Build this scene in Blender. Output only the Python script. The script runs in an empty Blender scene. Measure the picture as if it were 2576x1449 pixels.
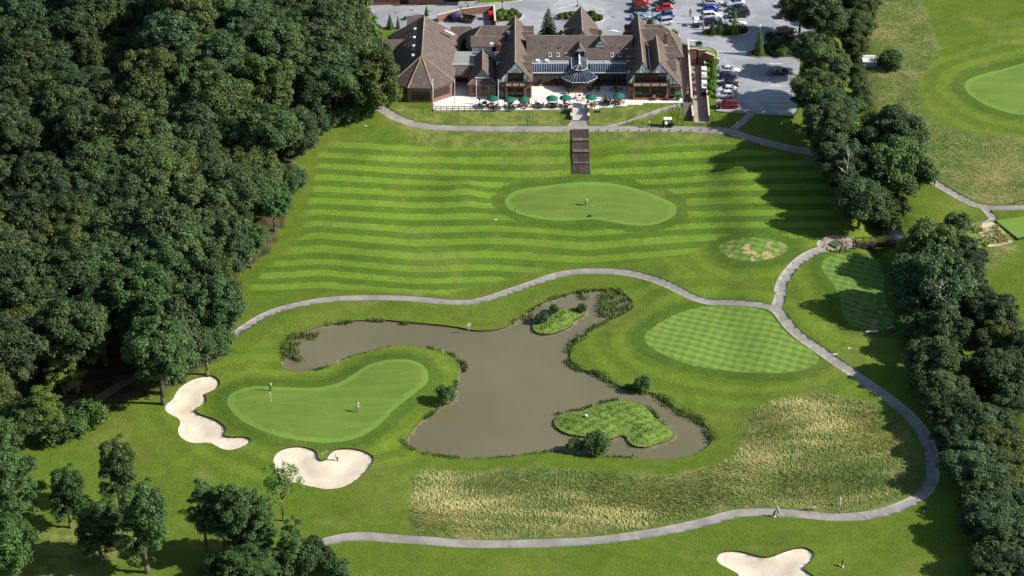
import bpy, bmesh, math, random
import numpy as np
from mathutils import Vector, Matrix
from mathutils.geometry import delaunay_2d_cdt
R = math.radians
random.seed(7); rng = np.random.default_rng(7)
scene = bpy.context.scene
col = scene.collection

# ------------------------------------------------------------------ camera
CAM_H = 241.0; FPX = 6390.0; PITCH = R(31)
cd = bpy.data.cameras.new("camera"); cam = bpy.data.objects.new("camera", cd); col.objects.link(cam)
cam.location = (0, 0, CAM_H); cam.rotation_euler = (R(90) - PITCH, 0, 0)
cd.sensor_width = 36; cd.lens = 36 * FPX / 2576; cd.clip_start = 1; cd.clip_end = 9000
scene.camera = cam
# ------------------------------------------------------------------ light
SUN_EL = R(34.5); SUN_AZ = R(97)      # azimuth clockwise from +Y: the sun stands to the right and a little in front
world = bpy.data.worlds.new("World"); scene.world = world; world.use_nodes = True
wn = world.node_tree; wn.nodes.clear()
sky = wn.nodes.new('ShaderNodeTexSky'); sky.sky_type = 'NISHITA'; sky.sun_disc = False
sky.sun_elevation = SUN_EL; sky.sun_rotation = SUN_AZ
bg = wn.nodes.new('ShaderNodeBackground'); bg.inputs[1].default_value = 0.08
wo = wn.nodes.new('ShaderNodeOutputWorld')
wn.links.new(sky.outputs[0], bg.inputs[0]); wn.links.new(bg.outputs[0], wo.inputs[0])
sd_ = bpy.data.lights.new("sun", 'SUN'); sd_.energy = 5.0; sd_.angle = R(0.5); sd_.color = (1, .955, .88)
sun = bpy.data.objects.new("sun", sd_); col.objects.link(sun)
sdir = Vector((math.sin(SUN_AZ) * math.cos(SUN_EL), math.cos(SUN_AZ) * math.cos(SUN_EL), math.sin(SUN_EL)))
sun.rotation_euler = sdir.to_track_quat('Z', 'Y').to_euler(); sun.location = sdir * 300 + Vector((0, 400, 0))
vs = scene.view_settings; vs.view_transform = 'Standard'; vs.look = 'None'; vs.exposure = 0.53; vs.gamma = 1

# ------------------------------------------------------------------ helpers
def tag(o, label=None, cat=None, group=None, kind=None):
    if label: o['label'] = label
    if cat: o['category'] = cat
    if group: o['group'] = group
    if kind: o['kind'] = kind
    return o
def empty(name, loc, rz=0, label=None, cat=None, group=None):
    o = bpy.data.objects.new(name, None); o.empty_display_size = .3; col.objects.link(o)
    o.location = loc; o.rotation_euler = (0, 0, rz)
    return tag(o, label, cat, group)
def children_of(o): return CH.get(o.name, [])
CH = {}
def link(name, me, parent=None, m=None):
    o = bpy.data.objects.new(name, me); col.objects.link(o)
    if parent: o.parent = parent; CH.setdefault(parent.name, []).append(o)
    return o
def copy_tree(o, parent=None):
    c = o.copy(); col.objects.link(c)
    if parent: c.parent = parent; CH.setdefault(parent.name, []).append(c)
    for ch in list(CH.get(o.name, [])): copy_tree(ch, c)
    return c
class MB:
    """collects shapes, links them as one mesh object"""
    def __init__(s): s.v = []; s.f = []; s.mi = []; s.cur = 0
    def add(s, vs_, fs_, mi=None):
        b = len(s.v); s.v += [tuple(p) for p in vs_]
        for f in fs_: s.f.append(tuple(b + i for i in f)); s.mi.append(s.cur if mi is None else mi)
        return s
    def box(s, x0, x1, y0, y1, z0, z1, rz=0, c=None, mi=None):
        P = [(x0,y0,z0),(x1,y0,z0),(x1,y1,z0),(x0,y1,z0),(x0,y0,z1),(x1,y0,z1),(x1,y1,z1),(x0,y1,z1)]
        if rz:
            cx, cy = c or ((x0+x1)/2, (y0+y1)/2); ca, sa = math.cos(rz), math.sin(rz)
            P = [(cx+(x-cx)*ca-(y-cy)*sa, cy+(x-cx)*sa+(y-cy)*ca, z) for x,y,z in P]
        return s.add(P, [(0,3,2,1),(4,5,6,7),(0,1,5,4),(1,2,6,5),(2,3,7,6),(3,0,4,7)], mi)
    def tube(s, a, b, r0, r1=None, n=8, mi=None, cap=True):
        a = Vector(a); b = Vector(b); r1 = r0 if r1 is None else r1
        d = (b-a); q = d.to_track_quat('Z', 'X') if d.length > 1e-9 else Vector((0,0,1)).to_track_quat('Z','X')
        P = []
        for p, r in ((a, r0), (b, r1)):
            for i in range(n):
                t = 2*math.pi*i/n; P.append(p + q @ Vector((r*math.cos(t), r*math.sin(t), 0)))
        F = [(i, (i+1)%n, n+(i+1)%n, n+i) for i in range(n)]
        if cap: F += [tuple(range(n-1,-1,-1)), tuple(range(n, 2*n))]
        return s.add(P, F, mi)
    def path(s, pts, rs, n=7, mi=None):
        for i in range(len(pts)-1): s.tube(pts[i], pts[i+1], rs[i], rs[i+1], n, mi)
        return s
    def slab(s, pts, t, mi=None, d=(0,0,-1)):
        """polygon pts (3D) given a thickness t along d"""
        n = len(pts); P = [tuple(p) for p in pts] + [tuple(p[i]+d[i]*t for i in range(3)) for p in pts]
        F = [tuple(range(n)), tuple(range(2*n-1, n-1, -1))] + [(i, n+i, n+(i+1)%n, (i+1)%n) for i in range(n)]
        return s.add(P, F, mi)
    def lathe(s, prof, c=(0,0,0), n=12, mi=None, ph=0):
        P = []; 
        for r, z in prof:
            for i in range(n):
                t = 2*math.pi*i/n+ph; P.append((c[0]+r*math.cos(t), c[1]+r*math.sin(t), c[2]+z))
        F = []
        for k in range(len(prof)-1):
            for i in range(n): F.append((k*n+i, k*n+(i+1)%n, (k+1)*n+(i+1)%n, (k+1)*n+i))
        F += [tuple(range(n-1,-1,-1)), tuple((len(prof)-1)*n+i for i in range(n))]
        return s.add(P, F, mi)
    def ell(s, c, r, n=8, m=6, mi=None):
        return s.lathe([(r[0]*math.sin(math.pi*k/m) if 0<k<m else 1e-4, -r[2]*math.cos(math.pi*k/m)) for k in range(m+1)], c, n, mi)
    def build(s, name, mats, parent=None, smooth=False, loc=None, fix=True):
        me = bpy.data.meshes.new(name); me.from_pydata(s.v, [], s.f)
        mats = mats if isinstance(mats, (list, tuple)) else [mats]
        for m in mats: me.materials.append(m)
        if len(mats) > 1: me.polygons.foreach_set('material_index', s.mi)
        if fix:
            bm = bmesh.new(); bm.from_mesh(me); bmesh.ops.recalc_face_normals(bm, faces=bm.faces); bm.to_mesh(me); bm.free()
        if smooth: me.polygons.foreach_set('use_smooth', [True]*len(me.polygons))
        o = link(name, me, parent)
        if loc: o.location = loc
        return o

# ------------------------------------------------------------------ materials
MATS = {}
class NT:
    def __init__(s, name):
        s.m = bpy.data.materials.new(name); s.m.use_nodes = True; s.t = s.m.node_tree
        s.b = s.t.nodes['Principled BSDF']; MATS[name] = s.m
    def n(s, typ, **kw):
        nd = s.t.nodes.new(typ)
        for k, v in kw.items():
            if k.startswith('i_'):
                nd.inputs[int(k[2:]) if k[2:].isdigit() else k[2:].replace('_', ' ')].default_value = v
            else: setattr(nd, k, v)
        return nd
    def l(s, a, b): s.t.links.new(a, b)
    def val(s, x):
        if isinstance(x, (int, float)): nd = s.n('ShaderNodeValue'); nd.outputs[0].default_value = x; return nd.outputs[0]
        return x
    def math(s, op, a, b=None, c=None, clamp=False):
        nd = s.n('ShaderNodeMath', operation=op); nd.use_clamp = clamp
        for i, x in enumerate((a, b, c)):
            if x is None: continue
            if isinstance(x, (int, float)): nd.inputs[i].default_value = x
            else: s.l(x, nd.inputs[i])
        return nd.outputs[0]
    def mix(s, f, a, b, blend='MIX'):
        nd = s.n('ShaderNodeMix', data_type='RGBA', blend_type=blend)
        for i, x in ((0, f), (6, a), (7, b)):
            if isinstance(x, (int, float)): nd.inputs[i].default_value = x
            elif isinstance(x, tuple): nd.inputs[i].default_value = (*x, 1)
            else: s.l(x, nd.inputs[i])
        return nd.outputs[2]
    def noise(s, scale, detail=3, rough=.55, vec=None, dist=0):
        nd = s.n('ShaderNodeTexNoise'); nd.inputs['Scale'].default_value = scale; nd.inputs['Detail'].default_value = detail
        nd.inputs['Roughness'].default_value = rough; nd.inputs['Distortion'].default_value = dist
        if vec is not None: s.l(vec, nd.inputs['Vector'])
        return nd.outputs[0]
    def obj(s, scale=(1,1,1), rot=(0,0,0)):
        tc = s.n('ShaderNodeTexCoord'); mp = s.n('ShaderNodeMapping'); mp.inputs['Scale'].default_value = scale; mp.inputs['Rotation'].default_value = rot
        s.l(tc.outputs['Object'], mp.inputs[0]); return mp.outputs[0]
    def attr(s, name): nd = s.n('ShaderNodeAttribute'); nd.attribute_name = name; return nd.outputs['Fac']
    def ramp(s, f, lo, hi):
        nd = s.n('ShaderNodeMapRange', interpolation_type='SMOOTHSTEP'); s.l(f, nd.inputs[0]); nd.inputs[1].default_value = lo; nd.inputs[2].default_value = hi
        return nd.outputs[0]
    def bump(s, h, st=.3, dist=.05):
        nd = s.n('ShaderNodeBump'); nd.inputs['Strength'].default_value = st; nd.inputs['Distance'].default_value = dist
        s.l(h, nd.inputs['Height']); s.l(nd.outputs[0], s.b.inputs['Normal'])
    def col(s, c, rough=.8, metal=0, spec=None):
        if isinstance(c, tuple): s.b.inputs['Base Color'].default_value = (*c, 1)
        else: s.l(c, s.b.inputs['Base Color'])
        s.b.inputs['Roughness'].default_value = rough; s.b.inputs['Metallic'].default_value = metal
        if spec is not None: s.b.inputs['Specular IOR Level'].default_value = spec
        return s.m
def simple(name, c, rough=.7, metal=0, var=.15, scale=3.0, spec=.3):
    t = NT(name); n1 = t.noise(scale, 4)
    c2 = t.mix(t.ramp(n1, .3, .7), tuple(x*(1-var) for x in c), tuple(min(1, x*(1+var)) for x in c))
    return t.col(c2, rough, metal, spec)
def srgb(r, g, b):
    f = lambda c: ((c/255)/12.92 if c/255 <= .04045 else ((c/255+.055)/1.055)**2.4)
    return (f(r), f(g), f(b))
# ------------------------------------------------------------------ the survey: traced image points -> places on the ground
H = CAM_H
def sst(a, b, x): t = np.clip((x-a)/(b-a), 0, 1); return t*t*(3-2*t)
def seg_dist(px, py, poly, closed=True):
    P = np.asarray(poly, float); Q = np.roll(P, -1, 0) if closed else P[1:]; P2 = P if closed else P[:-1]
    out = np.full(px.shape, 1e9)
    for (ax, ay), (bx, by) in zip(P2, Q):
        dx, dy = bx-ax, by-ay; L = dx*dx+dy*dy+1e-12
        t = np.clip(((px-ax)*dx+(py-ay)*dy)/L, 0, 1)
        out = np.minimum(out, (px-ax-t*dx)**2+(py-ay-t*dy)**2)
    return np.sqrt(out)
def inside(px, py, poly):
    P = np.asarray(poly, float); Q = np.roll(P, -1, 0); r = np.zeros(px.shape, bool)
    for (ax, ay), (bx, by) in zip(P, Q):
        if ay == by: continue
        c = ((ay > py) != (by > py)) & (px < (bx-ax)*(py-ay)/(by-ay)+ax); r ^= c
    return r
def sdist(px, py, poly): d = seg_dist(px, py, poly); return np.where(inside(px, py, poly), -d, d)
KS = [(280,.9),(345,.7),(400,.6),(425,1.0),(439.5,1.7),(453.0,5.55),(457.4,5.7),(459.6,6.9),(462,7),(700,7.4)]
KL = [(280,.9),(345,.7),(400,.6),(425,2.0),(445,4.6),(454,5.7),(457,5.9),(463,6.9),(700,7.4)]
KR = [(280,1.2),(360,1.2),(400,1.6),(430,3.0),(447,5.2),(454,6.0),(457.6,6.95),(700,7.4)]
KF = [(280,1.6),(400,2.6),(440,4.0),(520,6.0),(700,8)]
def kn(K, y):
    a = np.array(K); f = lambda q: np.interp(q, a[:,0], a[:,1]); return (f(y-.7)+2*f(y)+f(y+.7))/4
BUMPS = []
STREAM = []
def T0(x, y):
    x = np.asarray(x, float); y = np.asarray(y, float)
    z = kn(KS, y)
    w = sst(-14, -30, x); z = z*(1-w)+kn(KL, y)*w
    w = sst(37, 46, x); z = z*(1-w)+kn(KR, y)*w
    w = sst(62, 80, x); z = z*(1-w)+kn(KF, y)*w
    fade = 1-sst(440, 452, y)*(1-sst(58, 66, x))
    z = z+fade*(.24*np.sin(x*.11+1)*np.sin(y*.09)+.1*np.sin(x*.23+y*.17)+.06*np.sin(x*.4-y*.31))
    for bx, by, h, rx, ry in BUMPS: z = z+h*np.exp(-((x-bx)/rx)**2-((y-by)/ry)**2)
    if STREAM:
        d = seg_dist(x, y, STREAM, False); z = z-2.4*np.exp(-(d/3.2)**2)
    return z
def U(u, v, z):
    a = PITCH+math.atan((v-724.5)/FPX); Y = (H-z)/math.tan(a); d = Y*math.cos(PITCH)+(H-z)*math.sin(PITCH)
    return (u-1288)*d/FPX, Y
def G(u, v, dz=0.0):
    """ground point seen at (u, v) of the survey, dz metres above the ground"""
    z = 3.0
    for _ in range(30): x, y = U(u, v, z+dz); z = .4*z+.6*float(T0(x, y))
    return x, y, z
def PJ(x, y, z):
    d = y*math.cos(PITCH)+(H-z)*math.sin(PITCH); c = -(y*math.sin(PITCH)-(H-z)*math.cos(PITCH))
    return 1288+FPX*x/d, 724.5+FPX*c/d
_Z = {'V':(0,1,0,1), '1':(566,.25635,660.4,.25635), '2':(1194.9,.25635,660.4,.25635), '3':(377.3,.25635,880.5,.25635), '4':(974.8,.3418,974.8,.3418),
      '5':(691.8,.28208,283,.28208), '6':(1257.8,.30382,283,.30382), '7':(1855.3,.2798,723.2,.2798), '8':(1823.8,.349,943.4,.349),
      'n':(1886.7,.3038,0,.3038), 'm':(1886.7,.3038,377.3,.3038), 'a':(911.9,.21697,0,.21697), 'b':(1289.3,.21697,0,.21697), 'c':(1635.2,.21697,0,.21697),
      'd':(1163.5,.13021,125.8,.13021), 'e':(1415,.15191,125.8,.15191)}
def q(k, *pts):
    a, s, b, t = _Z[k]; return [(a+x*s, b+y*t) for x, y in pts]
def gp(pts, z=None): return [(U(u, v, z) if z is not None else G(u, v)[:2]) for u, v in pts]
def smooth_poly(P, n=1, closed=True):
    P = [tuple(p) for p in P]
    for _ in range(n):
        Q = []; m = len(P)
        for i in range(m if closed else m-1):
            a = P[i]; b = P[(i+1)%m]
            Q += [(a[0]*.75+b[0]*.25, a[1]*.75+b[1]*.25), (a[0]*.25+b[0]*.75, a[1]*.25+b[1]*.75)]
        P = Q if closed else [P[0]]+Q+[P[-1]]
    return P
def resample(P, step, closed=True):
    out = []; m = len(P)
    for i in range(m if closed else m-1):
        a = P[i]; b = P[(i+1)%m]; L = math.dist(a, b); k = max(1, round(L/step))
        out += [(a[0]+(b[0]-a[0])*j/k, a[1]+(b[1]-a[1])*j/k) for j in range(k)]
    if not closed: out.append(P[-1])
    return out
def ribbon(P, w):
    P = resample(smooth_poly(P, 2, False), 1.2, False); L = []; Rr = []
    for i, p in enumerate(P):
        a = P[max(0, i-1)]; b = P[min(len(P)-1, i+1)]; dx, dy = b[0]-a[0], b[1]-a[1]; l = math.hypot(dx, dy) or 1
        L.append((p[0]-dy/l*w/2, p[1]+dx/l*w/2)); Rr.append((p[0]+dy/l*w/2, p[1]-dx/l*w/2))
    return L+Rr[::-1]

# mounds: (u, v, height, rx, ry)
for u, v, h, rx, ry in [(1160,478,1.3,7,5),(905,345,.8,9,5),(1250,500,-.5,4,3),(1700,690,.9,8,5),(1640,640,.5,10,4),(2090,760,1.0,7,9),(1900,640,.5,9,6),(840,1010,.5,16,12),
                         (1060,940,.5,8,7),(1830,850,.5,14,9),(640,1090,.6,9,7),(1000,1190,.4,12,5),(2400,250,.5,14,10),(1480,690,-.3,20,3),(1990,1400,.5,9,4),(1000,640,.8,12,3),(1600,410,.8,10,3),(1760,475,.8,8,3),(1300,650,-.5,9,3),(960,430,.7,8,3),(1560,600,.5,8,2.5)]:
    x, y = U(u, v, 1.5); BUMPS.append((x, y, h, rx, ry))
STREAM = [U(u, v, z) for u, v, z in [(2128,-60,4),(2131,90,4),(2137,180,3.5),(2150,290,3.5),(2185,420,3),(2215,545,2),(2212,620,1.5),(2290,700,1),(2395,770,1),(2440,880,1),(2455,960,1),(2500,1075,1),(2560,1180,1),(2620,1300,1),(2700,1480,1)]]

POND = smooth_poly([U(u, v, .3) for u, v in
 q('1',(540,990),(580,1035),(640,1065),(720,1072),(870,1062),(980,1035),(1120,980),(1230,920),(1380,880),(1520,840),(1640,822),(1780,818),(1900,822),(1990,840),(2110,865),(2210,900),(2290,960),(2320,1030),(2300,1090),(2270,1150),(2240,1230),(2250,1330))
 +q('4',(470,110),(390,125),(330,180),(260,225),(200,285),(160,340),(130,400),(160,440),(250,475),(360,500),(480,515),(600,525),(720,520),(900,512),(1040,490),(1160,478),(1290,478),(1400,490),(1560,503),(1760,518),(1900,526),(2040,530),(2160,520),(2260,495),(2340,450),(2390,400),(2385,350),(2350,280),(2280,220),(2180,180),(2100,140),(2060,90),(1990,50))
 +q('2',(1700,1270),(1560,1240),(1440,1220),(1330,1170),(1260,1110),(1180,1070),(1080,1060),(980,1010),(930,950),(940,880),(950,820),(980,770),(1060,730),(1110,690),(1170,640),(1250,600),(1320,570),(1400,540),(1480,500),(1550,450),(1570,400),(1500,330),(1440,280),(1350,265),(1240,262),(1130,265),(1040,270),(950,295),(850,320),(760,360),(660,390),(580,430),(520,480),(440,540),(380,585),(310,630),(200,660),(60,668))
 +q('1',(2400,660),(2330,640),(2200,620),(2000,600),(1800,585),(1560,560),(1400,562),(1260,568),(1150,590),(1000,605),(880,640),(800,670),(700,730),(640,790),(590,860),(560,930))])
ISLE_A = smooth_poly([U(u, v, .3) for u, v in q('2',(560,650),(575,600),(640,580),(730,550),(770,490),(800,460),(860,450),(960,445),(1040,450),(1080,470),(1085,510),(1020,540),(960,570),(960,610),(900,645),(820,680),(720,705),(620,698))])
ISLE_B = smooth_poly([U(u, v, .3) for u, v in q('4',(1225,240),(1260,205),(1340,180),(1440,170),(1510,140),(1600,115),(1690,95),(1800,100),(1880,125),(1940,180),(1980,240),(2060,290),(2115,335),(2110,365),(2040,400),(1970,415),(1930,435),(1870,440),(1800,425),(1770,390),(1755,355),(1700,355),(1650,380),(1590,375),(1480,365),(1400,355),(1320,340),(1270,315),(1230,280))])
GREEN_M = smooth_poly(gp(q('3',(750,520),(770,450),(840,400),(930,370),(1040,352),(1200,360),(1400,368),(1600,372),(1760,350),(1880,310),(1960,260),(2060,190),(2160,130),(2300,95),(2420,88))
 +q('1',(1800,950),(1900,975),(1970,1030),(2000,1100),(1990,1170),(1930,1230),(1800,1330),(1660,1440))+q('3',(2290,700),(2180,790),(2050,860),(1900,900),(1700,915),(1500,890),(1300,860),(1150,810),(1000,750),(880,680),(800,600))))
GREEN_P = smooth_poly(gp(q('6',(35,740),(60,690),(120,650),(220,625),(380,605),(550,585),(720,572),(880,580),(1040,605),(1200,650),(1350,710),(1440,750),(1470,800),(1450,850),(1380,895),(1280,930),(1180,938),(1060,930),(940,910),(800,885),(680,885),(540,898),(400,890),(260,870),(130,835),(60,790))))
GREEN_F = smooth_poly(gp(q('n',(1770,700),(1800,660),(1900,620),(2050,580),(2269,520),(2500,480),(2700,700),(2600,960),(2269,955),(2100,925),(1950,870),(1850,810),(1790,760))))
TEE_M = smooth_poly(gp(q('2',(1660,740),(1680,690),(1750,630),(1850,570),(1960,510),(2100,460),(2250,430),(2400,422))+q('7',(0,167),(150,182),(240,210),(300,240),(380,345),(470,440),(590,520),(690,580),(740,640),(700,690),(600,740),(450,765),(250,772),(0,760))
 +q('2',(2450,1060),(2300,1040),(2100,1000),(1900,930),(1760,860),(1680,790))))
TEE_P = smooth_poly(gp(q('6',(1805,1110),(1850,1080),(1950,1050),(2080,1032),(2200,1040),(2300,1060),(2370,1090),(2390,1130),(2350,1170),(2260,1205),(2150,1230),(2020,1235),(1920,1210),(1840,1170))))
TEE_R1 = smooth_poly(gp([(2063,665),(2075,690),(2095,712),(2108,735),(2115,757),(2120,790),(2135,815),(2157,826),(2185,829),(2220,828),(2247,818),(2255,795),(2240,780),(2225,755),(2225,700),(2215,660),(2190,645),(2150,638),(2110,638),(2078,648)]))
TEE_S = smooth_poly(gp(q('m',(1690,660),(1800,655),(1880,690),(1940,760),(1930,800),(1880,820),(1800,810),(1700,790))))
LAWN_R = gp(q('m',(2035,585),(2300,545),(2320,700),(2260,735),(2215,730)))
BUNK1 = smooth_poly(gp(q('3',(145,565),(160,520),(220,480),(250,420),(290,360),(360,310),(440,270),(540,248),(610,245),(670,275),(692,320),(670,365),(600,405),(535,425),(555,460),(560,500),(510,540),(440,580),(470,620),(550,645),(640,675),(710,720),(755,770),(740,810),(722,835),(780,850),(860,850),(940,848),(990,870),(995,895),(950,930),(880,960),(790,983),(720,975),(650,940),(600,910),(540,908),(450,915),(370,900),(310,860),(280,820),(275,760),(300,710),(285,670),(200,630),(160,600))))
BUNK2 = smooth_poly(gp(q('3',(1210,1070),(1235,1010),(1290,970),(1380,945),(1480,942),(1570,960),(1625,985),(1645,1020),(1660,1070),(1690,1080),(1730,1070),(1755,1025),(1790,985),(1850,965),(1960,962),(2060,975),(2150,1010),(2200,1050),(2195,1090),(2150,1160),(2080,1240),(1980,1310),(1860,1355),(1740,1368),(1640,1350),(1520,1325),(1380,1290),(1290,1250),(1240,1180),(1220,1120))))
BUNK3 = smooth_poly(gp([(1801,1405),(1812,1388),(1838,1384),(1866,1386),(1894,1394),(1922,1401),(1946,1397),(1974,1385),(2009,1376),(2033,1378),(2049,1390),(2047,1404),(2033,1418),(2019,1428),(2033,1439),(2051,1450),(2056,1470),(1866,1475),(1862,1446),(1838,1432),(1812,1420)]))
ROUGH_M = gp(q('4',(190,640),(300,605),(560,620),(800,605),(1180,600),(1500,610),(1800,640),(2100,640),(2300,600),(2440,560),(2540,515))+q('8',(110,480),(145,380),(155,300),(220,240),(350,180),(560,140),(720,130),(860,150),(1000,185),(1130,225),(1250,330),(1330,470),(1400,620),(1430,720),(1410,800),(1330,870),(1190,930),(1000,975),(850,1005),(700,985),(400,955),(200,950),(0,965))
 +q('4',(2400,930),(2200,975),(1900,1045),(1600,1090),(1300,1108),(900,1118),(500,1112),(180,1082),(150,950),(170,800)))
ROUGH_F = gp(q('n',(1000,-60),(1400,-60),(1470,150),(1560,350),(1550,480),(1480,570),(1400,680),(1390,780),(1450,930),(1560,1020),(1750,1080),(1950,1120),(2400,1155),(2400,1690),(1900,1680),(1700,1580),(1480,1435),(1300,1200),(950,800),(900,600),(820,400),(900,100)))
ROUGH_D = gp(q('m',(1950,830),(2100,800),(2200,790),(2240,810),(2150,860),(2080,930),(1990,1000),(1950,950)))
PATHS = []
def path(w, pts): PATHS.append(ribbon(gp(pts), w))
path(1.95, q('1',(40,720),(100,690),(190,640),(300,565),(420,500),(560,450),(700,415),(900,375),(1100,352),(1400,340),(1600,343),(1900,358),(2100,378),(2300,392),(2450,385))+q('2',(20,378),(150,345),(350,275),(600,190),(800,120),(1000,85),(1150,80),(1400,85),(1600,115),(1800,175),(2000,270),(2150,345),(2300,392),(2450,388))+q('7',(20,137),(120,145),(250,165),(350,185)))
path(2.2, q('7',(330,210),(375,130),(395,40))+q('m',(245,1180),(260,1110),(310,1020),(385,935),(480,865),(590,820),(700,800),(870,785)))
path(2.3, q('7',(300,165),(380,220),(450,330),(560,440),(700,530),(850,640),(1000,740),(1200,880),(1400,1030))+q('8',(1300,265),(1370,340),(1440,430),(1480,540),(1500,660),(1490,760),(1450,840),(1370,900),(1230,960),(1100,1000),(950,1020),(800,1025),(600,1005),(400,990),(200,985),(50,1000))
 +q('4',(2400,975),(2200,1020),(1900,1080),(1600,1120),(1300,1140),(900,1150),(500,1145),(200,1120),(0,1105))+[(920,1347),(860,1352),(810,1365),(770,1378),(735,1388),(690,1398)])
path(2.35, [(925,250),(945,264),(975,283),(1010,301),(1050,314),(1110,321),(1200,323),(1436,323.5),(1600,323),(1740,323),(1820,326),(1860,338),(1900,351),(1950,364),(2010,377),(2080,386),(2150,395)])
path(1.5, q('c',(1190,1300),(1130,1360),(1060,1420),(960,1490)))
path(2.0, q('m',(1380,150),(1490,235),(1600,310),(1750,400),(1900,465),(2050,480),(2320,475)))
path(1.6, q('m',(1930,470),(1990,530),(2025,585),(1900,612),(1780,642),(1680,655)))
path(2.4, q('m',(1130,590),(1180,650),(1235,745)))
RAMP = gp(q('e',(150,1150),(412,1150),(455,1262),(90,1262)))
DIAG = gp(q('e',(1985,872),(1940,880),(1500,1000),(1150,1130),(900,1210),(640,1262),(900,1262),(1150,1172),(1500,1082),(1985,935)))
PAD = smooth_poly(gp(q('m',(545,760),(600,720),(700,700),(800,712),(870,740),(875,800),(800,830),(650,840),(570,815))))
PATHS += [RAMP, DIAG, PAD]
YARD = [(36.75,456.3),(39.6,456.3),(40.0,470),(40.35,482.9),(37.4,482.9)]
LANE = [(34.85,462.9),(36.35,462.9),(37.15,489.0),(35.5,489.0),(35.1,475)]
CUT1 = [(12.2,457.3),(15.3,457.3),(15.3,459.94),(12.2,459.94)]
CUT2 = [(34.8,457.5),(36.4,457.5),(36.35,462.88),(34.85,462.88)]
TERR = [(-16.3,463.6),(-15.9,459.25),(12.1,459.75),(12.1,459.95),(15.35,459.95),(15.35,459.9),(17.6,459.9),(17.6,460.6),(20.4,460.6),(20.4,461.2),(23.4,461.2),(23.4,461.8),(26.6,461.8),(26.6,462.55),(34.85,462.55),(34.85,475),(34.0,476),(-16,476)]
CARP = gp([(1801,279),(1870,285),(1996,292),(2012,250),(2005,200),(2020,120),(2070,60),(2080,-75),(830,-75),(868,60),(890,118),(925,118),(935,72),(1010,75),(1025,110),(1185,110),(1690,100),(1750,118),(1775,121),(1790,128),(1803,136),(1804,180)], 7)
LAWN_B = gp(q('a',(1330,42),(1460,42),(1700,25),(1830,8),(1900,-30),(1900,-90),(1320,-90),(1320,20)), 7)
BED1 = smooth_poly(gp(q('a',(1535,262),(1535,110),(1620,110),(1760,115),(1845,150),(1862,185),(1830,225),(1760,255)), 7))
BED2 = smooth_poly(gp(q('b',(480,185),(540,150),(700,130),(900,135),(1010,170),(1062,215),(1045,245),(985,258),(900,262),(640,250),(530,215)), 7))
BED3 = smooth_poly(gp(q('c',(590,390),(640,340),(800,300),(1000,290),(1120,300),(1152,340),(1140,380),(1060,410),(900,425),(700,420),(620,412)), 7))
BED4 = smooth_poly(gp(q('c',(1130,640),(1150,600),(1230,560),(1400,520),(1600,480),(1760,480),(1760,670),(1500,672),(1250,665)), 7))
BED5 = smooth_poly(gp(q('c',(20,250),(-10,225),(-40,235),(-60,300),(60,330),(330,420),(345,400),(250,350)), 7))
STRIPES = gp([(855,335),(900,316),(955,322),(1010,352),(1060,366),(1300,366),(1425,348),(1432,445),(1300,455),(1262,490),(1275,530),(1400,545),(1500,548),(1600,560),(1700,535),(1680,500),(1600,470),(1500,455),(1482,440),(1482,420),(1560,380),(1800,350),(1860,362),(1930,380),(2100,420),(2100,560),(1960,610),(1870,590),(1780,610),(1740,640),(1600,660),(1400,668),(1250,710),(1100,745),(900,728),(700,740),(640,745),(625,720),(690,660),(760,590),(775,520),(790,460),(800,390)])
BANKS = [gp([(960,285),(1000,318),(1040,352),(1100,366),(1300,366),(1432,350),(1432,332),(1100,328),(1020,312)]), gp([(1482,332),(1482,352),(1800,352),(1830,340),(1815,330)]), gp([(975,262),(1035,305),(1180,316),(1430,316),(1430,272),(1090,278)]), gp([(-100,1290),(120,1330),(300,1300),(330,1360),(230,1480),(-100,1480)]), gp([(1480,278),(1480,316),(1560,310),(1760,262),(1600,265)])]
WOODP = gp([(-200,-80),(900,-80),(945,60),(955,250),(935,292),(820,325),(770,400),(740,560),(700,640),(620,700),(605,800),(590,900),(440,985),(330,1020),(260,1080),(-200,1130)])
STRW = STREAM
# mown stripe centres read off at seven places across the lawn
SC_X = [690, 805, 1044, 1115, 1171, 1228, 1326, 1470, 1653, 1805, 1950]
SC_Y = [[384,411,439,470,500,529,558,587,618,651,678],[375,403,430,460,489.5,518.6,547,576,607.4,643,671],[389,417,445,472.6,502,531,562,595,628.5,662,692],[387,418,449,473.4,503,531,561,593,625.7,661,691],[387,421,449.4,467,497,527,560,592,623,658,688],[386,422.6,451,479,505,530.8,560,588.6,621.5,657,688],
        [384.5,424,455,475,503,531,565,590.5,625.7,663,694],[384,420,450,478,503,535,574.7,602,638.5,670,700],[377,410.6,444,470,497,528,560,587,623,655,687],[371,403,432,462,488,521.5,552,580,612,640,668],[368,396,423,455,485,520,550,580,610,640,668]]
def stripe_phase(u, v):
    Y = np.array([np.interp(np.clip(u, SC_X[0], SC_X[-1]), SC_X, [SC_Y[i][k] for i in range(len(SC_X))]) for k in range(11)])
    Y = np.vstack([Y[0]-29, Y, Y[-1]+30]); ph = np.zeros(u.shape)
    for k in range(12):
        m = (v >= Y[k]) & (v < Y[k+1]) if k < 11 else (v >= Y[k]); ph[m] = (k+(v[m]-Y[k][m])/(Y[k+1][m]-Y[k][m]))
    ph[v < Y[0]] = 0.0
    return ph
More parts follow.
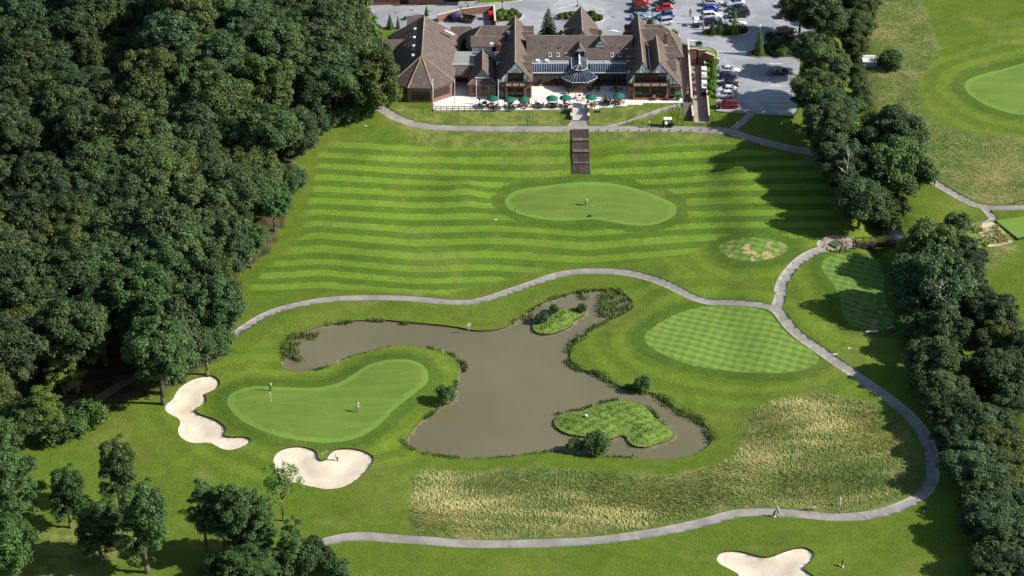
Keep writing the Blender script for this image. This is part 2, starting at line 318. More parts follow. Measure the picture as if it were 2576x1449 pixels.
# ------------------------------------------------------------------ ground materials
def grass_material(name, base=0):
    t = NT(name)
    A = t.attr
    o = t.obj()
    fine = t.noise(2.6, 5, .7, o); med = t.noise(.42, 4, .6, o); big = t.noise(.055, 3, .5, o)
    bright = (.152, .248, .027); dark = (.088, .155, .018); plain = (.106, .163, .018)
    ph = t.math('FRACT', t.math('ADD', A('phase'), t.math('MULTIPLY', t.math('SUBTRACT', med, .5), .16)))
    st = t.math('ABSOLUTE', t.math('SUBTRACT', ph, .5))          # .5 at a dark stripe's centre
    st = t.ramp(st, .19, .31)
    c = t.mix(st, bright, dark)
    c = t.mix(A('smask'), plain, c)
    # mower rings round greens and tees
    gd = A('gd')
    w = t.math('SINE', t.math('MULTIPLY', t.math('ADD', gd, t.math('MULTIPLY', big, 4)), 1.25))
    w = t.ramp(w, -.5, .7)
    wm = t.math('MULTIPLY', t.math('SUBTRACT', 1.0, t.ramp(gd, 6, 20)), t.math('SUBTRACT', 1.0, A('smask')))
    c = t.mix(t.math('MULTIPLY', t.math('MULTIPLY', w, wm), .55), c, (.155, .235, .026))
    ring = t.math('SUBTRACT', 1.0, t.ramp(gd, 1.7, 2.2))
    c = t.mix(t.math('MULTIPLY', ring, .8), c, (.068, .125, .016))
    # unmown bank, dry patches
    dry = t.ramp(big, .5, .72)
    c = t.mix(t.math('MULTIPLY', dry, .40), c, (.175, .195, .045))
    c = t.mix(A('bank'), c, t.mix(t.ramp(med, .35, .65), (.115, .16, .032), (.19, .22, .055)))
    vs1 = t.n('ShaderNodeTexNoise'); vs1.inputs['Scale'].default_value = .13; vs1.inputs['Detail'].default_value = 5; t.l(o, vs1.inputs['Vector'])
    c = t.mix(t.math('MULTIPLY', t.ramp(vs1.outputs[0], .6, .74), .35), c, (.25, .235, .09))
    # long grass
    ro = t.obj((1.0, 2.2, 1)); rn = t.noise(.55, 6, .72, ro, 1.2); rb = t.noise(.09, 4, .6, o)
    rc = t.mix(t.ramp(rb, .42, .68), (.10, .155, .035), (.25, .235, .085))
    rc = t.mix(t.ramp(rn, .5, .72), rc, (.33, .30, .14))
    c = t.mix(A('rough'), c, rc)
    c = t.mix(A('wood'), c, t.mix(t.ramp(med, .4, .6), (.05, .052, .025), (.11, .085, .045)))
    c = t.mix(1.0, c, t.mix(t.ramp(fine, .25, .75), (.72, .74, .70), (1.22, 1.2, 1.2)), 'MULTIPLY')
    c = t.mix(1.0, c, t.mix(t.ramp(med, .3, .7), (.88, .9, .85), (1.1, 1.08, 1.1)), 'MULTIPLY')
    t.bump(t.math('ADD', fine, t.math('MULTIPLY', t.noise(9, 3, .6, o), .5)), .9, .16)
    return t.col(c, .85, 0, .12)
M_GRASS = grass_material("grass_turf")
def green_mat(name, c1, c2, kind='green'):
    t = NT(name); o = t.obj(); med = t.noise(.35, 4, .6, o); fine = t.noise(3, 4, .7, o); stre = t.noise(.35, 4, .6, t.obj((.35, 1.5, 1)), 1.0)
    if kind == 'green': c = t.mix(t.ramp(stre, .3, .7), c1, c2)
    else:
        sep = t.n('ShaderNodeSeparateXYZ'); t.l(o, sep.inputs[0]); X, Y = sep.outputs[0], sep.outputs[1]
        wob = t.math('MULTIPLY', t.math('SUBTRACT', t.noise(.5, 2, .5, o), .5), .9)
        def wave(a, b, per):
            u = t.math('ADD', t.math('ADD', t.math('MULTIPLY', X, a), t.math('MULTIPLY', Y, b)), wob)
            return t.ramp(t.math('SINE', t.math('MULTIPLY', u, 2*math.pi/per)), -.35, .35)
        wa = wave(.42, .91, 1.75); wb = wave(.95, -.31, 1.85)
        f = t.math('MULTIPLY', t.math('ADD', t.math('MULTIPLY', wa, .62), t.math('MULTIPLY', wb, .38)), t.math('ADD', .55, t.math('MULTIPLY', med, .8)), clamp=True)
        c = t.mix(f, c2, c1)
        if kind == 'worn':
            wn_ = t.math('MULTIPLY', t.ramp(t.noise(.55, 5, .65, o, .6), .52, .6), t.attr('wear')); c = t.mix(wn_, c, (.48, .33, .17))
    edge = t.ramp(t.attr('ed'), .45, .95)
    c = t.mix(edge, (.145, .245, .042), c) if kind == 'green' else c
    c = t.mix(1.0, c, t.mix(t.ramp(fine, .25, .75), (.88, .88, .86), (1.1, 1.1, 1.1)), 'MULTIPLY')
    t.bump(fine, .4, .05)
    return t.col(c, .8, 0, .15)
M_GREEN = green_mat("green_turf", (.115, .182, .030), (.142, .212, .038))
M_TEE = green_mat("tee_turf", (.105, .190, .032), (.190, .285, .052), 'tee')
M_TEEW = green_mat("worn_tee_turf", (.085, .165, .030), (.155, .25, .045), 'worn')
def sand_mat():
    t = NT("bunker_sand"); o = t.obj(); b = t.noise(.2, 4, .6, o); f = t.noise(5, 4, .7, o)
    wv = t.n('ShaderNodeTexWave', wave_type='RINGS'); wv.inputs['Scale'].default_value = .55; wv.inputs['Distortion'].default_value = 9; wv.inputs['Detail'].default_value = 3; wv.inputs['Detail Scale'].default_value = .35
    t.l(o, wv.inputs[0])
    c = t.mix(t.ramp(b, .35, .65), (.63, .53, .40), (.76, .68, .54))
    c = t.mix(t.math('MULTIPLY', wv.outputs['Fac'], .3), c, (.55, .45, .33))
    c = t.mix(t.math('MULTIPLY', t.ramp(t.noise(.8,5,.7,o), .56, .7), .35), c, (.42, .32, .21))
    c = t.mix(1.0, c, t.mix(f, (.93, .93, .93), (1.05, 1.05, 1.05)), 'MULTIPLY')
    t.bump(t.math('ADD', wv.outputs['Fac'], f), .5, .05); return t.col(c, .9, 0, .1)
M_SAND = sand_mat()
def asphalt(name, c1, c2, sc=.25, stain=(.1,.1,.1)):
    t = NT(name); o = t.obj(); b = t.noise(sc, 5, .65, o); f = t.noise(9, 3, .7, o)
    c = t.mix(t.ramp(b, .35, .65), c1, c2); c = t.mix(t.math('MULTIPLY', t.ramp(t.noise(.7, 5, .7, o), .52, .75), .5), c, stain); c = t.mix(t.math('MULTIPLY', t.ramp(t.noise(.16, 3, .5, o, 1.5), .56, .66), .22), c, tuple(x*.72 for x in c1))
    c = t.mix(1.0, c, t.mix(f, (.85, .85, .85), (1.15, 1.15, 1.15)), 'MULTIPLY'); t.bump(f, .3, .02)
    return t.col(c, .85, 0, .2)
M_PATH = asphalt("path_tarmac", (.235, .22, .195), (.32, .30, .27), .3, (.22, .19, .15))
M_CARP = asphalt("car_park_tarmac", (.25, .26, .28), (.37, .38, .405), .1, (.22, .225, .24))
M_YARD = asphalt("yard_concrete", (.30, .27, .215), (.38, .345, .28), .4, (.2, .17, .13))
def paving(name, c1, c2, joint, size=.6):
    t = NT(name); o = t.obj()
    br = t.n('ShaderNodeTexBrick'); br.inputs['Scale'].default_value = 1; br.inputs['Brick Width'].default_value = size*1.4; br.inputs['Row Height'].default_value = size
    br.inputs['Mortar Size'].default_value = .018; br.offset = .35
    for i, cc in ((1, c1), (2, c2), (3, joint)): br.inputs[i].default_value = (*cc, 1)
    t.l(o, br.inputs[0]); b = t.noise(.6, 4, .6, o)
    c = t.mix(1.0, br.outputs[0], t.mix(b, (.88, .87, .85), (1.1, 1.1, 1.1)), 'MULTIPLY'); return t.col(c, .75, 0, .25)
M_TERR = paving("terrace_paving", (.80, .78, .70), (.72, .70, .64), (.5, .49, .44), .9)
M_LANE = paving("lane_brick_paving", (.19, .15, .15), (.24, .18, .17), (.13, .11, .11), .25)
def water_mat():
    t = NT("pond_water"); o = t.obj(); b = t.noise(.05, 3, .5, o)
    c = t.mix(t.ramp(b, .3, .7), (.140, .126, .070), (.168, .151, .088))
    f = t.noise(2.2, 4, .6, t.obj((1, 1.6, 1))); t.bump(f, .12, .04)
    m = t.col(c, .10, 0, .35); return m
M_WATER = water_mat()
M_EARTH = simple("bank_earth", (.10, .065, .04), .95, 0, .4, 2.0, .1)
def isle_mat():
    t = NT("island_plants"); o = t.obj(); a = t.noise(1.6, 5, .7, o, .6); b = t.noise(.3, 3, .5, o)
    c = t.mix(t.ramp(a, .35, .65), (.125, .205, .035), (.19, .285, .052)); c = t.mix(t.math('MULTIPLY', t.ramp(b, .5, .7), .4), c, (.22, .25, .06))
    t.bump(a, .6, .15); return t.col(c, .8, 0, .15)
M_ISLE = isle_mat()
M_CONC0 = simple('footing_concrete', (.4,.38,.35), .9)
M_SOIL = simple("bed_soil", (.07, .055, .035), .95, 0, .4, 1.5, .1)
M_KERB = simple("kerb_stone", (.58, .54, .44), .8, 0, .12, 2)
# ------------------------------------------------------------------ ground meshes
REG = [ # name, polygon, z function (None: terrain), skirt material, object name, material, label
 ('isleA', ISLE_A), ('isleB', ISLE_B), ('pond', POND), ('yard', YARD), ('cut1', CUT1), ('cut2', CUT2), ('lane', LANE), ('lawnb', LAWN_B), ('bed1', BED1), ('bed2', BED2), ('bed3', BED3), ('bed4', BED4), ('bed5', BED5),
 ('terr', TERR), ('b1', BUNK1), ('b2', BUNK2), ('b3', BUNK3)] + [('path', p) for p in PATHS] + [('gm', GREEN_M), ('gp', GREEN_P), ('gf', GREEN_F), ('tm', TEE_M), ('tp', TEE_P), ('tr1', TEE_R1), ('ts', TEE_S), ('lr', LAWN_R), ('carp', CARP)]
def T(x, y):
    z = T0(x, y); d = np.maximum(sdist(x, y, POND), 0); w = sst(0, 6, d)
    return .32*(1-w)+z*w
pts = []
gx = np.arange(-128, 128.1, 1.0); gy = np.arange(300, 534.1, 1.0)
XX, YY = np.meshgrid(gx, gy); XX = XX.ravel(); YY = YY.ravel()
jx = XX+rng.uniform(-.12, .12, XX.size); jy = YY+rng.uniform(-.12, .12, XX.size)
pts = list(zip(jx, jy))
for s, st in ((1, 12),):
    for x in np.arange(-300, 301, st):
        for y in np.arange(120, 720, st):
            if not (-132 < x < 132 and 296 < y < 538): pts.append((x+.01, y))
for a in (-4000, -1500, -600, 0, 600, 1500, 4000):
    for b in (-3500, -1200, -200, 1000, 2200, 4500): 
        if abs(a) > 300 or not (100 < b < 740): pts.append((float(a), float(b)))
edges = []
for nm, P in REG:
    Q = resample(P, .8); b = len(pts); pts += Q; n = len(Q)
    edges += [(b+i, b+(i+1) % n) for i in range(n)]
cv, ce, cf, *_ = delaunay_2d_cdt([Vector(p) for p in pts], edges, [], 0, 1e-4)
V2 = np.array([(p.x, p.y) for p in cv]); F3 = np.array([f for f in cf if len(f) == 3])
cen = V2[F3].mean(1); lab = np.full(len(F3), -1)
names = []
for k, (nm, P) in enumerate(REG):
    if nm not in names: names.append(nm)
    bb = np.array(P); m = (lab < 0) & (cen[:,0] > bb[:,0].min()) & (cen[:,0] < bb[:,0].max()) & (cen[:,1] > bb[:,1].min()) & (cen[:,1] < bb[:,1].max())
    idx = np.where(m)[0]
    if len(idx): ins = inside(cen[idx,0], cen[idx,1], P); lab[idx[ins]] = names.index(nm)
near = (np.abs(V2[:,0]) < 135) & (V2[:,1] > 290) & (V2[:,1] < 545)
ZT = T0(V2[:,0], V2[:,1]); ZT[near] = T(V2[near,0], V2[near,1]); ZT[V2[:,1] < 280] = .9
D_ = V2[:,1]*math.cos(PITCH)+(H-ZT)*math.sin(PITCH); UU = 1288+FPX*V2[:,0]/D_; VV = 724.5-FPX*(V2[:,1]*math.sin(PITCH)-(H-ZT)*math.cos(PITCH))/D_
def natt(f, fill=0.0):
    out = np.full(len(V2), fill); out[near] = f(V2[near,0], V2[near,1]); return out
def spots(x, y, s): return s*(np.sin(x*1.3+np.sin(y*.7)*2)+np.sin(y*1.1+x*.6))*.5
SM = natt(lambda x, y: sst(.3, -.3, sdist(x, y, STRIPES)+spots(x, y, .3)))
RO = natt(lambda x, y: np.maximum.reduce([sst(.5, -.5, sdist(x, y, P)+spots(x, y, .5)) for P in (ROUGH_M, ROUGH_F, ROUGH_D)]))
BK = natt(lambda x, y: np.maximum.reduce([sst(1.0, -.6, sdist(x, y, P)+spots(x, y, .4)) for P in BANKS]))
GD = natt(lambda x, y: np.minimum.reduce([np.maximum(sdist(x, y, P), 0) for P in (GREEN_M, GREEN_P, GREEN_F, TEE_M, TEE_P, TEE_R1)]), 99)
ED = natt(lambda x, y: np.maximum.reduce([np.maximum(-sdist(x, y, P), 0) for P in (GREEN_M, GREEN_P, GREEN_F)]), 0)
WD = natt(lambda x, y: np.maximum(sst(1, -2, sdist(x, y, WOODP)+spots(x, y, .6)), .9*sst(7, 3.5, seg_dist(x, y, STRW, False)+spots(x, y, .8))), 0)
PHS = np.zeros(len(V2)); PHS[near] = stripe_phase(UU[near], VV[near])
WEAR = natt(lambda x, y: np.exp(-((x-gp(q('6',(2060,1180)))[0][0])/6.5)**2-((y-gp(q('6',(2060,1175)))[0][1])/5.5)**2)*1.4)
def bunk_z(P):
    def f(x, y, z): d = np.maximum(-sdist(x, y, P), 0); return z-.30-.55*sst(0, 4.5, d)+.5*0
    return f
flat = lambda c: (lambda x, y, z: np.full(x.shape, c))
def isle_z(P):
    def f(x, y, z): d = np.maximum(-sdist(x, y, P), 0); return .30+.75*sst(0, 3.5, d)+.12*np.sin(x*2.1)*np.sin(y*2.7)*sst(.5, 1.5, d)
    return f
def lane_z(x, y, z): return np.full(x.shape, 6.985)
def green_z(h): return lambda x, y, z: z
SPEC = {'cut1':('stair_footing', M_CONC0, flat(5.4), None), 'cut2':('stair_footing', M_CONC0, flat(5.3), None), 'isleA':('island', M_ISLE, isle_z(ISLE_A), None), 'isleB':('island', M_ISLE, isle_z(ISLE_B), None), 'pond':('pond_water', M_WATER, flat(0.0), .34), 'yard':('yard', M_YARD, flat(5.75), None),
 'lane':('lane', M_LANE, lane_z, None), 'lawnb':('lawn', M_GRASS, flat(7.09), 7.0), 'bed1':('flower_bed', M_SOIL, flat(7.09), 7.0), 'bed2':('flower_bed', M_SOIL, flat(7.09), 7.0), 'bed3':('flower_bed', M_SOIL, flat(7.09), 7.0), 'bed4':('flower_bed', M_SOIL, flat(7.09), 7.0), 'bed5':('flower_bed', M_SOIL, flat(7.09), 7.0),
 'terr':('terrace', M_TERR, flat(7.0), 6.0), 'b1':('bunker', M_SAND, bunk_z(BUNK1), 'up'), 'b2':('bunker', M_SAND, bunk_z(BUNK2), 'up'), 'b3':('bunker', M_SAND, bunk_z(BUNK3), 'up'),
 'path':('path', M_PATH, lambda x, y, z: z-.07, 'up'), 'gm':('green', M_GREEN, None, None), 'gp':('green', M_GREEN, None, None), 'gf':('green', M_GREEN, None, None), 'tm':('tee', M_TEE, None, None), 'tp':('tee', M_TEEW, None, None),
 'tr1':('tee', M_TEEW, None, None), 'ts':('green', M_GREEN, None, None), 'lr':('lawn', M_GREEN, None, None), 'carp':('car_park', M_CARP, flat(6.97), None)}
CEN_W2 = gp(q('7',(1270,240)))[0]
def region_mesh(oname, mat, sel, zf, skirt, extra=None):
    F = F3[sel]; used, inv = np.unique(F, return_inverse=True); F = inv.reshape(-1, 3); x = V2[used,0]; y = V2[used,1]; z = ZT[used].copy(); zt = z.copy()
    if zf is not None: z = zf(x, y, z)
    verts = np.column_stack([x, y, z]); faces = [tuple(int(i) for i in f) for f in F]; mi = [0]*len(faces); src = list(used)
    vl = [tuple(v) for v in verts]
    if skirt is not None:
        cnt = {}
        for a, b, c in faces:
            for e in ((a,b),(b,c),(c,a)): k = (min(e), max(e)); cnt[k] = (cnt.get(k, (0, e))[0]+1, e)
        mp = {}
        def top(i):
            if i not in mp: mp[i] = len(vl); vl.append((vl[i][0], vl[i][1], zt[i]+.004 if skirt == 'up' else skirt)); src.append(src[i])
            return mp[i]
        for k, (c, e) in cnt.items():
            if c == 1: a, b = e; faces.append((b, a, top(a), top(b))); mi.append(1)
    me = bpy.data.meshes.new(oname); me.from_pydata(vl, [], faces); me.materials.append(mat)
    if skirt is not None: me.materials.append(M_KERB if skirt in (7.0, 6.0) else M_EARTH)
    me.polygons.foreach_set('material_index', mi); me.polygons.foreach_set('use_smooth', [m == 0 for m in mi])
    src = np.array(src)
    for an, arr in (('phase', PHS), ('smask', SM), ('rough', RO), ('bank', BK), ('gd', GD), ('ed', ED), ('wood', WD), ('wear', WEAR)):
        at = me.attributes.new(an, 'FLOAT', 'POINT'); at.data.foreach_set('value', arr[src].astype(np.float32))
    o = link(oname, me); o['kind'] = 'structure'; return o
if 1:
    x, y = V2[:,0], V2[:,1]; WEAR = np.maximum(WEAR, .9*np.exp(-((x-CEN_W2[0])/4)**2-((y-CEN_W2[1])/5)**2))
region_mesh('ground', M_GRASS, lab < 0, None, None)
for nm in names:
    on, mt, zf, sk = SPEC[nm]; sel = lab == names.index(nm)
    if sel.any(): region_mesh(on, mt, sel, zf, sk)
def gz(x, y): return float(T(np.array([float(x)]), np.array([float(y)]))[0])
# ------------------------------------------------------------------ building materials
def tile_mat():
    t = NT("roof_tiles"); g = t.n('ShaderNodeNewGeometry'); sep = t.n('ShaderNodeSeparateXYZ'); t.l(g.outputs['Position'], sep.inputs[0])
    w = t.math('SINE', t.math('MULTIPLY', sep.outputs[2], 2*math.pi/.22)); o = t.obj()
    a = t.noise(.8, 5, .65, o); b = t.noise(6, 4, .7, o)
    c = t.mix(t.ramp(a, .3, .7), (.098, .076, .068), (.142, .112, .098)); c = t.mix(t.math('MULTIPLY', t.ramp(w, .5, 1), .1), c, (.08, .06, .05))
    c = t.mix(t.math('MULTIPLY', t.ramp(b, .55, .8), .35), c, (.27, .21, .16)); t.bump(t.math('ADD', w, b), .35, .03); return t.col(c, .85, 0, .2)
M_TILE = tile_mat()
M_RIDGE = simple("ridge_tiles", (.34, .255, .16), .85, 0, .3, 3)
def brick_mat(name="brickwork", c1=(.26, .105, .075), c2=(.17, .07, .055), mort=(.36, .30, .25)):
    t = NT(name); g = t.n('ShaderNodeNewGeometry'); sep = t.n('ShaderNodeSeparateXYZ'); t.l(g.outputs['Position'], sep.inputs[0])
    cmb = t.n('ShaderNodeCombineXYZ'); t.l(t.math('ADD', sep.outputs[0], sep.outputs[1]), cmb.inputs[0]); t.l(sep.outputs[2], cmb.inputs[1])
    br = t.n('ShaderNodeTexBrick'); br.inputs['Scale'].default_value = 1; br.inputs['Brick Width'].default_value = .36; br.inputs['Row Height'].default_value = .13; br.inputs['Mortar Size'].default_value = .012
    for i, cc in ((1, c1), (2, c2), (3, mort)): br.inputs[i].default_value = (*cc, 1)
    t.l(cmb.outputs[0], br.inputs[0]); n = t.noise(1.3, 5, .7, cmb.outputs[0]); f = t.noise(4.2, 2, .5, cmb.outputs[0])
    c = t.mix(1.0, br.outputs[0], t.mix(n, (.7, .7, .72), (1.25, 1.2, 1.15)), 'MULTIPLY'); c = t.mix(t.math('MULTIPLY', t.ramp(f, .66, .7), .55), c, (.5, .42, .38))
    return t.col(c, .85, 0, .2)
M_BRICK = brick_mat()
M_WHITE = simple("white_render", (.88, .90, .92), .7, 0, .05, 1)
M_TIMB = simple("dark_timber", (.030, .017, .014), .6, 0, .3, 2)
M_FRAME = simple("window_timber", (.085, .035, .025), .55, 0, .25, 2)
M_PANE = simple("window_glass", (.018, .024, .026), .07, 0, .6, .5, .6)
M_ROOFG = simple("roof_glass", (.026, .042, .075), .14, 0, .5, .6, .6)
M_BAR = simple("glazing_bar", (.68, .70, .72), .5, 0, .05, 1)
M_PINK = simple("sandstone_panel", (.66, .40, .29), .8, 0, .12, 4)
M_LEAD = simple("flat_roof_felt", (.25, .265, .26), .8, 0, .2, .8)
M_STONE = simple("pale_stone", (.62, .56, .46), .8, 0, .12, 2)
M_POT = simple("chimney_pot", (.42, .17, .08), .8, 0, .2, 3)
M_METALW = simple("white_metal", (.78, .78, .76), .45, 0, .04, 1, .4)
M_METALD = simple("dark_metal", (.03, .03, .032), .5, .4, .2, 1)

CLUB = (10, 470, 7)
club = empty('clubhouse', CLUB, 0, 'long brown-tiled clubhouse with timbered white gables and a glass octagon behind the terrace', 'clubhouse')
def off(mb, org): mb.v = [(x-org[0], y-org[1], z-org[2]) for x, y, z in mb.v]; return mb
def cp(mb, name, mat, parent=None, smooth=False): return off(mb, CLUB).build(name, mat, parent or club, smooth)
def Yv(v, z): return U(1288, v, z)[1]
def Xv(u, v, z): return U(u, v, z)[0]
def solid(eave, ridge, faces, t=.2):
    """closed roof: eave loop, ridge points, faces index eave 0.. then ridge"""
    n = len(eave); mb = MB(); P = [(x, y, z-t) for x, y, z in eave]+list(eave)+list(ridge)
    F = [tuple(range(n-1, -1, -1))]+[(i, (i+1)%n, n+(i+1)%n, n+i) for i in range(n)]+[tuple(n+i for i in f) for f in faces]
    return mb.add(P, F)
def ridge_line(pts, parent, r=.13):
    mb = MB()
    for a, b in pts: mb.tube(a, b, r, r, 6)
    cp(mb, 'ridge_tiles', M_RIDGE, parent)
def ew(x0, x1, yr, zr, yf, zf, yb, zb, hl=0, hr=0, wall=True, zw=7.0, ins=.3, wm=None, name='roof'):
    e = [(x0,yf,zf),(x1,yf,zf),(x1,yb,zb),(x0,yb,zb)]; rd = [(x0+hl,yr,zr),(x1-hr,yr,zr)]
    rf = cp(solid(e, rd, [(0,1,5,4),(2,3,4,5),(1,2,5),(3,0,4)]), name, M_TILE)
    L = [((x0+hl,yr,zr),(x1-hr,yr,zr))]
    if hl: L += [(rd[0], e[0]), (rd[0], e[3])]
    if hr: L += [(rd[1], e[1]), (rd[1], e[2])]
    ridge_line(L, rf, .1)
    if wall: cp(MB().box(x0+ins, x1-ins, yf+ins, yb-ins, zw, min(zf,zb)-.21), 'wall', wm or M_BRICK)
    return rf
def cross(par, xin, xout, v, zr=13.4, hw=1.35, drop=1.35, zb=10.0):
    """side gable with its ridge running east-west, seen at survey height v"""
    yc = Yv(v, zr); s = 1 if xout > xin else -1; ze = zr-drop
    mb = MB()
    mb.slab([(xin,yc-hw,ze),(xout+s*.15,yc-hw,ze),(xout+s*.15,yc,zr),(xin,yc,zr)], .16)
    mb.slab([(xin,yc+hw,ze),(xout+s*.15,yc+hw,ze),(xout+s*.15,yc,zr),(xin,yc,zr)], .16)
    g = cp(mb, 'side_gable', M_TILE, par)
    w = MB(); a, b = sorted((xin, xout)); w.add([(a,yc-hw+.2,zb),(b,yc-hw+.2,zb),(b,yc+hw-.2,zb),(a,yc+hw-.2,zb),(a,yc-hw+.2,ze+.02),(b,yc-hw+.2,ze+.02),(b,yc+hw-.2,ze+.02),(a,yc+hw-.2,ze+.02),(a,yc,zr-.2),(b,yc,zr-.2)],
          [(0,3,2,1),(0,1,5,4),(2,3,7,6),(1,2,6,9,5),(3,0,4,8,7),(4,5,9,8),(6,7,8,9)])
    cp(w, 'gable_wall', M_WHITE, g); ridge_line([((xin,yc,zr+.02),(xout+s*.15,yc,zr+.02))], g, .08)
    t = MB()
    for x in (xout-s*.05,): t.box(x-.06, x+.06, yc-hw+.15, yc-hw+.27, zb, ze); 
    cp(t, 'timber_post', M_TIMB, g)
def ns_slabs(xl, zl, xr, zr, xg, zg, y0, y1, t=.13):
    mb = MB(); mb.slab([(xl,y0,zl),(xr,y0,zr),(xr,y1,zr),(xl,y1,zl)], t); mb.slab([(xg,y0,zg),(xr,y0,zr),(xr,y1,zr),(xg,y1,zg)], t); return mb
def window(par, x0, x1, y, z0, z1, nx=3, nz=2, fm=None, dy=-1, name='window'):
    fr = MB(); w = .07
    for i in range(nx+1): x = x0+(x1-x0)*i/nx; fr.box(x-w/2, x+w/2, y-.05, y+.05, z0, z1)
    for j in range(nz+1): z = z0+(z1-z0)*j/nz; fr.box(x0-w/2, x1+w/2, y-.045, y+.045, z-w/2, z+w/2)
    f = cp(fr, name, fm or M_FRAME, par); cp(MB().box(x0, x1, y-.012, y+.2, z0, z1), 'pane', M_PANE, f); return f
def wall_windows(p0, p1, z0, z1, nx, nz, par, m=.0, sill=True, name='window'):
    """window in the vertical plane p0->p1 (2D points), outside on the right-hand side of the direction"""
    dx, dy = p1[0]-p0[0], p1[1]-p0[1]; L = math.hypot(dx, dy); dx/=L; dy/=L; nx_, ny_ = dy, -dx; fr = MB(); w = .05
    def bar(a, b, za, zb, dep):
        A = (p0[0]+dx*a, p0[1]+dy*a); B = (p0[0]+dx*b, p0[1]+dy*b)
        fr.add([(A[0],A[1],za),(B[0],B[1],za),(B[0]+nx_*dep,B[1]+ny_*dep,za),(A[0]+nx_*dep,A[1]+ny_*dep,za),(A[0],A[1],zb),(B[0],B[1],zb),(B[0]+nx_*dep,B[1]+ny_*dep,zb),(A[0]+nx_*dep,A[1]+ny_*dep,zb)],
               [(0,3,2,1),(4,5,6,7),(0,1,5,4),(1,2,6,5),(2,3,7,6),(3,0,4,7)])
    for i in range(nx+1): a = L*i/nx; bar(max(0,a-w), min(L,a+w), z0, z1, .09)
    for j in range(nz+1): z = z0+(z1-z0)*j/nz; bar(0, L, z-w*.7, z+w*.7, .085)
    f = cp(fr, name, M_FRAME, par); fr = MB(); 
    A, B = p0, p1; e = .05
    fr.add([(A[0],A[1],z0),(B[0],B[1],z0),(B[0]+nx_*e,B[1]+ny_*e,z0),(A[0]+nx_*e,A[1]+ny_*e,z0),(A[0],A[1],z1),(B[0],B[1],z1),(B[0]+nx_*e,B[1]+ny_*e,z1),(A[0]+nx_*e,A[1]+ny_*e,z1)],
               [(0,3,2,1),(4,5,6,7),(0,1,5,4),(1,2,6,5),(2,3,7,6),(3,0,4,7)])
    cp(fr, 'pane', M_PANE, f); return f

# ---- the great hall with its faceted front (left)
HE = [(-24.5,464.9,10.5),(-21.15,462.35,10.5),(-16.05,462.2,10.5),(-11.9,465.4,10.5),(-10.4,487.0,10.4),(-26.3,487.0,10.4)]
HA, HB = (-18.42,467.9,15.1), (-18.4,488.0,15.1)
hall = cp(solid(HE, [HA, (-18.4,487.0,15.1)], [(0,1,6),(1,2,6),(2,3,6),(3,4,6),(4,7,6),(4,5,7),(5,0,6),(5,6,7)]), 'roof', M_TILE)
ridge_line([(HA,(-18.4,487,15.1)),(HA,HE[0]),(HA,HE[1]),(HA,HE[2]),(HA,HE[3])], hall, .13)
HW = [(-24.15,465.2),(-21.05,462.8),(-16.15,462.65),(-12.3,465.6),(-10.8,486.6),(-25.9,486.6)]
cp(MB().slab([(x,y,10.3) for x,y in HW], 4.6), 'wall', M_BRICK)
def lerp2(a, b, t): return (a[0]+(b[0]-a[0])*t, a[1]+(b[1]-a[1])*t)
wall_windows(lerp2(HW[0],HW[1],.12), lerp2(HW[0],HW[1],.9), 8.0, 9.75, 5, 3, club)
wall_windows(lerp2(HW[1],HW[2],.13), lerp2(HW[1],HW[2],.93), 7.5, 9.4, 6, 3, club)
wall_windows(lerp2(HW[2],HW[3],.08), lerp2(HW[2],HW[3],.88), 8.0, 9.75, 6, 5, club)
for v in (70.5, 92, 113, 136.5):
    y = Yv(v, 14.2); x = -20.3; m = MB(); m.lathe([(.42,-.6),(.42,.1),(.38,.22),(.2,.34),(0.01,.38)], (x, y, 13.9), 12); cp(m, 'roof_vent', M_METALW, hall, True)
p = Xv(1130, 80, 13.3); y = Yv(80, 13.3)
m = MB(); m.slab([(p-.9,y-.3,13.75),(p-.9,y+.3,13.75),(p+1.1,y+.3,12.65),(p+1.1,y-.3,12.65)], .12); cp(m, 'skylight', M_METALW, hall)
cross(hall, -18.6, -22.0, 41, 14.3, 1.3, 1.3, 12)
ew(-33, -20.5, Yv(101,12.6), 12.6, Yv(101,12.6)-3.4, 10.0, Yv(101,12.6)+3.4, 10.0, zw=6)
cp(MB().box(-29.5, -24.6, 467.2, 470.5, 5.8, 9.2), 'wall', M_BRICK)
# ---- link, flat roof and the buildings behind it
cp(MB().box(-12.4, -6.9, 472.2, 478.4, 7, 11), 'flat_roof', [M_LEAD])
cp(MB().box(-12.5, -6.8, 472.0, 472.2, 10.7, 11.12).box(-12.6, -12.4, 472.0, 478.4, 10.9, 11.12), 'roof_edge', M_METALW)
lk = cp(MB().slab([(-12.0,469.5,9.9),(-8.6,469.5,9.9),(-8.6,472.0,11.1),(-12.0,472.0,11.1)], .2), 'roof', M_TILE)
cp(MB().box(-11.9, -8.8, 469.9, 470.2, 9.2, 9.75).box(-11.9,-11.6,469.9,470.2,7,9.75).box(-9.1,-8.8,469.9,470.2,7,9.75), 'porch_frame', M_BRICK)
cp(MB().box(-11.6, -9.1, 472.1, 472.18, 7, 9.4), 'door', M_FRAME)
rc = ew(-8.6, -1.5, 480.2, 13.6, 478.2, 12.1, 482.4, 12.1, wm=M_WHITE)
cp(MB().box(-4.2, -3.2, 478.35, 478.47, 11, 12.0), 'vent_opening', M_METALD)
ew(-9.5, 0.3, Yv(65,14.7), 14.7, Yv(65,14.7)-3.8, 11.6, Yv(65,14.7)+3.8, 11.6, hl=3.2)
ew(-13.0, -6.5, Yv(67,12.2), 12.2, Yv(67,12.2)-2.6, 10.3, Yv(67,12.2)+2.6, 10.3, hr=2.2)
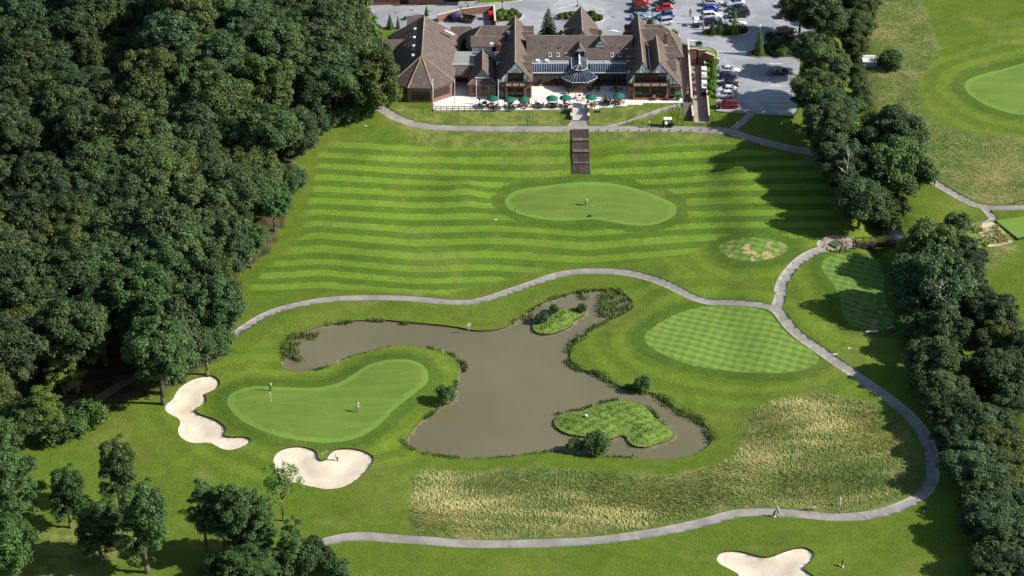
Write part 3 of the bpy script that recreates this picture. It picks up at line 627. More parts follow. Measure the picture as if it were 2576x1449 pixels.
# small wing with a gablet
sw = cp(solid([(-9.0,465.2,9.8),(-3.1,465.2,9.8),(-3.1,476,9.8),(-9.0,476,9.8)], [(-7.45,466.5,11.15),(-4.65,466.5,11.15),(-6.05,466.5,12.75),(-6.05,476,12.75)], [(0,1,5,4),(4,5,6),(1,2,7,6,5),(2,3,7),(3,0,4,6,7)]), 'roof', M_TILE)
cp(MB().slab([(-7.6,466.1,10.95),(-4.5,466.1,10.95),(-6.05,466.1,12.7)], .35, d=(0,1,0)), 'gablet', M_LEAD, sw)
cp(MB().slab([(-7.9,465.9,10.9),(-6.05,465.9,12.98),(-6.05,467.6,12.98),(-7.9,467.6,10.9)], .14).slab([(-4.2,465.9,10.9),(-6.05,465.9,12.98),(-6.05,467.6,12.98),(-4.2,467.6,10.9)], .14), 'gablet_roof', M_TILE, sw)
cp(MB().box(-7.6,-4.5,465.95,466.1,10.9,11.02), 'sill', M_METALW, sw)
ridge_line([((-6.05,466.1,12.95),(-6.05,476,12.8)),((-7.45,466.5,11.2),(-9,465.2,9.85)),((-4.65,466.5,11.2),(-3.1,465.2,9.85))], sw, .09)
cp(MB().box(-8.8, -3.3, 465.5, 475.8, 6.9, 9.6), 'wall', M_BRICK)
for x in (-8.05, -6.25, -4.45): window(club, x, x+1.15, 465.5, 7.75, 9.1, 2, 3)
# ---- gabled wings
def gable_front(xc, zp, z_beam, hw_tri, y, z_lo, xl, xr, parent, bandx):
    """white panels and dark framing under one gable"""
    sl = (zp-z_beam)/hw_tri; par = parent
    cp(MB().slab([(xc-hw_tri,y,z_beam),(xc+hw_tri,y,z_beam),(xc,y,zp)], .12, d=(0,1,0)), 'gable_panel', M_WHITE, par)
    t = MB(); w = .075
    t.box(xc-hw_tri-.1, xc+hw_tri+.1, y-.06, y-.003, z_beam-.09, z_beam+.09)
    for dx in (-.62, .62, -1.45, 1.45):
        h = (hw_tri-abs(dx))*sl
        if h > .15: t.box(xc+dx-w/2, xc+dx+w/2, y-.055, y-.003, z_beam+.09, z_beam+h)
    cp(t, 'timber_frame', M_TIMB, par)
def barge(par, xl, zl, xc, zp, xr, zr, y):
    m = MB()
    for a, b in (((xl,zl),(xc,zp)),((xr,zr),(xc,zp))):
        m.add([(a[0],y-.05,a[1]-.17),(b[0],y-.05,b[1]-.17),(b[0],y-.05,b[1]+.02),(a[0],y-.05,a[1]+.02),(a[0],y-.002,a[1]-.17),(b[0],y-.002,b[1]-.17),(b[0],y-.002,b[1]+.02),(a[0],y-.002,a[1]+.02)],
              [(0,1,2,3),(4,7,6,5),(0,4,5,1),(1,5,6,2),(2,6,7,3),(3,7,4,0)])
    cp(m, 'bargeboard', M_TIMB, par)
YF = 464.75
# wing one
r1 = cp(ns_slabs(-3.3,10.35, .64,15.1, 4.25,10.75, YF-.2, 487.3), 'roof', M_TILE); ridge_line([((.64,YF-.2,15.13),(.64,487.3,15.13))], r1)
barge(r1, -3.3,10.35, .64,15.1, 4.25,10.75, YF-.2)
cp(MB().slab([(-2.95,YF,10.4),(4.0,YF,10.7),(.64,YF,14.75)], 22.3, d=(0,1,0)), 'upper_wall', M_WHITE)
cp(MB().box(-3.0, 4.0, YF, 487, 6.9, 10.39), 'wall', M_BRICK)
gable_front(.64, 14.92, 12.7, 1.72, YF-.13, 0, 0, 0, r1, 0)
for pp in ([(-2.95,YF-.1,10.62),(-.82,YF-.1,10.62),(-.82,YF-.1,13.0),(-.95,YF-.1,12.95)], [(3.95,YF-.1,10.9),(2.37,YF-.1,10.62),(2.37,YF-.1,12.9),(2.4,YF-.1,12.8)]): cp(MB().slab(pp, .09, d=(0,1,0)), 'gable_panel', M_WHITE, r1)
t = MB(); t.box(-3.0,4.0,YF-.16,YF-.003,10.45,10.6)
for x in (-2.05, 2.32, -.82, 3.2): t.box(x-.05,x+.05,YF-.15,YF-.1,10.6,12.7-(0 if -1<x<2.4 else (1.2 if x<0 else .95)))
cp(t, 'timber_frame', M_TIMB, r1)
window(club, -.76, 2.31, YF-.1, 10.9, 12.7, 6, 3); window(club, -.72, 2.28, YF-.05, 7.65, 9.2, 8, 2)
window(club, -2.5, -1.6, YF-.05, 7.0, 9.4, 2, 2, name='door'); window(club, 3.1, 3.7, YF-.05, 7.2, 9.2, 1, 2)
def balcony(x0, x1, npan, y0=None):
    y0 = YF-1.15; b = cp(MB().box(x0, x1, y0, YF-.1, 10.05, 10.24), 'balcony', M_TIMB)
    pn = MB(); w = (x1-x0)/npan
    for i in range(npan): pn.box(x0+w*i+.1, x0+w*(i+1)-.1, y0+.02, y0+.09, 10.3, 10.98)
    cp(pn, 'balcony_panel', M_PINK, b)
    ps = MB()
    for x in (x0, x1): ps.box(x-.09, x+.09, y0-.03, y0+.15, 7.0 if 0 else 9.9, 12.1)
    for i in range(npan+1): ps.box(x0+w*i-.04, x0+w*i+.04, y0, y0+.1, 10.24, 11.1)
    ps.box(x0, x1, y0-.01, y0+.11, 11.02, 11.12); ps.box(x0, x0+.08, y0+.11, YF-.1, 10.3, 11.1); ps.box(x1-.08, x1, y0+.11, YF-.1, 10.3, 11.1)
    cp(ps, 'balcony_rail', M_TIMB, b)
    for x in (x0+.1, x1-.45): cp(MB().box(x, x+.4, y0+.3, YF-.02, 6.95, 10.04), 'brick_pier', M_BRICK, b)
    cp(MB().box(x0+.5, x1-.45, y0+.35, YF-.02, 6.95, 7.5), 'low_wall', M_BRICK, b)
balcony(-1.37, 2.85, 3)
m = MB()
for k in range(20):
    a = 2*math.pi*k/20; b = 2*math.pi*(k+1)/20; m.tube((.64+.33*math.cos(a),YF-.22,13.2+.33*math.sin(a)),(.64+.33*math.cos(b),YF-.22,13.2+.33*math.sin(b)),.05,.05,5)
m.tube((.64,YF-.22,13.2),(.8,YF-.22,13.3),.025,.025,4).tube((.64,YF-.22,13.2),(.58,YF-.22,13.42),.025,.025,4); cp(m, 'wall_clock', M_TIMB, r1)
for v in (156, 139.5): cross(r1, 1.5, 3.95, v)
for v in (80.5, 65.5): cross(r1, 1.5, 4.4, v, 13.6)
for v, xo in ((157.5, -2.3), (130.5, -3.4), (108, -2.3), (93.5, -2.0)): cross(r1, .2, xo, v, 13.0 if v < 157 else 12.6)
# wings two and three (twin gables)
r2 = cp(ns_slabs(23.4,10.4, 26.5,15.1, 28.25,12.4, YF-.2, 488.6), 'roof', M_TILE); ridge_line([((26.5,YF-.2,15.13),(26.5,488.6,15.13))], r2)
barge(r2, 23.4,10.4, 26.5,15.1, 28.25,12.4, YF-.2)
r3 = cp(ns_slabs(28.15,12.4, 29.85,15.1, 34.7,9.35, YF-.21, 477.6), 'roof', M_TILE); ridge_line([((29.85,YF-.21,15.13),(29.85,477.6,15.13))], r3)
barge(r3, 28.25,12.4, 29.85,15.1, 34.7,9.35, YF-.21)
cp(MB().slab([(23.75,YF,10.4),(34.3,YF,9.6),(33.2,YF,10.7),(29.85,YF,14.75),(28.2,YF,12.5),(26.5,YF,14.75)], 12.5, d=(0,1,0)), 'upper_wall', M_WHITE)
cp(MB().slab([(23.75,YF+12.5,10.4),(29.4,YF+12.5,10.4),(26.5,YF+12.5,14.75)], 11.2, d=(0,1,0)), 'upper_wall', M_WHITE)
cp(MB().box(23.7, 34.25, YF-.02, 477.3, 6.9, 9.6).box(23.7, 29.6, 477.31, 488.4, 6.9, 10.39), 'wall', M_BRICK)
gable_front(26.5, 14.92, 12.7, 1.62, YF-.13, 0,0,0, r2, 0); gable_front(29.85, 14.92, 12.7, 1.62, YF-.13, 0,0,0, r3, 0)
cp(MB().slab([(23.75,YF-.1,10.5),(25.0,YF-.1,10.5),(25.0,YF-.1,12.75)], .09, d=(0,1,0)), 'gable_panel', M_WHITE, r2)
cp(MB().slab([(31.4,YF-.1,10.2),(34.0,YF-.1,10.2),(31.4,YF-.1,12.95)], .09, d=(0,1,0)), 'gable_panel', M_WHITE, r3)
t = MB(); t.box(23.8,34.2,YF-.16,YF-.023,9.95,10.15).box(31.35,31.45,YF-.15,YF-.1,10.15,12.6).box(32.6,32.7,YF-.15,YF-.1,10.15,11.5).box(24.95,25.05,YF-.15,YF-.1,10.15,12.6).box(28.05,28.25,YF-.15,YF-.1,10.15,12.8)
cp(t, 'timber_frame', M_TIMB, r3)
window(club, 25.05, 27.98, YF-.1, 10.7, 12.7, 6, 3); window(club, 28.3, 31.35, YF-.1, 10.7, 12.7, 6, 3)
window(club, 25.1, 27.9, YF-.07, 7.75, 9.55, 7, 1); window(club, 28.4, 31.3, YF-.07, 7.75, 9.55, 7, 1)
window(club, 32.3, 33.1, YF-.07, 7.0, 9.3, 2, 1, name='door')
balcony(24.56, 31.9, 4)
for v, xo in ((153.5, 23.55), (142, 23.75), (122.6, 23.55)): cross(r2, 26.2, xo, v, 13.3)
for v, xo in ((78, 23.6), (62, 23.8)): cross(r2, 26.2, xo, v, 13.4)
cross(r2, 27.5, 30.7, 62, 13.4)
for v in (153, 134.5, 118): cross(r3, 31.0, 33.4, v, 13.3, 1.3, 1.3, 9.8)
cp(MB().slab([(33.4,467.5,11.0),(34.75,467.5,9.35),(34.75,479,9.35),(33.4,479,11.0)], .2), 'lean_to_roof', M_TILE, r3)
yr = Yv(72.7, 14.7)
ew(27.0, 35.6, yr, 14.7, yr-4.6, 10.4, yr+4.6, 10.4, hr=3.0)
# main range
mr = ew(3.0, 25.0, 478.2, 14.7, 474.2, 11.2, 482.2, 11.2, name='roof')
def on_slope(x, t): return (x, 474.2+4.0*t, 11.2+3.5*t)
for x in (7.85, 9.5, 11.3, 20.7, 22.3):
    a, b = on_slope(x, .1), on_slope(x, .27); n = Vector((0,-3.5,4)).normalized()*.12
    fr = MB(); P = [(x-.3,a[1],a[2]),(x+.3,a[1],a[2]),(x+.3,b[1],b[2]),(x-.3,b[1],b[2])]; fr.slab([tuple(Vector(p)+n) for p in P], .2, d=tuple(-n.normalized()))
    f = cp(fr, 'skylight', M_METALW, mr); fr = MB(); P = [(x-.22,a[1]+.1,a[2]+.0875),(x+.22,a[1]+.1,a[2]+.0875),(x+.22,b[1]-.08,b[2]-.07),(x-.22,b[1]-.08,b[2]-.07)]
    fr.slab([tuple(Vector(p)+n*1.12) for p in P], .05, d=tuple(-n.normalized())); cp(fr, 'pane', M_ROOFG, f)
m = MB()
for x in (7.1, 9.6, 10.0, 11.3, 20.6, 22.3):
    a = on_slope(x, .46); m.tube(a, (a[0], a[1], a[2]+.35), .07, .07, 6)
cp(m, 'vent_pipe', M_METALD, mr)
def front_dormer(xc, hw, t, ze, zp, win):
    yf, zb = 474.2+4*t, 11.2+3.5*t; yb = 474.2+4*(zp-11.2)/3.5
    d = cp(MB().slab([(xc-hw-.2,yf-.3,ze-.15),(xc,yf-.3,zp),(xc,yb,zp),(xc-hw-.2,yb,ze-.15)], .15).slab([(xc+hw+.2,yf-.3,ze-.15),(xc,yf-.3,zp),(xc,yb,zp),(xc+hw+.2,yb,ze-.15)], .15), 'dormer', M_TILE, mr)
    cp(MB().add([(xc-hw,yf,zb-.6),(xc+hw,yf,zb-.6),(xc+hw,yf,ze),(xc,yf,zp-.15),(xc-hw,yf,ze),(xc-hw,yb,zb-.6),(xc+hw,yb,zb-.6),(xc+hw,yb,ze),(xc,yb,zp-.15),(xc-hw,yb,ze)],[(0,1,2,3,4),(9,8,7,6,5),(0,5,6,1),(1,6,7,2),(2,7,8,3),(3,8,9,4),(4,9,5,0)]), 'dormer_wall', M_TIMB, d)
    cp(MB().slab([(xc-hw*.82,yf-.06,ze+.12),(xc+hw*.82,yf-.06,ze+.12),(xc,yf-.06,zp-.42)], .05, d=(0,1,0)), 'dormer_panel', M_WHITE, d)
    if win: cp(MB().box(xc-hw*.8, xc+hw*.8, yf-.05, yf-.003, zb+.05, ze-.1), 'pane', M_PANE, d)
    else: cp(MB().box(xc-hw*.88, xc+hw*.88, yf-.06, yf-.003, zb+.05, ze-.05), 'dormer_panel', M_WHITE, d)
front_dormer(13.95, 1.0, .1, 12.7, 14.0, True); front_dormer(18.35, 1.15, .5, 13.6, 14.85, False)
cp(MB().box(4.1, 23.6, 472.4, 474.5, 10.3, 11.0), 'flat_roof', M_LEAD)
for x in (5.3, 7.2): cp(MB().box(x-.4, x+.4, 473.1, 473.8, 11.0, 11.45).box(x-.05, x+.4, 472.9, 473.1, 11.15, 11.5), 'vent_unit', M_METALW)
for x in (19.3,): cp(MB().ell((x, 473.4, 11.1), (.2,.2,.2)), 'roof_light', M_METALW, None, True)
def leanto(x0, x1, n):
    g = cp(MB().slab([(x0,470.2,10.15),(x1,470.2,10.15),(x1,472.5,11.05),(x0,472.5,11.05)], .06), 'glass_roof', M_ROOFG); b = MB()
    for i in range(n+1): x = x0+(x1-x0)*i/n; b.tube((x,470.15,10.19),(x,472.5,11.09), .02, .02, 4)
    b.box(x0,x1,470.05,470.17,10.0,10.2); b.box(x0,x1,472.46,472.6,11.0,11.18); cp(b, 'glazing_bar', M_BAR, g)
    w = cp(MB().box(x0, x1, 470.5, 474.3, 7.0, 10.05), 'glazed_wall', M_PANE); t = MB(); k = max(3, round((x1-x0)/1.0))
    for i in range(k+1): x = x0+(x1-x0)*i/k; t.box(x-.07, x+.07, 470.38, 470.49, 7.0, 10.0)
    for z in (7.0, 7.75, 9.35): t.box(x0, x1, 470.37, 470.48, z, z+.12 if z > 7 else 7.5)
    cp(t, 'timber_frame', M_FRAME, w)
leanto(4.1, 11.6, 15); leanto(16.2, 23.6, 15)
# ---- glass octagon
OC = (13.85, 470.45)
def ring8(r, z, c=OC): 
    k = r/math.cos(math.pi/8); return [(c[0]+k*math.cos(math.pi/8+i*math.pi/4), c[1]+k*math.sin(math.pi/8+i*math.pi/4), z) for i in range(8)]
E0, E1 = ring8(3.6, 9.5), ring8(1.5, 10.75); oct_ = MB()
# eave loop: front half of the octagon, the sides run back to the house
def front5(Rg, yb): return [(Rg[3][0], yb, Rg[3][2]), Rg[3], Rg[4], Rg[5], Rg[6], Rg[7], Rg[0], (Rg[0][0], yb, Rg[0][2])]
def rem(L): return [L[0]]+L[2:6]+[L[7]]
A = rem(front5(E0, 474.2)); B = rem(front5(E1, 474.2))
for i in range(5): oct_.slab([A[i], A[i+1], B[i+1], B[i]], .05)
og = cp(oct_, 'octagon_roof', M_ROOFG)
bars = MB()
for i in range(5):
    n = {0:7, 1:4, 2:4, 3:4, 4:7}[i]
    for k in range(n+1):
        a = Vector(A[i]).lerp(Vector(A[i+1]), k/n); b = Vector(B[i]).lerp(Vector(B[i+1]), k/n); r = .035 if k in (0, n) else .014
        bars.tube(a+Vector((0,0,.04)), b+Vector((0,0,.04)), r, r, 4)
    bars.tube(Vector(A[i])+Vector((0,0,-.02)), Vector(A[i+1])+Vector((0,0,-.02)), .055, .055, 5)
cp(bars, 'glazing_bar', M_BAR, og)
C1 = rem(front5(ring8(1.62, 11.3), 474.4)); top = (OC[0], OC[1], 12.0); topb = (OC[0], 474.4, 12.0)
cw = MB(); q8 = rem(front5(ring8(1.45, 10.7), 474.2))
for i in range(5): cw.slab([q8[i], q8[i+1], (*q8[i+1][:2], 11.28), (*q8[i][:2], 11.28)], .06, d=(0,.7,0))
cp(cw, 'clerestory', M_FRAME, og)
ct = MB()
for i in (1, 2, 3): ct.slab([C1[i], C1[i+1], top], .05)
ct.slab([C1[0], C1[1], top, topb], .05); ct.slab([C1[4], C1[5], topb, top], .05); tp = cp(ct, 'lantern_roof', M_ROOFG, og)
bars = MB()
for i in range(5): bars.tube(C1[i], C1[i+1], .06, .06, 5)
for i in (1,2,3,4): bars.tube(C1[i], top, .045, .045, 4)
for k in range(5): y = 471+k*.75; bars.tube((OC[0],y,12.03),(C1[4][0],y,11.33),.015,.015,4); bars.tube((OC[0],y,12.03),(C1[1][0],y,11.33),.015,.015,4)
bars.tube((OC[0],OC[1]-.05,12.1), (OC[0],474.4,12.1), .17, .17, 8); bars.lathe([(.3,0),(.3,.16),(.18,.24)], (OC[0],OC[1],11.98), 10); cp(bars, 'glazing_bar', M_BAR, og)
W0 = ring8(3.35, 0); WL = [(W0[3][0],470.8)]+[W0[i][:2] for i in (4,5,6,7)]+[(W0[0][0],470.8)]; WL = [(W0[3][0],471.6),*[W0[i][:2] for i in (4,5,6,7)],(W0[0][0],471.6)]
cp(MB().slab([(x,y,7.55) for x,y in WL], .6), 'plinth', M_BRICK); cp(MB().slab([(OC[0]+(x-OC[0])*.985, OC[1]+(y-OC[1])*.985, 9.45) for x,y in WL], 2.4), 'glazed_wall', M_PANE)
for i in range(5):
    t = MB(); a, b = WL[i], WL[i+1]; L = math.dist(a, b); k = 4 if i in (1,2,3) else 3
    for j in range(k+1): x, y = lerp2(a, b, j/k); t.tube((x,y,7.5),(x,y,9.45), .075 if j in (0,k) else .04, None, 4)
    for z in (7.6, 8.9, 9.4): t.tube((*a,z),(*b,z), .05, .05, 4)
    cp(t, 'window', M_FRAME)
# back centre wing, chimneys
r5 = cp(ns_slabs(11.0,10.4, 14.6,15.1, 18.2,10.4, 479.5, Yv(14,15.1)), 'roof', M_TILE); ridge_line([((14.6,479.5,15.13),(14.6,Yv(14,15.1),15.13))], r5)
cp(MB().slab([(11.3,480,10.3),(17.9,480,10.3),(14.6,480,14.7)], 12, d=(0,1,0)), 'upper_wall', M_WHITE); cp(MB().box(11.3,17.9,482.3,492,6.9,10.28), 'wall', M_BRICK)
cross(r5, 14.2, 11.2, 72, 13.2); cross(r5, 15.0, 18.0, 72, 13.2)
def chimney(x, y, z0, z1, w=.55, d=.45):
    c = cp(MB().box(x-w/2,x+w/2,y-d/2,y+d/2,z0,z1).box(x-w/2-.08,x+w/2+.08,y-d/2-.08,y+d/2+.08,z1-.25,z1-.05), 'chimney', M_BRICK)
    cp(MB().lathe([(.14,0),(.11,.4)],(x-.12,y,z1),8).lathe([(.14,0),(.11,.4)],(x+.14,y,z1),8), 'chimney_pot', M_POT, c); cp(MB().box(x-w/2-.12,x+w/2+.12,y-d/2-.12,y-d/2,z0+.2,z0+.5), 'flashing', M_METALW, c)
chimney(-2.75, 475.3, 11.5, 14.2, .9, .6); chimney(31.9, 478.9, 12, 15.0, .8, .7)
cp(MB().box(-4.6,-3.8,476.6,477.2,13.1,13.6), 'vent_unit', M_METALW); cp(MB().box(-1.0,-.3,481,481.6,13.6,14.2), 'vent_unit', M_METALW)
cp(MB().box(34.75,34.83,464.6,489,6.9,7.6), 'plinth_kerb', M_STONE)
# ------------------------------------------------------------------ vegetation
def leaf_mat(name, c1, c2, c3=None, rough=.6):
    t = NT(name); oi = t.n('ShaderNodeObjectInfo'); ti = t.attr('tint')
    f = t.math('ADD', t.math('MULTIPLY', ti, .75), t.math('MULTIPLY', oi.outputs['Random'], .25))
    c = t.mix(t.ramp(f, .1, .9), c1, c2); c = t.mix(1.0, c, oi.outputs['Color'], 'MULTIPLY')
    t.col(c, rough, 0, .25); out = t.t.nodes['Material Output']
    tr = t.n('ShaderNodeBsdfTranslucent'); t.l(t.mix(1.0, c, (1.1, 1.25, .5), 'MULTIPLY'), tr.inputs[0]); ms = t.n('ShaderNodeMixShader'); ms.inputs[0].default_value = .22
    t.l(t.b.outputs[0], ms.inputs[1]); t.l(tr.outputs[0], ms.inputs[2]); t.l(ms.outputs[0], out.inputs[0]); return t.m
M_LEAF = leaf_mat("foliage", (.038, .064, .023), (.104, .152, .050))
M_REED = leaf_mat("reed_blades", (.075, .115, .035), (.20, .26, .085))
M_LONG = leaf_mat("long_grass_blades", (.13, .19, .04), (.62, .55, .25), None, .8)
M_ISLV = leaf_mat("island_leaves", (.125, .205, .038), (.22, .32, .065))
M_BARK = simple("bark", (.13, .105, .075), .95, 0, .35, 1.2, .1)
M_BIRCH = simple("pale_bark", (.5, .48, .43), .9, 0, .35, 1.5, .1)
def quads(C, N, S, asp, rg, droop=0):
    """diamond leaf clumps: centres C, normals N, size S"""
    n = len(C); N = N/np.linalg.norm(N, axis=1, keepdims=True); a = rg.normal(size=(n, 3)); A = np.cross(N, a); A /= np.linalg.norm(A, axis=1, keepdims=True)+1e-9; B = np.cross(N, A)
    S = S.reshape(-1, 1); k = rg.uniform(.75, 1.25, (n, 1))
    P = np.stack([C+A*S, C+B*S*asp*k, C-A*S, C-B*S*asp*k], 1).reshape(-1, 3); return P
def mesh_np(name, P, nq, tint, mat, extra=None):
    """nq quads from P (4 verts each); extra: (verts, faces, tint) appended"""
    me = bpy.data.meshes.new(name); nv = len(P); ef = []; 
    if extra is not None: P = np.vstack([P, extra[0]]); ef = extra[1]
    loops = list(range(nv)); 
    me.vertices.add(len(P)); me.vertices.foreach_set('co', P.astype(np.float32).ravel())
    el = [i+nv for f in ef for i in f]; me.loops.add(nv+len(el)); me.loops.foreach_set('vertex_index', np.array(loops+el, dtype=np.int32))
    me.polygons.add(nq+len(ef)); st = list(range(0, nv, 4)); p = nv
    for f in ef: st.append(p); p += len(f)
    me.polygons.foreach_set('loop_start', np.array(st, dtype=np.int32))
    me.update(calc_edges=True); me.validate()
    tt = np.repeat(tint, 4); 
    if extra is not None: tt = np.concatenate([tt, extra[2]])
    at = me.attributes.new('tint', 'FLOAT', 'POINT'); at.data.foreach_set('value', tt.astype(np.float32)); me.materials.append(mat)
    return me
_ib = bmesh.new(); bmesh.ops.create_icosphere(_ib, subdivisions=1, radius=1); ICO_V = np.array([v.co[:] for v in _ib.verts]); ICO_F = [tuple(v.index for v in f.verts) for f in _ib.faces]; _ib.free()
def crown(name, lobes, per, size, seed, mat=None, core=.62, asp=.62, up=.45):
    """lobes: (x, y, z, r)"""
    rg = np.random.default_rng(seed); C = []; N = []; S = []; Tn = []; EV = []; EF = []; ET = []
    for (x, y, z, r) in lobes:
        n = int(per*r*r); d = rg.normal(size=(n, 3)); d /= np.linalg.norm(d, axis=1, keepdims=True); d[:,2] = np.where(d[:,2] < -.35, -d[:,2], d[:,2])
        rad = r*(1.12-.52*rg.random(n)**1.3)*rg.uniform(.9, 1.16, n); c = np.array([x, y, z])+d*rad[:,None]*np.array([1, 1, .86])
        lt = rg.uniform(.15, .85); C.append(c); N.append(d+rg.normal(size=(n, 3))*.55+np.array([0, 0, up])); S.append(size*rg.uniform(.6, 1.35, n)); Tn.append(np.clip(lt+rg.normal(size=n)*.2, 0, 1))
        if core:
            b = sum(len(e) for e in EV); EV.append(np.array([x, y, z])+ICO_V*r*core*rg.uniform(.85, 1.1, (len(ICO_V), 1))); EF += [tuple(b+i for i in f) for f in ICO_F]; ET.append(np.full(len(ICO_V), lt))
    C = np.vstack(C); N = np.vstack(N); S = np.concatenate(S); Tn = np.concatenate(Tn); P = quads(C, N, S, asp, rg)
    return mesh_np(name, P, len(C), Tn, mat or M_LEAF, (np.vstack(EV), EF, np.concatenate(ET)) if core else None)
def dome_lobes(Rr, zc, hz, n, rl, seed, low=-.45, irregular=.15):
    rg = np.random.default_rng(seed); out = []
    for i in range(n):
        t = (i+.5)/n; cz = 1-(1-low)*t; a = i*2.39996+rg.uniform(-.3, .3); rr = math.sqrt(max(0, 1-cz*cz)); k = min(rg.uniform(1-irregular, 1+irregular*.6), 1.14)
        r = rl*rg.choice([.55,.7,.85,1.0,1.15,1.35]); q_ = .80*k; out.append((math.cos(a)*rr*Rr*q_, math.sin(a)*rr*Rr*q_, zc+cz*hz*q_, r))
    for i in range(max(3, n//5)):
        a = rg.uniform(0, 6.28); r0 = Rr*.4*rg.random(); out.append((math.cos(a)*r0, math.sin(a)*r0, zc+hz*rg.uniform(-.3, .4), rl*1.5))
    return out
def trunk_mesh(name, ht, r, lobes, seed, mat, nl=6, lean=.4):
    rg = random.Random(seed); mb = MB(); z = [0, .12, .45, .8, 1.0]; px = [(0,0,-.6)]+[(rg.uniform(-lean,lean)*k, rg.uniform(-lean,lean)*k, ht*k) for k in z[1:]]
    mb.path(px, [r*1.35, r, r*.85, r*.6, r*.3], 8); ls = sorted(lobes, key=lambda l: -l[3]); rg.shuffle(ls)
    for l in ls[:nl]:
        a = Vector(px[2]).lerp(Vector(px[3]), rg.random()); b = Vector(l[:3]); m = a.lerp(b, .5)+Vector((rg.uniform(-.4,.4), rg.uniform(-.4,.4), -.4)); mb.path([a, m, b], [r*.42, r*.25, r*.08], 6)
    me = mb.build(name, mat, None, True); o = me; d = o.data; bpy.data.objects.remove(o); return d
PROTO = {}
def add_proto(key, Rr, ht, zc, hz, n, rl, per, size, seed, bark=None, low=-.45, core=.62, nl=6, tr=.32, irr=.15, mat=None, lobes=None):
    lb = lobes or dome_lobes(Rr, zc, hz, n, rl, seed, low, irr)
    PROTO[key] = dict(R=Rr, hc=zc, ht=ht, crown=crown('crown', lb, per, size, seed, mat, core), trunk=trunk_mesh('trunk', zc+hz*.35, tr, lb, seed, bark or M_BARK, nl))
for k, (Rr, hz, n, rl, sd) in enumerate([(5, 4.6, 84, 1.02, 11), (5, 5.4, 96, .96, 22), (5, 4.2, 78, 1.1, 33), (5, 6.2, 104, .95, 44), (5, 5.0, 92, .98, 55)]):
    add_proto('oak%d' % k, Rr, 15, 9.2, hz, n, rl, 270, .195, sd, irr=.34, low=-.75)
for k, (hz, n, rl, sd) in enumerate([(4.3, 92, 1.0, 111), (3.8, 84, 1.05, 122), (5.0, 98, .95, 133)]):
    add_proto('low%d' % k, 5, 9, 4.2, hz, n, rl, 270, .195, sd, irr=.36, low=-.85)
for k, (hz, n, rl, sd) in enumerate([(4.3, 92, 1.0, 211), (4.8, 96, 1.0, 222)]):
    add_proto('mid%d' % k, 5, 11, 6.2, hz, n, rl, 270, .195, sd, irr=.34, low=-.75)
add_proto('slim', 2.6, 15, 8.5, 6.0, 52, .66, 420, .15, 61, low=-.9, irr=.55, nl=8, tr=.24)
add_proto('slimb', 2.8, 15, 8.5, 6.4, 50, .64, 380, .15, 67, low=-.95, irr=.6, nl=9, tr=.2, bark=M_BIRCH)
add_proto('tall', 3.4, 16, 8.2, 7.2, 84, .72, 380, .16, 71, low=-.95, irr=.6, nl=9, tr=.3)
add_proto('sparse', 3.2, 9, 6.4, 3.4, 30, .62, 170, .14, 81, low=-.6, core=0, irr=.4, nl=18, tr=.16)
add_proto('bush', 1.5, 2.4, .75, 1.1, 16, .55, 520, .12, 91, low=-.5, tr=.06)
add_proto('ball', 1.0, 1.6, .75, .85, 26, .35, 1100, .08, 97, low=-.9, irr=.04, tr=.06)
def conifer_lobes(): return None
def conifer(seed, mat, dens=1.0):
    rg = np.random.default_rng(seed); C = []; N = []; S = []; T_ = []; Hh = 7.0; mb = MB(); mb.path([(0,0,-.3),(0,0,3.5),(0,0,Hh)], [.16,.09,.015], 7)
    nlv = 17
    for i in range(nlv):
        z = .35+(Hh-.6)*(i/nlv)**.95; L = 2.25*(1-(z/Hh))**.85+.12; nb = max(5, int(13*(1-i/nlv))+4)
        for j in range(nb):
            a = j*2*math.pi/nb+i*1.1+rg.uniform(-.15,.15); l = L*rg.uniform(.78,1.12); m = max(4, int(26*l*dens)); t = rg.random(m)**.7; sag = -.42*t*t*l+.1*t*l
            x = math.cos(a)*t*l; y = math.sin(a)*t*l; wv = rg.normal(size=m)*.13*(1.25-t)*l*.7; x = x-math.sin(a)*wv; y = y+math.cos(a)*wv
            C.append(np.column_stack([x, y, z+sag+rg.normal(size=m)*.04])); N.append(np.column_stack([np.cos(a)*.5+rg.normal(size=m)*.3, np.sin(a)*.5+rg.normal(size=m)*.3, np.full(m, 1.0)])); S.append(rg.uniform(.10,.19,m)); T_.append(np.clip(rg.uniform(.2,.8)+rg.normal(size=m)*.15+.25*(t-.5),0,1))
            if j % 2 == 0: mb.tube((0,0,z),(math.cos(a)*l*.8,math.sin(a)*l*.8,z-.2*l),.03,.01,4)
    C = np.vstack(C); P = quads(C, np.vstack(N), np.concatenate(S), .5, rg); o = mb.build('trunk', M_BARK, None, True); d = o.data; bpy.data.objects.remove(o)
    return dict(R=2.1, hc=2.5, ht=7, crown=mesh_np('crown', P, len(C), np.concatenate(T_), mat), trunk=d)
PROTO['fir'] = conifer(5, M_LEAF)
TREES = []
def plant(key, x, y, z, sc, szz=None, label='', cat='tree', group=None, color=(1,1,1), name='broadleaf_tree', trunk=True):
    p = PROTO[key]; r = empty(name, (x, y, z), random.uniform(0, 6.28), label, cat, group)
    r.scale = (sc, sc, szz or sc)
    if trunk: link('trunk', p['trunk'], r)
    c = link('crown' if name not in ('bush','shrub','clipped_bush') else 'foliage', p['crown'], r); c.color = (*color, 1); return r
def at_crown(key, u, v, w, label, ht=1.0, color=(1,1,1), cat='tree', group=None, name='broadleaf_tree', trunk=True):
    """crown centre seen at (u, v), crown w survey pixels wide"""
    p = PROTO[key]; s = w/2*.0795/p['R']; x, y, z = G(u, v, p['hc']*s*ht); return plant(key, x, y, z, s, s*ht, label, cat, group, color, name, trunk)
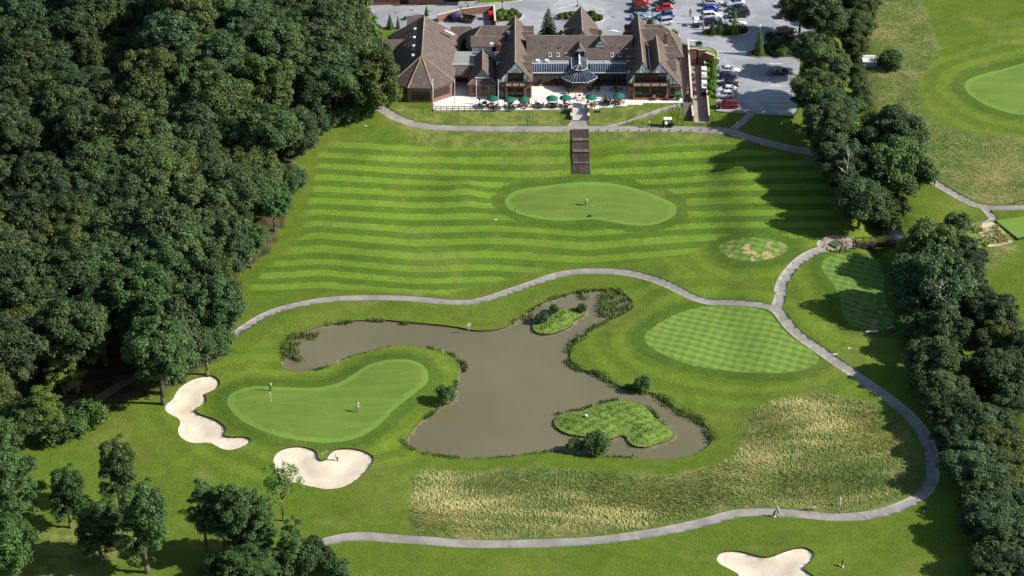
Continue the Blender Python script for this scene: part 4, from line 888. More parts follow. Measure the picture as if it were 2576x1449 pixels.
def at_base(key, u, v, w, h, label, color=(1,1,1), cat='tree', group=None, name='broadleaf_tree', trunk=True, z=None):
    """trunk foot seen at (u, v); w pixels wide, h metres tall"""
    p = PROTO[key]; s = w/2*.0755/p['R']
    if z is None: x, y, z = G(u, v)
    else: x, y = U(u, v, z)
    top = {'fir':7}.get(key, p['hc']*1.0+6.0*.8 if p['R'] > 2 else 1.7)
    return plant(key, x, y, z, s, h/p['ht'] if key != 'fir' else h/7, label, cat, group, color, name, trunk)
# ---- the wood on the left
WOODC = [(-60,-60),(885,-60),(925,40),(950,120),(940,190),(890,225),(840,255),(790,300),(745,345),(700,395),(668,470),(645,545),(595,600),(550,640),(520,700),(505,770),(490,830),(430,850),(370,870),(300,850),(200,880),(90,900),(60,980),(-60,1000)]
cand = []
rw = random.Random(3)
sp = 7.6; row = 0; y = 300
while y < 560:
    x = -150+(row % 2)*sp/2
    while x < 0:
        xx = x+rw.uniform(-1.6, 1.6); yy = y+rw.uniform(-1.6, 1.6); s = rw.uniform(.8, 1.25); g0 = float(T0(xx, yy)); u, v = PJ(xx, yy, g0+9.2*s)
        if inside(np.array([u]), np.array([v]), WOODC)[0]: cand.append((xx, yy, g0, s, u, v))
        x += sp
    y += sp*.87; row += 1
rows = [(-100,60,'level with the brick outbuildings'),(60,150,'level with the tiled hall roof'),(150,240,'level with the hall windows'),(240,330,'level with the terrace path'),(330,420,'level with the top lawn stripes'),(420,500,'level with the putting green\'s top'),
        (500,580,'level with the putting green\'s foot'),(580,660,'level with the worn practice tee'),(660,740,'level with the middle cart path'),(740,820,'level with the top of the pond'),(820,2000,'level with the long bunker\'s top')]
HUES = [((1,1,1),'mid green'),((.78,.86,.9),'dark green'),((1.12,1.06,.8),'olive'),((.86,.98,1.2),'bluish green'),((1.15,1.3,.95),'fresh green'),((1.15,1.02,.78),'brownish green'),((.95,1.0,1.0),'deep green')]
ORD = ['first','second','third','fourth','fifth','sixth','seventh','eighth','ninth','tenth','eleventh','twelfth','thirteenth','fourteenth','fifteenth','sixteenth','seventeenth','eighteenth','nineteenth','twentieth','twenty-first','twenty-second','twenty-third','twenty-fourth','twenty-fifth','twenty-sixth','twenty-seventh','twenty-eighth','twenty-ninth','thirtieth','thirty-first','thirty-second','thirty-third','thirty-fourth','thirty-fifth','thirty-sixth','thirty-seventh','thirty-eighth']
rows2 = []
for lo, hi, txt in rows: m_ = (max(lo,-60)+min(hi,900))/2; rows2 += [(lo, m_, 'far row '+txt), (m_, hi, 'near row '+txt)]
for lo, hi, txt in rows2:
    rs = sorted([c for c in cand if lo <= c[5] < hi], key=lambda c: -c[4])
    for i, (xx, yy, g0, s, u, v) in enumerate(rs):
        hcol, hn = HUES[rw.choices(range(7), [5,4,2,3,1,1,4])[0]]; hcol = tuple(c*rw.uniform(.92,1.08)*(.82 if u < 300 else 1) for c in hcol)  # far-left crowns tinted darker: vignette and shade there put into the colour
        key = 'oak%d' % rw.randrange(5); s_ = s*1.1
        o_ = ORD[i]+' from the lawn' if i else 'at the lawn edge'
        plant(key if i else 'low%d' % rw.randrange(3), xx, yy, g0, s*(1.1 if i else 1.15), s*rw.uniform(.78, 1.18)*(1 if i else 1.5), f'{hn} tree, {o_}, {txt}', 'tree', 'broadleaf trees of the wood on the left', hcol)
# hand-placed trees on the edges of the wood
E_ = [('oak1',905,150,120,1,'large light green tree leaning over the left end of the hall roof',(1.15,1.25,1.0)),('oak0',860,200,110,1,'round dark tree touching the brick wall left of the hall',(1,1.1,1.1)),
 ('oak4',880,60,110,1,'green tree standing beside the road behind the hall',(1,1.1,1)),('oak2',722,450,90,.9,'round bluish tree bulging out of the wood beside the striped lawn',(.85,1,1.1)),
 ('oak3',688,512,86,.95,'bright bluish green tree at the wood edge level with the putting green',(.9,1.25,1.15)),('oak0',628,600,90,.95,'green tree casting a shadow on the lawn at the narrowest corner of the wood',(1,1.15,.9)),
 ('oak1',535,775,140,1.0,'broad dark tree overhanging the left end of the cart path',(.82,.95,.95)),('oak2',515,860,115,.8,'dark tree with a bare pale trunk standing just above the long bunker',(.85,1,.9)),
 ('oak4',400,880,150,1.0,'broad dark tree with a short pale trunk left of the long bunker',(.85,1.05,.9)),('oak3',350,770,160,1.0,'tall round dark green tree over the bottom edge of the wood',(.85,1.05,.85))]
for k, u, v, w, h, lb, c in E_: at_crown(k, u, v, w, lb, h, c)
for i, (u, v, w, c, lb) in enumerate([(880,288,52,(1,1.2,.9),'low bush at the wood edge nearest the end of the terrace path'),(850,292,48,(.9,1.1,.9),'low dark bush at the wood edge above the first lawn stripe'),(830,300,44,(.95,1.15,.9),'low green bush in the corner of the wood above the lawn'),
  (805,318,50,(.8,1,1),'bluish bush at the wood edge left of the highest lawn stripe'),(915,278,50,(.9,1.05,.85),'dark bush between the wood and the grey terrace path'),(778,350,46,(.85,1,1),'dark rounded bush on the wood edge beside the second lawn stripe')]):
    at_crown('bush', u, v, w, lb, 1.5, c, 'bush', None, 'bush')
# ---- trees of the lower left corner, trunk foot given
LL = [('tall',41,1350,150,18,'broad dark tree at the left frame edge above the shaded grass',(.8,.95,.8)),('tall',178,1327,88,13,'dark tree with a pale trunk standing second from the left frame edge',(.7,.85,.7)),
 ('tall',304,1283,96,15.5,'tall thin-topped tree with a pale curved trunk left of the long bunker',(1,1,.8)),('tall',255,1406,110,12,'dark drooping tree with a white trunk foot near the bottom left',(.7,.85,.7)),
 ('tall',371,1440,118,19,'tallest dark tree with bare twigs, between the two white-footed trunks',(.85,1,.85)),('slim',520,1385,72,14.5,'slim tree on a long bare trunk right of the shaded grass',(.9,1.1,.9)),
 ('tall',610,1412,112,15,'broad dense tree below the gap between the two bunkers',(.85,1,.8)),('slim',566,1392,84,14,'ragged dark tree touching the left side of the broad dense tree',(.75,.9,.7)),('slim',655,1385,70,12,'leaning leafy tree right behind the broad dense tree',(.9,1.1,.8)),('sparse',713,1310,100,10.5,'sparse pale-leaved tree in front of the heart-shaped bunker',(1.5,1.7,1.1)),
 ('slim',660,1420,66,12,'light green narrow tree between the dense tree and the birch',(1.1,1.35,1)),('slimb',738,1443,62,11,'small birch with a thin white trunk at the path end',(1.0,1.2,.9)),
 ('low1',15,1445,150,11,'dark green tree filling the bottom left corner of the picture',(.85,1.1,.8)),('oak4',-20,1240,160,15,'dark tree cut by the left frame edge above the corner trees',(.85,.95,.75)),
 ('slim',165,1015,100,13,'yellowish thin-leaved tree with a white fork at the wood\'s lower edge',(1.6,1.45,.8)),('slimb',120,1120,110,12,'olive tree with open crown at the wood\'s lower edge',(1.3,1.25,.7)),('oak0',60,1130,120,10,'dark broad tree left of the olive open-crowned tree',(.75,.85,.7)),
 ('oak4',640,1470,120,7,'dark low tree at the bottom edge below the dense tree',(.7,.85,.7)),('slim',590,1490,80,8,'dark narrow tree cut by the bottom edge right of the tallest tree',(.7,.85,.7))]
for k, u, v, w, h, lb, c in LL: at_base(k, u, v, w*.9, h, lb, tuple(x*1.15 for x in c))
for u, v, w, c, lb in [(786,1392,60,(.6,.75,.7),'dark round bush beside the lower end of the cart path'),(815,1405,44,(.6,.75,.7),'small dark bush right of the round bush by the path end'),(850,1440,50,(1.1,1.2,1),'thin green bush at the bottom edge under the cart path'),(760,1410,60,(.55,.7,.6),'dark bush at the foot of the small birch'),
   (235,1040,70,(1.0,1.15,.7),'bright yellow-green bush at the wood edge above the dirt track'),(180,1075,70,(.9,1.1,.8),'green bush at the wood edge between olive tree and dirt track'),(130,1085,80,(.6,.7,.6),'dark bush under the olive open-crowned tree'),(200,1050,60,(.8,.95,1.1),'bluish bush beside the bright yellow-green bush'),(545,1440,60,(.6,.75,.6),'dark bush in the shade right of the tallest tree'),(700,1425,60,(.7,.85,.7),'dark bush left of the small birch by the path end')]:
    at_crown('bush', u, v, w, lb, 1.15, c, 'bush', None, 'bush')
# ---- the belt of trees along the stream on the right
RB = [('oak0',2015,18,110),('oak1',2069,36,125),('oak2',2145,62,110),('oak3',2165,12,110),('oak4',2120,0,110),('oak1',2152,112,75),('oak0',2045,120,105),('oak3',2078,178,125),('oak4',2057,232,130),('oak2',2096,270,120),('oak1',2078,312,125),('oak0',2103,350,120),('oak4',2116,395,125),
 ('oak2',2245,345,165),('oak3',2262,425,165),('oak1',2132,440,125),('oak0',2165,505,140),('oak3',2200,455,110),('oak2',2245,520,85),('oak4',2215,395,100),
 ('oak1',2352,638,165),('oak0',2300,672,70),('oak4',2405,655,130),('oak3',2345,718,180),('oak2',2448,650,70),('oak0',2430,722,100),('oak2',2300,745,60),('oak3',2310,800,55),('oak0',2322,850,75),('oak1',2375,838,115),('oak4',2345,905,120),('oak3',2499,790,115),('oak2',2513,865,110),('oak1',2460,752,80),('oak0',2513,935,120),
 ('oak4',2375,990,110),('oak3',2403,1035,120),('oak2',2548,1003,90),('oak1',2473,1078,130),('oak0',2420,1105,115),('oak4',2500,1135,130),('oak3',2452,1175,130),('oak2',2505,1255,115),('oak1',2500,1312,130),('oak0',2545,1365,115),('oak4',2520,1430,120),('oak3',2560,1190,120),('oak1',2590,1290,120),('oak2',2585,880,110),('oak0',2440,930,80)]
TXT = ['beside the upper car park','behind the bays nearest the top edge','left of the straw-coloured rough','at the top frame edge left of the rough','right of the top car park corner','above the grey hut','beside the conifer bed','next to the empty marked bays','overhanging the lowest bays of the car park','above the shaded path corner','shading the end of the terrace path','by the shaded bank under the car park','throwing the long shadow on the striped lawn',
 'right of the stream, round and dense, below the grey hut','rounded and tallest, left of the far cart path','with bare grey branches beside the striped lawn','above the timber footbridge','in the dark middle of the belt above the footbridge','low over the path behind the footbridge','between the two round crowns of the belt',
 'largest and darkest, right of the footbridge','right behind the footbridge rails','left of the bare gravel garden','over the two white benches','small, below the gravel garden','right shoulder of the darkest group','with a pale dead branch above the white boards','beside the upper white board','just below the two white boards','with bare twigs in the middle of the belt','over the dark stream gap','right of the stream opposite the white boards','olive, right of the dark stream gap','in the gap under the darkest group','at the frame edge, level with the patterned tee',
 'bushy, left bank level with the long grass top','rounded, left bank beside the cart path bend','bright green, at the right frame edge','dense, shading the outer bend of the cart path','nearest the outer bend of the cart path','behind the tree at the path bend','throwing its shadow across the path','above the parked golf trolley','right of the parked golf trolley','low at the right frame edge above the corner','in the bottom right corner','cut by the right frame edge beside the path bend','cut by the right frame edge near the corner','at the right frame edge above the path bend','small, on the left bank above the long grass']
cr = random.Random(9)
for i, (k, u, v, w) in enumerate(RB):
    c, hn = HUES[cr.choices(range(7), [4,6,2,3,1,1,4])[0]] if v < 560 else HUES[cr.choices(range(7), [2,8,2,2,0,2,4])[0]]
    if v > 560: k_ = cr.uniform(.72, 1.15); c = tuple(x*k_ for x in c)
    h = 1.0 if v < 560 else .95
    k = k if i < 11 else (('mid%d' % (i % 2)) if v < 560 and w > 90 else 'low%d' % (i % 3))
    if i < 11: h = .82
    elif i < 21: h = .84
    if u < 2330 and v > 640: h = .7
    if v > 960: h = .68
    at_crown(k, u, v, w*1.04, f'{hn} broadleaf tree {TXT[i]}', h, c, 'tree', 'broadleaf trees along the stream')
SB = [(2157,146,34,'hedge bush left of the grey hut'),(2160,178,34,'hedge bush just below the grey hut'),(2157,205,36,'hedge bush beside the dark stream above the round tree'),(2166,231,40,'hedge bush halfway between the hut and the round tree'),(2170,262,42,'hedge bush just above the big round tree'),
  (2232,150,44,'dark bush right of the grey hut'),(2246,164,40,'darkest bush right of the grey hut, lower one'),(2250,146,38,'dark bush right of the grey hut, far one'),(2409,563,50,'small round tree-like bush near the gravel garden'),(2395,578,34,'low bush left of the gravel garden path'),(2330,600,60,'bush between the footbridge and the far lawn'),
  (2245,560,44,'bush at the right end of the footbridge'),(2292,775,60,'grey-green bush beside the white boards'),(2300,832,64,'bush below the white boards on the stream bank'),(2330,960,70,'bush on the bank where two tree shadows reach the lawn'),(2372,1040,60,'bush nearest the cart path on the right bank'),(2462,1262,70,'bush right of the parked trolley at the shade edge'),(2480,1345,70,'bush above the pointed shadow on the lower fairway'),(2500,1420,80,'bush at the bottom right shade edge'),(2545,990,60,'bright green bush at the right frame edge')]
for i, (u, v, w, lb) in enumerate(SB): at_crown('bush', u, v, w*1.15, lb, 1.1, (1,1.1,.9) if v < 620 else (.75,.9,.75), 'bush', 'bushes along the stream', 'bush')
def bare(u, v, h, seed, lab):
    rg = random.Random(seed); x, y, z = G(u, v, h*.5); e = empty('bare_tree', (x, y, z), 0, lab, 'tree'); mb = MB(); mb.path([(0,0,-.3),(.2,.1,h*.4),(-.1,0,h*.75),(.1,.1,h)], [.2,.15,.09,.03], 7)
    mb.build('trunk', M_BIRCH, e, True); mb = MB()
    for i in range(14):
        t = rg.uniform(.35,.95); a = rg.uniform(0,6.28); L = rg.uniform(1.2,2.8)*(1.2-t*.6); p = Vector((0,0,h*t)); m = p+Vector((math.cos(a)*L*.5, math.sin(a)*L*.5, L*.25)); q_ = m+Vector((math.cos(a+rg.uniform(-.6,.6))*L*.5, math.sin(a)*L*.5, L*.4)); mb.path([p, m, q_], [.06,.04,.012], 5); mb.tube(m, m+Vector((rg.uniform(-.8,.8), rg.uniform(-.8,.8), .7)), .03, .008, 4)
    mb.build('branch', M_BIRCH, e, True); e['label'] = lab
bare(2362, 770, 11, 1, 'dead pale tree with bare branches standing before the dark group above the white boards'); bare(2130, 455, 13, 2, 'bare grey tree top poking from the belt beside the striped lawn')
# ---- conifers and garden shrubs round the car park
for u, v, w, h, c, lb in [(1379,98,64,7.6,(.75,1.05,1.1),'tall spruce behind the long roof of the clubhouse'),(*q('c',(975,400))[0],28,6.6,(1.9,2.1,1.0),'yellow-green conifer at the front of the car park island'),(*q('c',(1265,635))[0],36,6.2,(1.3,1.5,.9),'green conifer on the bed right of the dashed line'),
   (*q('c',(720,400))[0],30,3.4,(.7,.9,.9),'dark blue-green conifer at the left of the car park island'),(*q('c',(810,390))[0],36,4.0,(1.0,1.35,1.7),'silver-blue conifer in the car park island'),(*q('c',(890,400))[0],26,2.8,(.7,.85,.8),'low dark conifer in the middle of the car park island'),
   (*q('a',(320,330))[0],26,3.6,(1,1.3,.9),'green conifer left of the hall roof'),(*q('a',(412,330))[0],14,3.2,(.6,.85,.8),'narrow dark conifer left of the hall roof'),(*q('a',(742,180))[0],16,2.6,(.8,1,.8),'small conifer tip behind the ridge of the hall'),
   (*q('c',(722,940))[0],26,4.6,(1.4,1.7,.8),'bright green conifer hedge tree beside the parked golf carts'),(*q('c',(735,860))[0],24,4.0,(1.35,1.6,.8),'conifer hedge tree above the one beside the golf carts')]:
    at_base('fir', u, v, w, h, lb, c, 'conifer', None, 'conifer', True, 7.0)
BALLS = [('b',560,215,15,(1,1.3,.8)),('b',615,190,13,(1,1.2,.8)),('b',640,212,11,(1.1,1.4,.9)),('b',680,175,13,(1.1,.8,.5)),('b',930,175,15,(1,1.1,.7)),('b',970,230,14,(1,1.2,.7)),('b',1010,225,17,(.9,1.1,.7)),('b',905,150,9,(1.6,1.9,.7)),
  ('b',565,400,14,(.7,.9,.8)),('b',1010,398,14,(.9,1.1,.6)),('c',1040,375,13,(.9,.8,.7)),('c',1075,372,12,(.9,.9,.7)),('c',1105,350,13,(1.1,1.4,.8)),('c',1028,400,10,(1.5,1.8,.7)),('c',650,390,14,(1.3,1.3,.5)),
  ('c',720,1020,22,(1.2,1.6,.8)),('c',740,760,22,(1.3,1.7,.8)),('c',695,1095,12,(2.2,2.3,.6)),('c',1160,640,11,(1,1.2,.7)),('c',1400,612,12,(1.0,1.1,.7)),('c',1440,640,12,(1.3,1.5,.7)),('c',1380,550,16,(1.1,1.2,.6)),('c',1450,500,18,(1.2,1.2,.6)),
  ('a',1575,200,20,(1.4,1.7,.9)),('a',1620,150,15,(1.2,1.6,.9)),('a',1650,200,14,(1.6,2,1)),('a',1690,220,14,(1,.9,.6)),('a',1650,155,12,(1.8,2.2,1)),('a',1720,180,17,(1.2,1.5,.8)),('a',1780,170,17,(1.3,1.6,.8)),('a',1740,140,14,(1.4,1.7,.8)),('a',1600,235,16,(1.1,1.4,.8)),('a',1515,275,10,(2,2.4,1)),('a',495,225,10,(.8,1,.8)),('c',20,245,11,(1.5,1.9,.7)),('c',270,378,10,(1.4,1.7,.8)),('c',300,395,10,(1.2,1.5,.8))]
BT = ['left end of the bed behind the gabled back wing','second in the bed behind the back wing','front of the bed behind the back wing','brownish, in the bed behind the back wing','right of the back wing ridge','beside the back wing, nearer the roof','rightmost by the back wing','small yellow, just behind the back wing ridge','dark, right of the spruce foot','at the right foot of the back wing roof',
 'brownish, right of the yellow-green conifer','dull, second right of the yellow-green conifer','bright, rightmost on the car park island','small yellow, at the front of the yellow-green conifer','yellowish, left end of the car park island','round, at the lower end of the cart hedge','round, at the upper end of the cart hedge','small yellow, at the bottom of the cart hedge','leftmost on the shaded bed','small, right of the green conifer','small bright, at the front of the shaded bed','mid-height, behind the green conifer','farthest on the shaded bed',
 'left end of the planted bed by the bin yard','upper left of the bed by the bin yard','bright round, middle of the bed by the bin yard','brownish, middle of the bed by the bin yard','brightest, top of the bed by the bin yard','right part of the bed by the bin yard','right end of the bed by the bin yard','top right of the bed by the bin yard','lower left of the bed by the bin yard','small bright, at the bin yard wall foot','small, behind the left end of the hall','yellow-green, behind the right twin gable roof','small, at the hipped roof corner','second small one at the hipped roof corner']
for (k, a, b, w, c), tx in zip(BALLS, BT):
    u, v = q(k, (a, b))[0]; x, y = U(u, v, 7.05); s = w/2*.084; plant('ball', x, y, 7.05, s, s, 'clipped bush '+tx, 'bush', 'clipped bushes round the car park', tuple(ci*1.3 for ci in c), 'clipped_bush', False)
for a, b, w, lb in ((1400,470,30,'dark spreading shrub at the back of the shaded bed'),(1350,600,26,'low dark shrub right of the green conifer foot'),(1480,570,34,'broad dark shrub in the middle of the shaded bed'),(1560,610,32,'dark shrub at the right front of the shaded bed'),(1590,520,34,'tall dark shrub at the right back of the shaded bed'),(1510,650,26,'lowest dark shrub on the front edge of the shaded bed')):
    u, v = q('c', (a, b))[0]; x, y = U(u, v, 7.05); s = w/2*.084/1.5; plant('bush', x, y, 7.05, s, s*1.1, lb, 'bush', 'shrubs on the shaded bed', (.9,1.05,.8), 'shrub', False)
# ---- bushes in and round the pond
for u, v, w, h, c, lb in [(*q('1',(2165,1300))[0],38,1.5,(.9,1.25,1.2),'round willow bush on the bank right of the green'),(*q('2',(1640,1195))[0],35,1.3,(.85,1.25,1.0),'tall dark bush on the bank below the patterned tee'),(*q('4',(1382,432))[0],34,1.1,(.9,1.3,.8),'smaller dark bush on the near bank below the big island'),(*q('4',(1535,425))[0],52,1.2,(.9,1.2,.8),'largest bush on the near bank touching the big island'),
    (*q('2',(655,545))[0],30,1,(.8,1.1,.8),'bush in the water left of the small island'),(*q('2',(780,455))[0],22,1,(.8,1.1,.8),'bush at the upper end of the small island'),(*q('2',(1050,450))[0],22,1.1,(.8,1.0,.7),'tufted bush at the right end of the small island')]:
    at_crown('bush', u, v, w, lb, h*.9, tuple(x*.95 for x in c), 'bush', None, 'bush')
for o in col.objects:
    if len(o.get('label', '').split()) > 16: print('LONG', o['label'])
def blades(name, pts_, hgt, wid, lean, seed, mat, tints, label, cat, n=1):
    rg = np.random.default_rng(seed); P = np.array(pts_); k = len(P); h = hgt*rg.uniform(.55, 1.2, k); a = lean[0]+rg.normal(size=k)*lean[2]; L = lean[1]*h*rg.uniform(.5, 1.4, k)
    tip = P+np.column_stack([np.cos(a)*L, np.sin(a)*L, h]); sd = a+math.pi/2+rg.normal(size=k)*.6; w = wid*rg.uniform(.6, 1.4, k); S = np.column_stack([np.cos(sd)*w, np.sin(sd)*w, np.zeros(k)])
    m1 = P*.45+tip*.55+np.array([0,0,1])*(h*.08)[:,None]; V = np.stack([P-S*.5, P+S*.5, m1+S*.7, tip], 1).reshape(-1, 3)
    me = mesh_np(name, V, k, tints, mat); o = link(name, me); tag(o, label, cat, None, 'stuff'); return o
def scatter(poly, dens, seed, zf=None):
    P = np.array(poly); x0, y0 = P.min(0); x1, y1 = P.max(0); rg = np.random.default_rng(seed); n = int((x1-x0)*(y1-y0)*dens); x = rg.uniform(x0, x1, n); y = rg.uniform(y0, y1, n); m = inside(x, y, poly); m &= (np.abs(x) < 125) & (y < 535); x, y = x[m], y[m]
    return x, y, (zf(x, y) if zf else T(x, y))
def vn(x, y, s, seed=0):
    return .5+.5*np.sin(x*s+1.7*np.sin(y*s*.8+seed)+seed)*np.cos(y*s*1.2+1.3*np.sin(x*s*.7+seed*2))
def swirl(x, y): return 2.6+1.6*np.sin(x*.12+y*.07)+.9*np.sin(y*.31-x*.11)
for nm, P, d, sd, h in (('long_grass', ROUGH_M, 30, 1, .36), ('long_grass', ROUGH_F, 10, 2, .28), ('long_grass', ROUGH_D, 9, 3, .4)):
    x, y, z = scatter(P, d, sd); tn = np.clip(.75*vn(x, y, .13, sd)+.85*np.clip(vn(x*.5+y*.35, y*1.5, .5, sd+3)-.35, 0, 1)-.12+rng.normal(size=len(x))*.15, 0, 1)
    g_ = np.exp(-((x-gp(q('8',(480,770)))[0][0])/8)**2-((y-gp(q('8',(480,770)))[0][1])/5)**2); tn = tn*(1-.9*np.clip(g_, 0, 1))
    ks = -sdist(x, y, P) > rng.random(len(x))**2*4.0; x, y, z, tn = x[ks], y[ks], z[ks], tn[ks]; tn = tn*(.62 if sd == 2 else .85)
    a = swirl(x, y)
    o = blades(nm, np.column_stack([x, y, z-.03]), h, .095, (a, .85, .45), sd, M_LONG, tn, {1:'tall straw-coloured grass below the pond',2:'rough grass between stream and far fairway',3:'rough grass under the gravel garden'}[sd], 'grass')
def edge_pts(poly_px, zone, n, wid, seed, zone_in=.3):
    rg = np.random.default_rng(seed); P = np.array([U(u, v, .3) for u, v in poly_px]); seg = np.diff(P, axis=0); L = np.linalg.norm(seg, axis=1); c = np.concatenate([[0], np.cumsum(L)]); s = rg.uniform(0, c[-1], n); k = np.clip(np.searchsorted(c, s)-1, 0, len(L)-1); t = (s-c[k])/L[k]; p = P[k]+seg[k]*t[:,None]
    den = np.sin(s*.9+seed)+np.sin(s*2.3)*.7 > -.55; p = p[den]; p = p+rg.normal(size=p.shape)*wid; return np.column_stack([p, np.full(len(p), .05)])
RE = []
for px, n, w in [(q('2',(930,950),(980,1010),(1080,1060),(1180,1070),(1260,1110),(1330,1170),(1440,1220),(1560,1240),(1700,1270)),2300,.45),(q('4',(1990,50),(2060,90),(2100,140),(2180,180),(2280,220),(2350,280),(2390,340),(2400,390)),2400,.55),(q('4',(100,380),(140,440),(250,478),(360,503),(480,515),(600,522)),1300,.35),
   (q('4',(640,520),(900,510),(1040,490),(1160,476),(1290,470)),500,.3),(q('4',(1500,500),(1640,508),(1760,515),(1840,522)),450,.3),(q('1',(2200,890),(2290,950),(2340,1000),(2340,1060)),700,.4),(q('1',(2270,1150),(2240,1230)),250,.3),(q('4',(390,125),(330,180),(270,220)),350,.3),(q('2',(940,880),(950,820),(980,770),(1060,730),(1110,680),(1200,630),(1300,580)),1500,.45),
   (q('2',(520,480),(700,365),(850,320),(1000,280),(1130,262),(1240,262),(1350,262),(1440,275)),900,.3),(q('1',(980,600),(1100,590),(1240,572)),500,.3),(q('1',(1400,560),(1560,562)),200,.25),(q('1',(1730,590),(1790,590)),160,.2),(q('1',(1980,830),(2100,855)),350,.25),(q('1',(870,1060),(920,1045),(1010,1025)),200,.25),(q('1',(1190,940),(1380,885),(1620,825)),200,.2),(q('2',(400,550),(340,610)),140,.2),
   (q('4',(1240,190),(1340,165),(1440,160),(1500,130),(1600,100),(1700,82)),500,.25),(q('4',(1900,130),(1960,170),(2000,220),(2040,260)),200,.25)]:
    RE.append(edge_pts(px, None, n, w, n))
RE = np.vstack(RE); blades('bank_plants', RE, .5, .12, (np.full(len(RE), 2.8), .3, 1.5), 5, M_REED, np.clip(vn(RE[:,0], RE[:,1], .8)*.7+rng.normal(size=len(RE))*.2, 0, 1), 'reeds and weeds along the pond bank', 'plants')
RR = []
for px, d in ((q('1',(560,930),(550,820),(620,730),(700,690),(780,690),(790,740),(720,830),(780,960),(700,985),(640,900),(580,970)),22),(q('1',(780,690),(940,690),(880,760),(770,750)),22),(q('2',(1210,420),(1240,300),(1330,250),(1440,270),(1540,370),(1570,420),(1480,500),(1330,575),(1230,530),(1200,470)),24),(q('2',(1020,290),(1130,270),(1140,320),(1080,370),(1030,350)),24),(q('2',(470,520),(570,520),(560,570),(480,560)),20)):
    x, y, z = scatter([U(u, v, .2) for u, v in px], d, 6, lambda x, y: np.full(x.shape, -.02)); RR.append(np.column_stack([x, y, z]))
RR = np.vstack(RR); m_ = vn(RR[:,0], RR[:,1], 1.1) > .22; RR = RR[m_]
blades('reeds', RR, .95, .12, (np.full(len(RR), 2.8), .25, 1.5), 7, M_REED, np.clip(.35+vn(RR[:,0], RR[:,1], .7)*.5+rng.normal(size=len(RR))*.2, 0, 1), 'beds of tall green reeds standing in the pond', 'reeds')
for P, zf, sd in ((ISLE_A, isle_z(ISLE_A), 1), (ISLE_B, isle_z(ISLE_B), 2)):
    x, y, z = scatter(P, 55, sd+20, lambda x, y: zf(x, y, 0*x)); blades('island_plants', np.column_stack([x, y, z-.05]), .16, .12, (rng.uniform(0, 6.28, len(x)), .8, 1.5), sd+30, M_ISLV, np.clip(vn(x, y, .9)*.3+rng.normal(size=len(x))*.22+.35, 0, 1), 'leafy plants covering the '+('small' if sd == 1 else 'large')+' pond island', 'plants')
x, y, z = scatter(gp(q('m',(1830,650),(1900,615),(2010,610),(2100,680),(2170,760),(2100,790),(1960,800),(1900,730))), 3, 44); x, y, z = x[::2], y[::2], z[::2]
blades('ornamental_grass', np.column_stack([np.repeat(x,14)+rng.normal(size=14*len(x))*.2, np.repeat(y,14)+rng.normal(size=14*len(x))*.2, np.repeat(z,14)]), .8, .12, (rng.uniform(0,6.28,14*len(x)), .5, 1), 45, M_LONG, np.clip(rng.normal(size=14*len(x))*.2+.4, 0, 1), 'tufts of dry ornamental grass in the gravel garden', 'grass')
# ------------------------------------------------------------------ stairs, walls, terrace furniture, people, cars
def tm(mb, name, mat, label, cat, org, group=None, smooth=False, parent=None):
    """top-level thing that is one mesh with its origin at its base"""
    o = off(mb, org).build(name, mat, parent, smooth); 
    if parent is None: o.location = org; tag(o, label, cat, group)
    return o
M_CONC = simple("pale_step_stone", (.62, .60, .56), .85, 0, .12, 2)
M_SLEEP = simple("sleeper_timber", (.055, .040, .034), .85, 0, .35, 2)
M_TREAD = simple("gravel_tread", (.13, .105, .085), .95, 0, .3, 4)
M_GREENC = simple("green_canvas", (.010, .125, .085), .75, 0, .2, 1.2)
M_TEAK = simple("red_brown_wood", (.13, .045, .03), .6, 0, .3, 4)
M_RUBBER = simple("black_rubber", (.02, .02, .02), .8, 0, .1, 1)
M_SKIN = simple("skin", (.50, .30, .21), .6, 0, .08, 6)
M_HAIR = simple("hair", (.05, .035, .025), .8, 0, .3, 9)
M_HAIRG = simple("grey_hair", (.35, .33, .30), .8, 0, .2, 9)
CLOTH = {}
def cloth(n, c):
    if n not in CLOTH: CLOTH[n] = simple("cloth_"+n, c, .85, 0, .1, 3)
    return CLOTH[n]
# upper stairs with brick cheek walls
def xyz(k, a, b, z): u, v = q(k, (a, b))[0]; x, y = U(u, v, z); return (x, y, z)
st = empty('staircase', (13.75, 457.4, 5.6), 0, 'wide pale stone steps between brick walls leading down from the terrace', 'steps'); SO = (13.75, 457.4, 5.6)
mb = MB()
for i in range(9): mb.box(12.25, 15.25, 457.55+i*.27, 460.0, 5.3, 5.72+i*.145)
off(mb, SO).build('steps', M_CONC, st)
for x0, x1 in ((11.85, 12.22), (15.28, 15.65)):
    mb = MB().box(x0, x1, 457.3, 458.5, 5.2, 6.75).box(x0, x1, 458.5, 459.9, 5.2, 7.9).box(x0-.06, x1+.06, 459.75, 460.2, 6.5, 8.2); w = off(mb, SO).build('side_wall', M_BRICK, st)
    off(MB().box(x0-.05, x1+.05, 457.25, 458.5, 6.76, 6.84).box(x0-.05, x1+.05, 458.5, 459.74, 7.91, 7.99).box(x0-.1, x1+.1, 459.7, 460.25, 8.21, 8.3), SO).build('coping', M_STONE, w)
st2 = empty('sleeper_staircase', (13.7, 441, 1.9), 0, 'long straight flight of dark sleeper steps down the striped slope to the putting green', 'steps'); SO = (13.7, 441, 1.9)
YA, YB = 441.0, 453.6; ns = 30; tr = MB(); sl = MB(); y = YA
def zs(y): return float(T0(13.7, y))+.16
LAND = {7: .55, 14: 1.0, 21: 1.1}; tot = sum(LAND.values()); dy = (YB-YA-tot)/ns
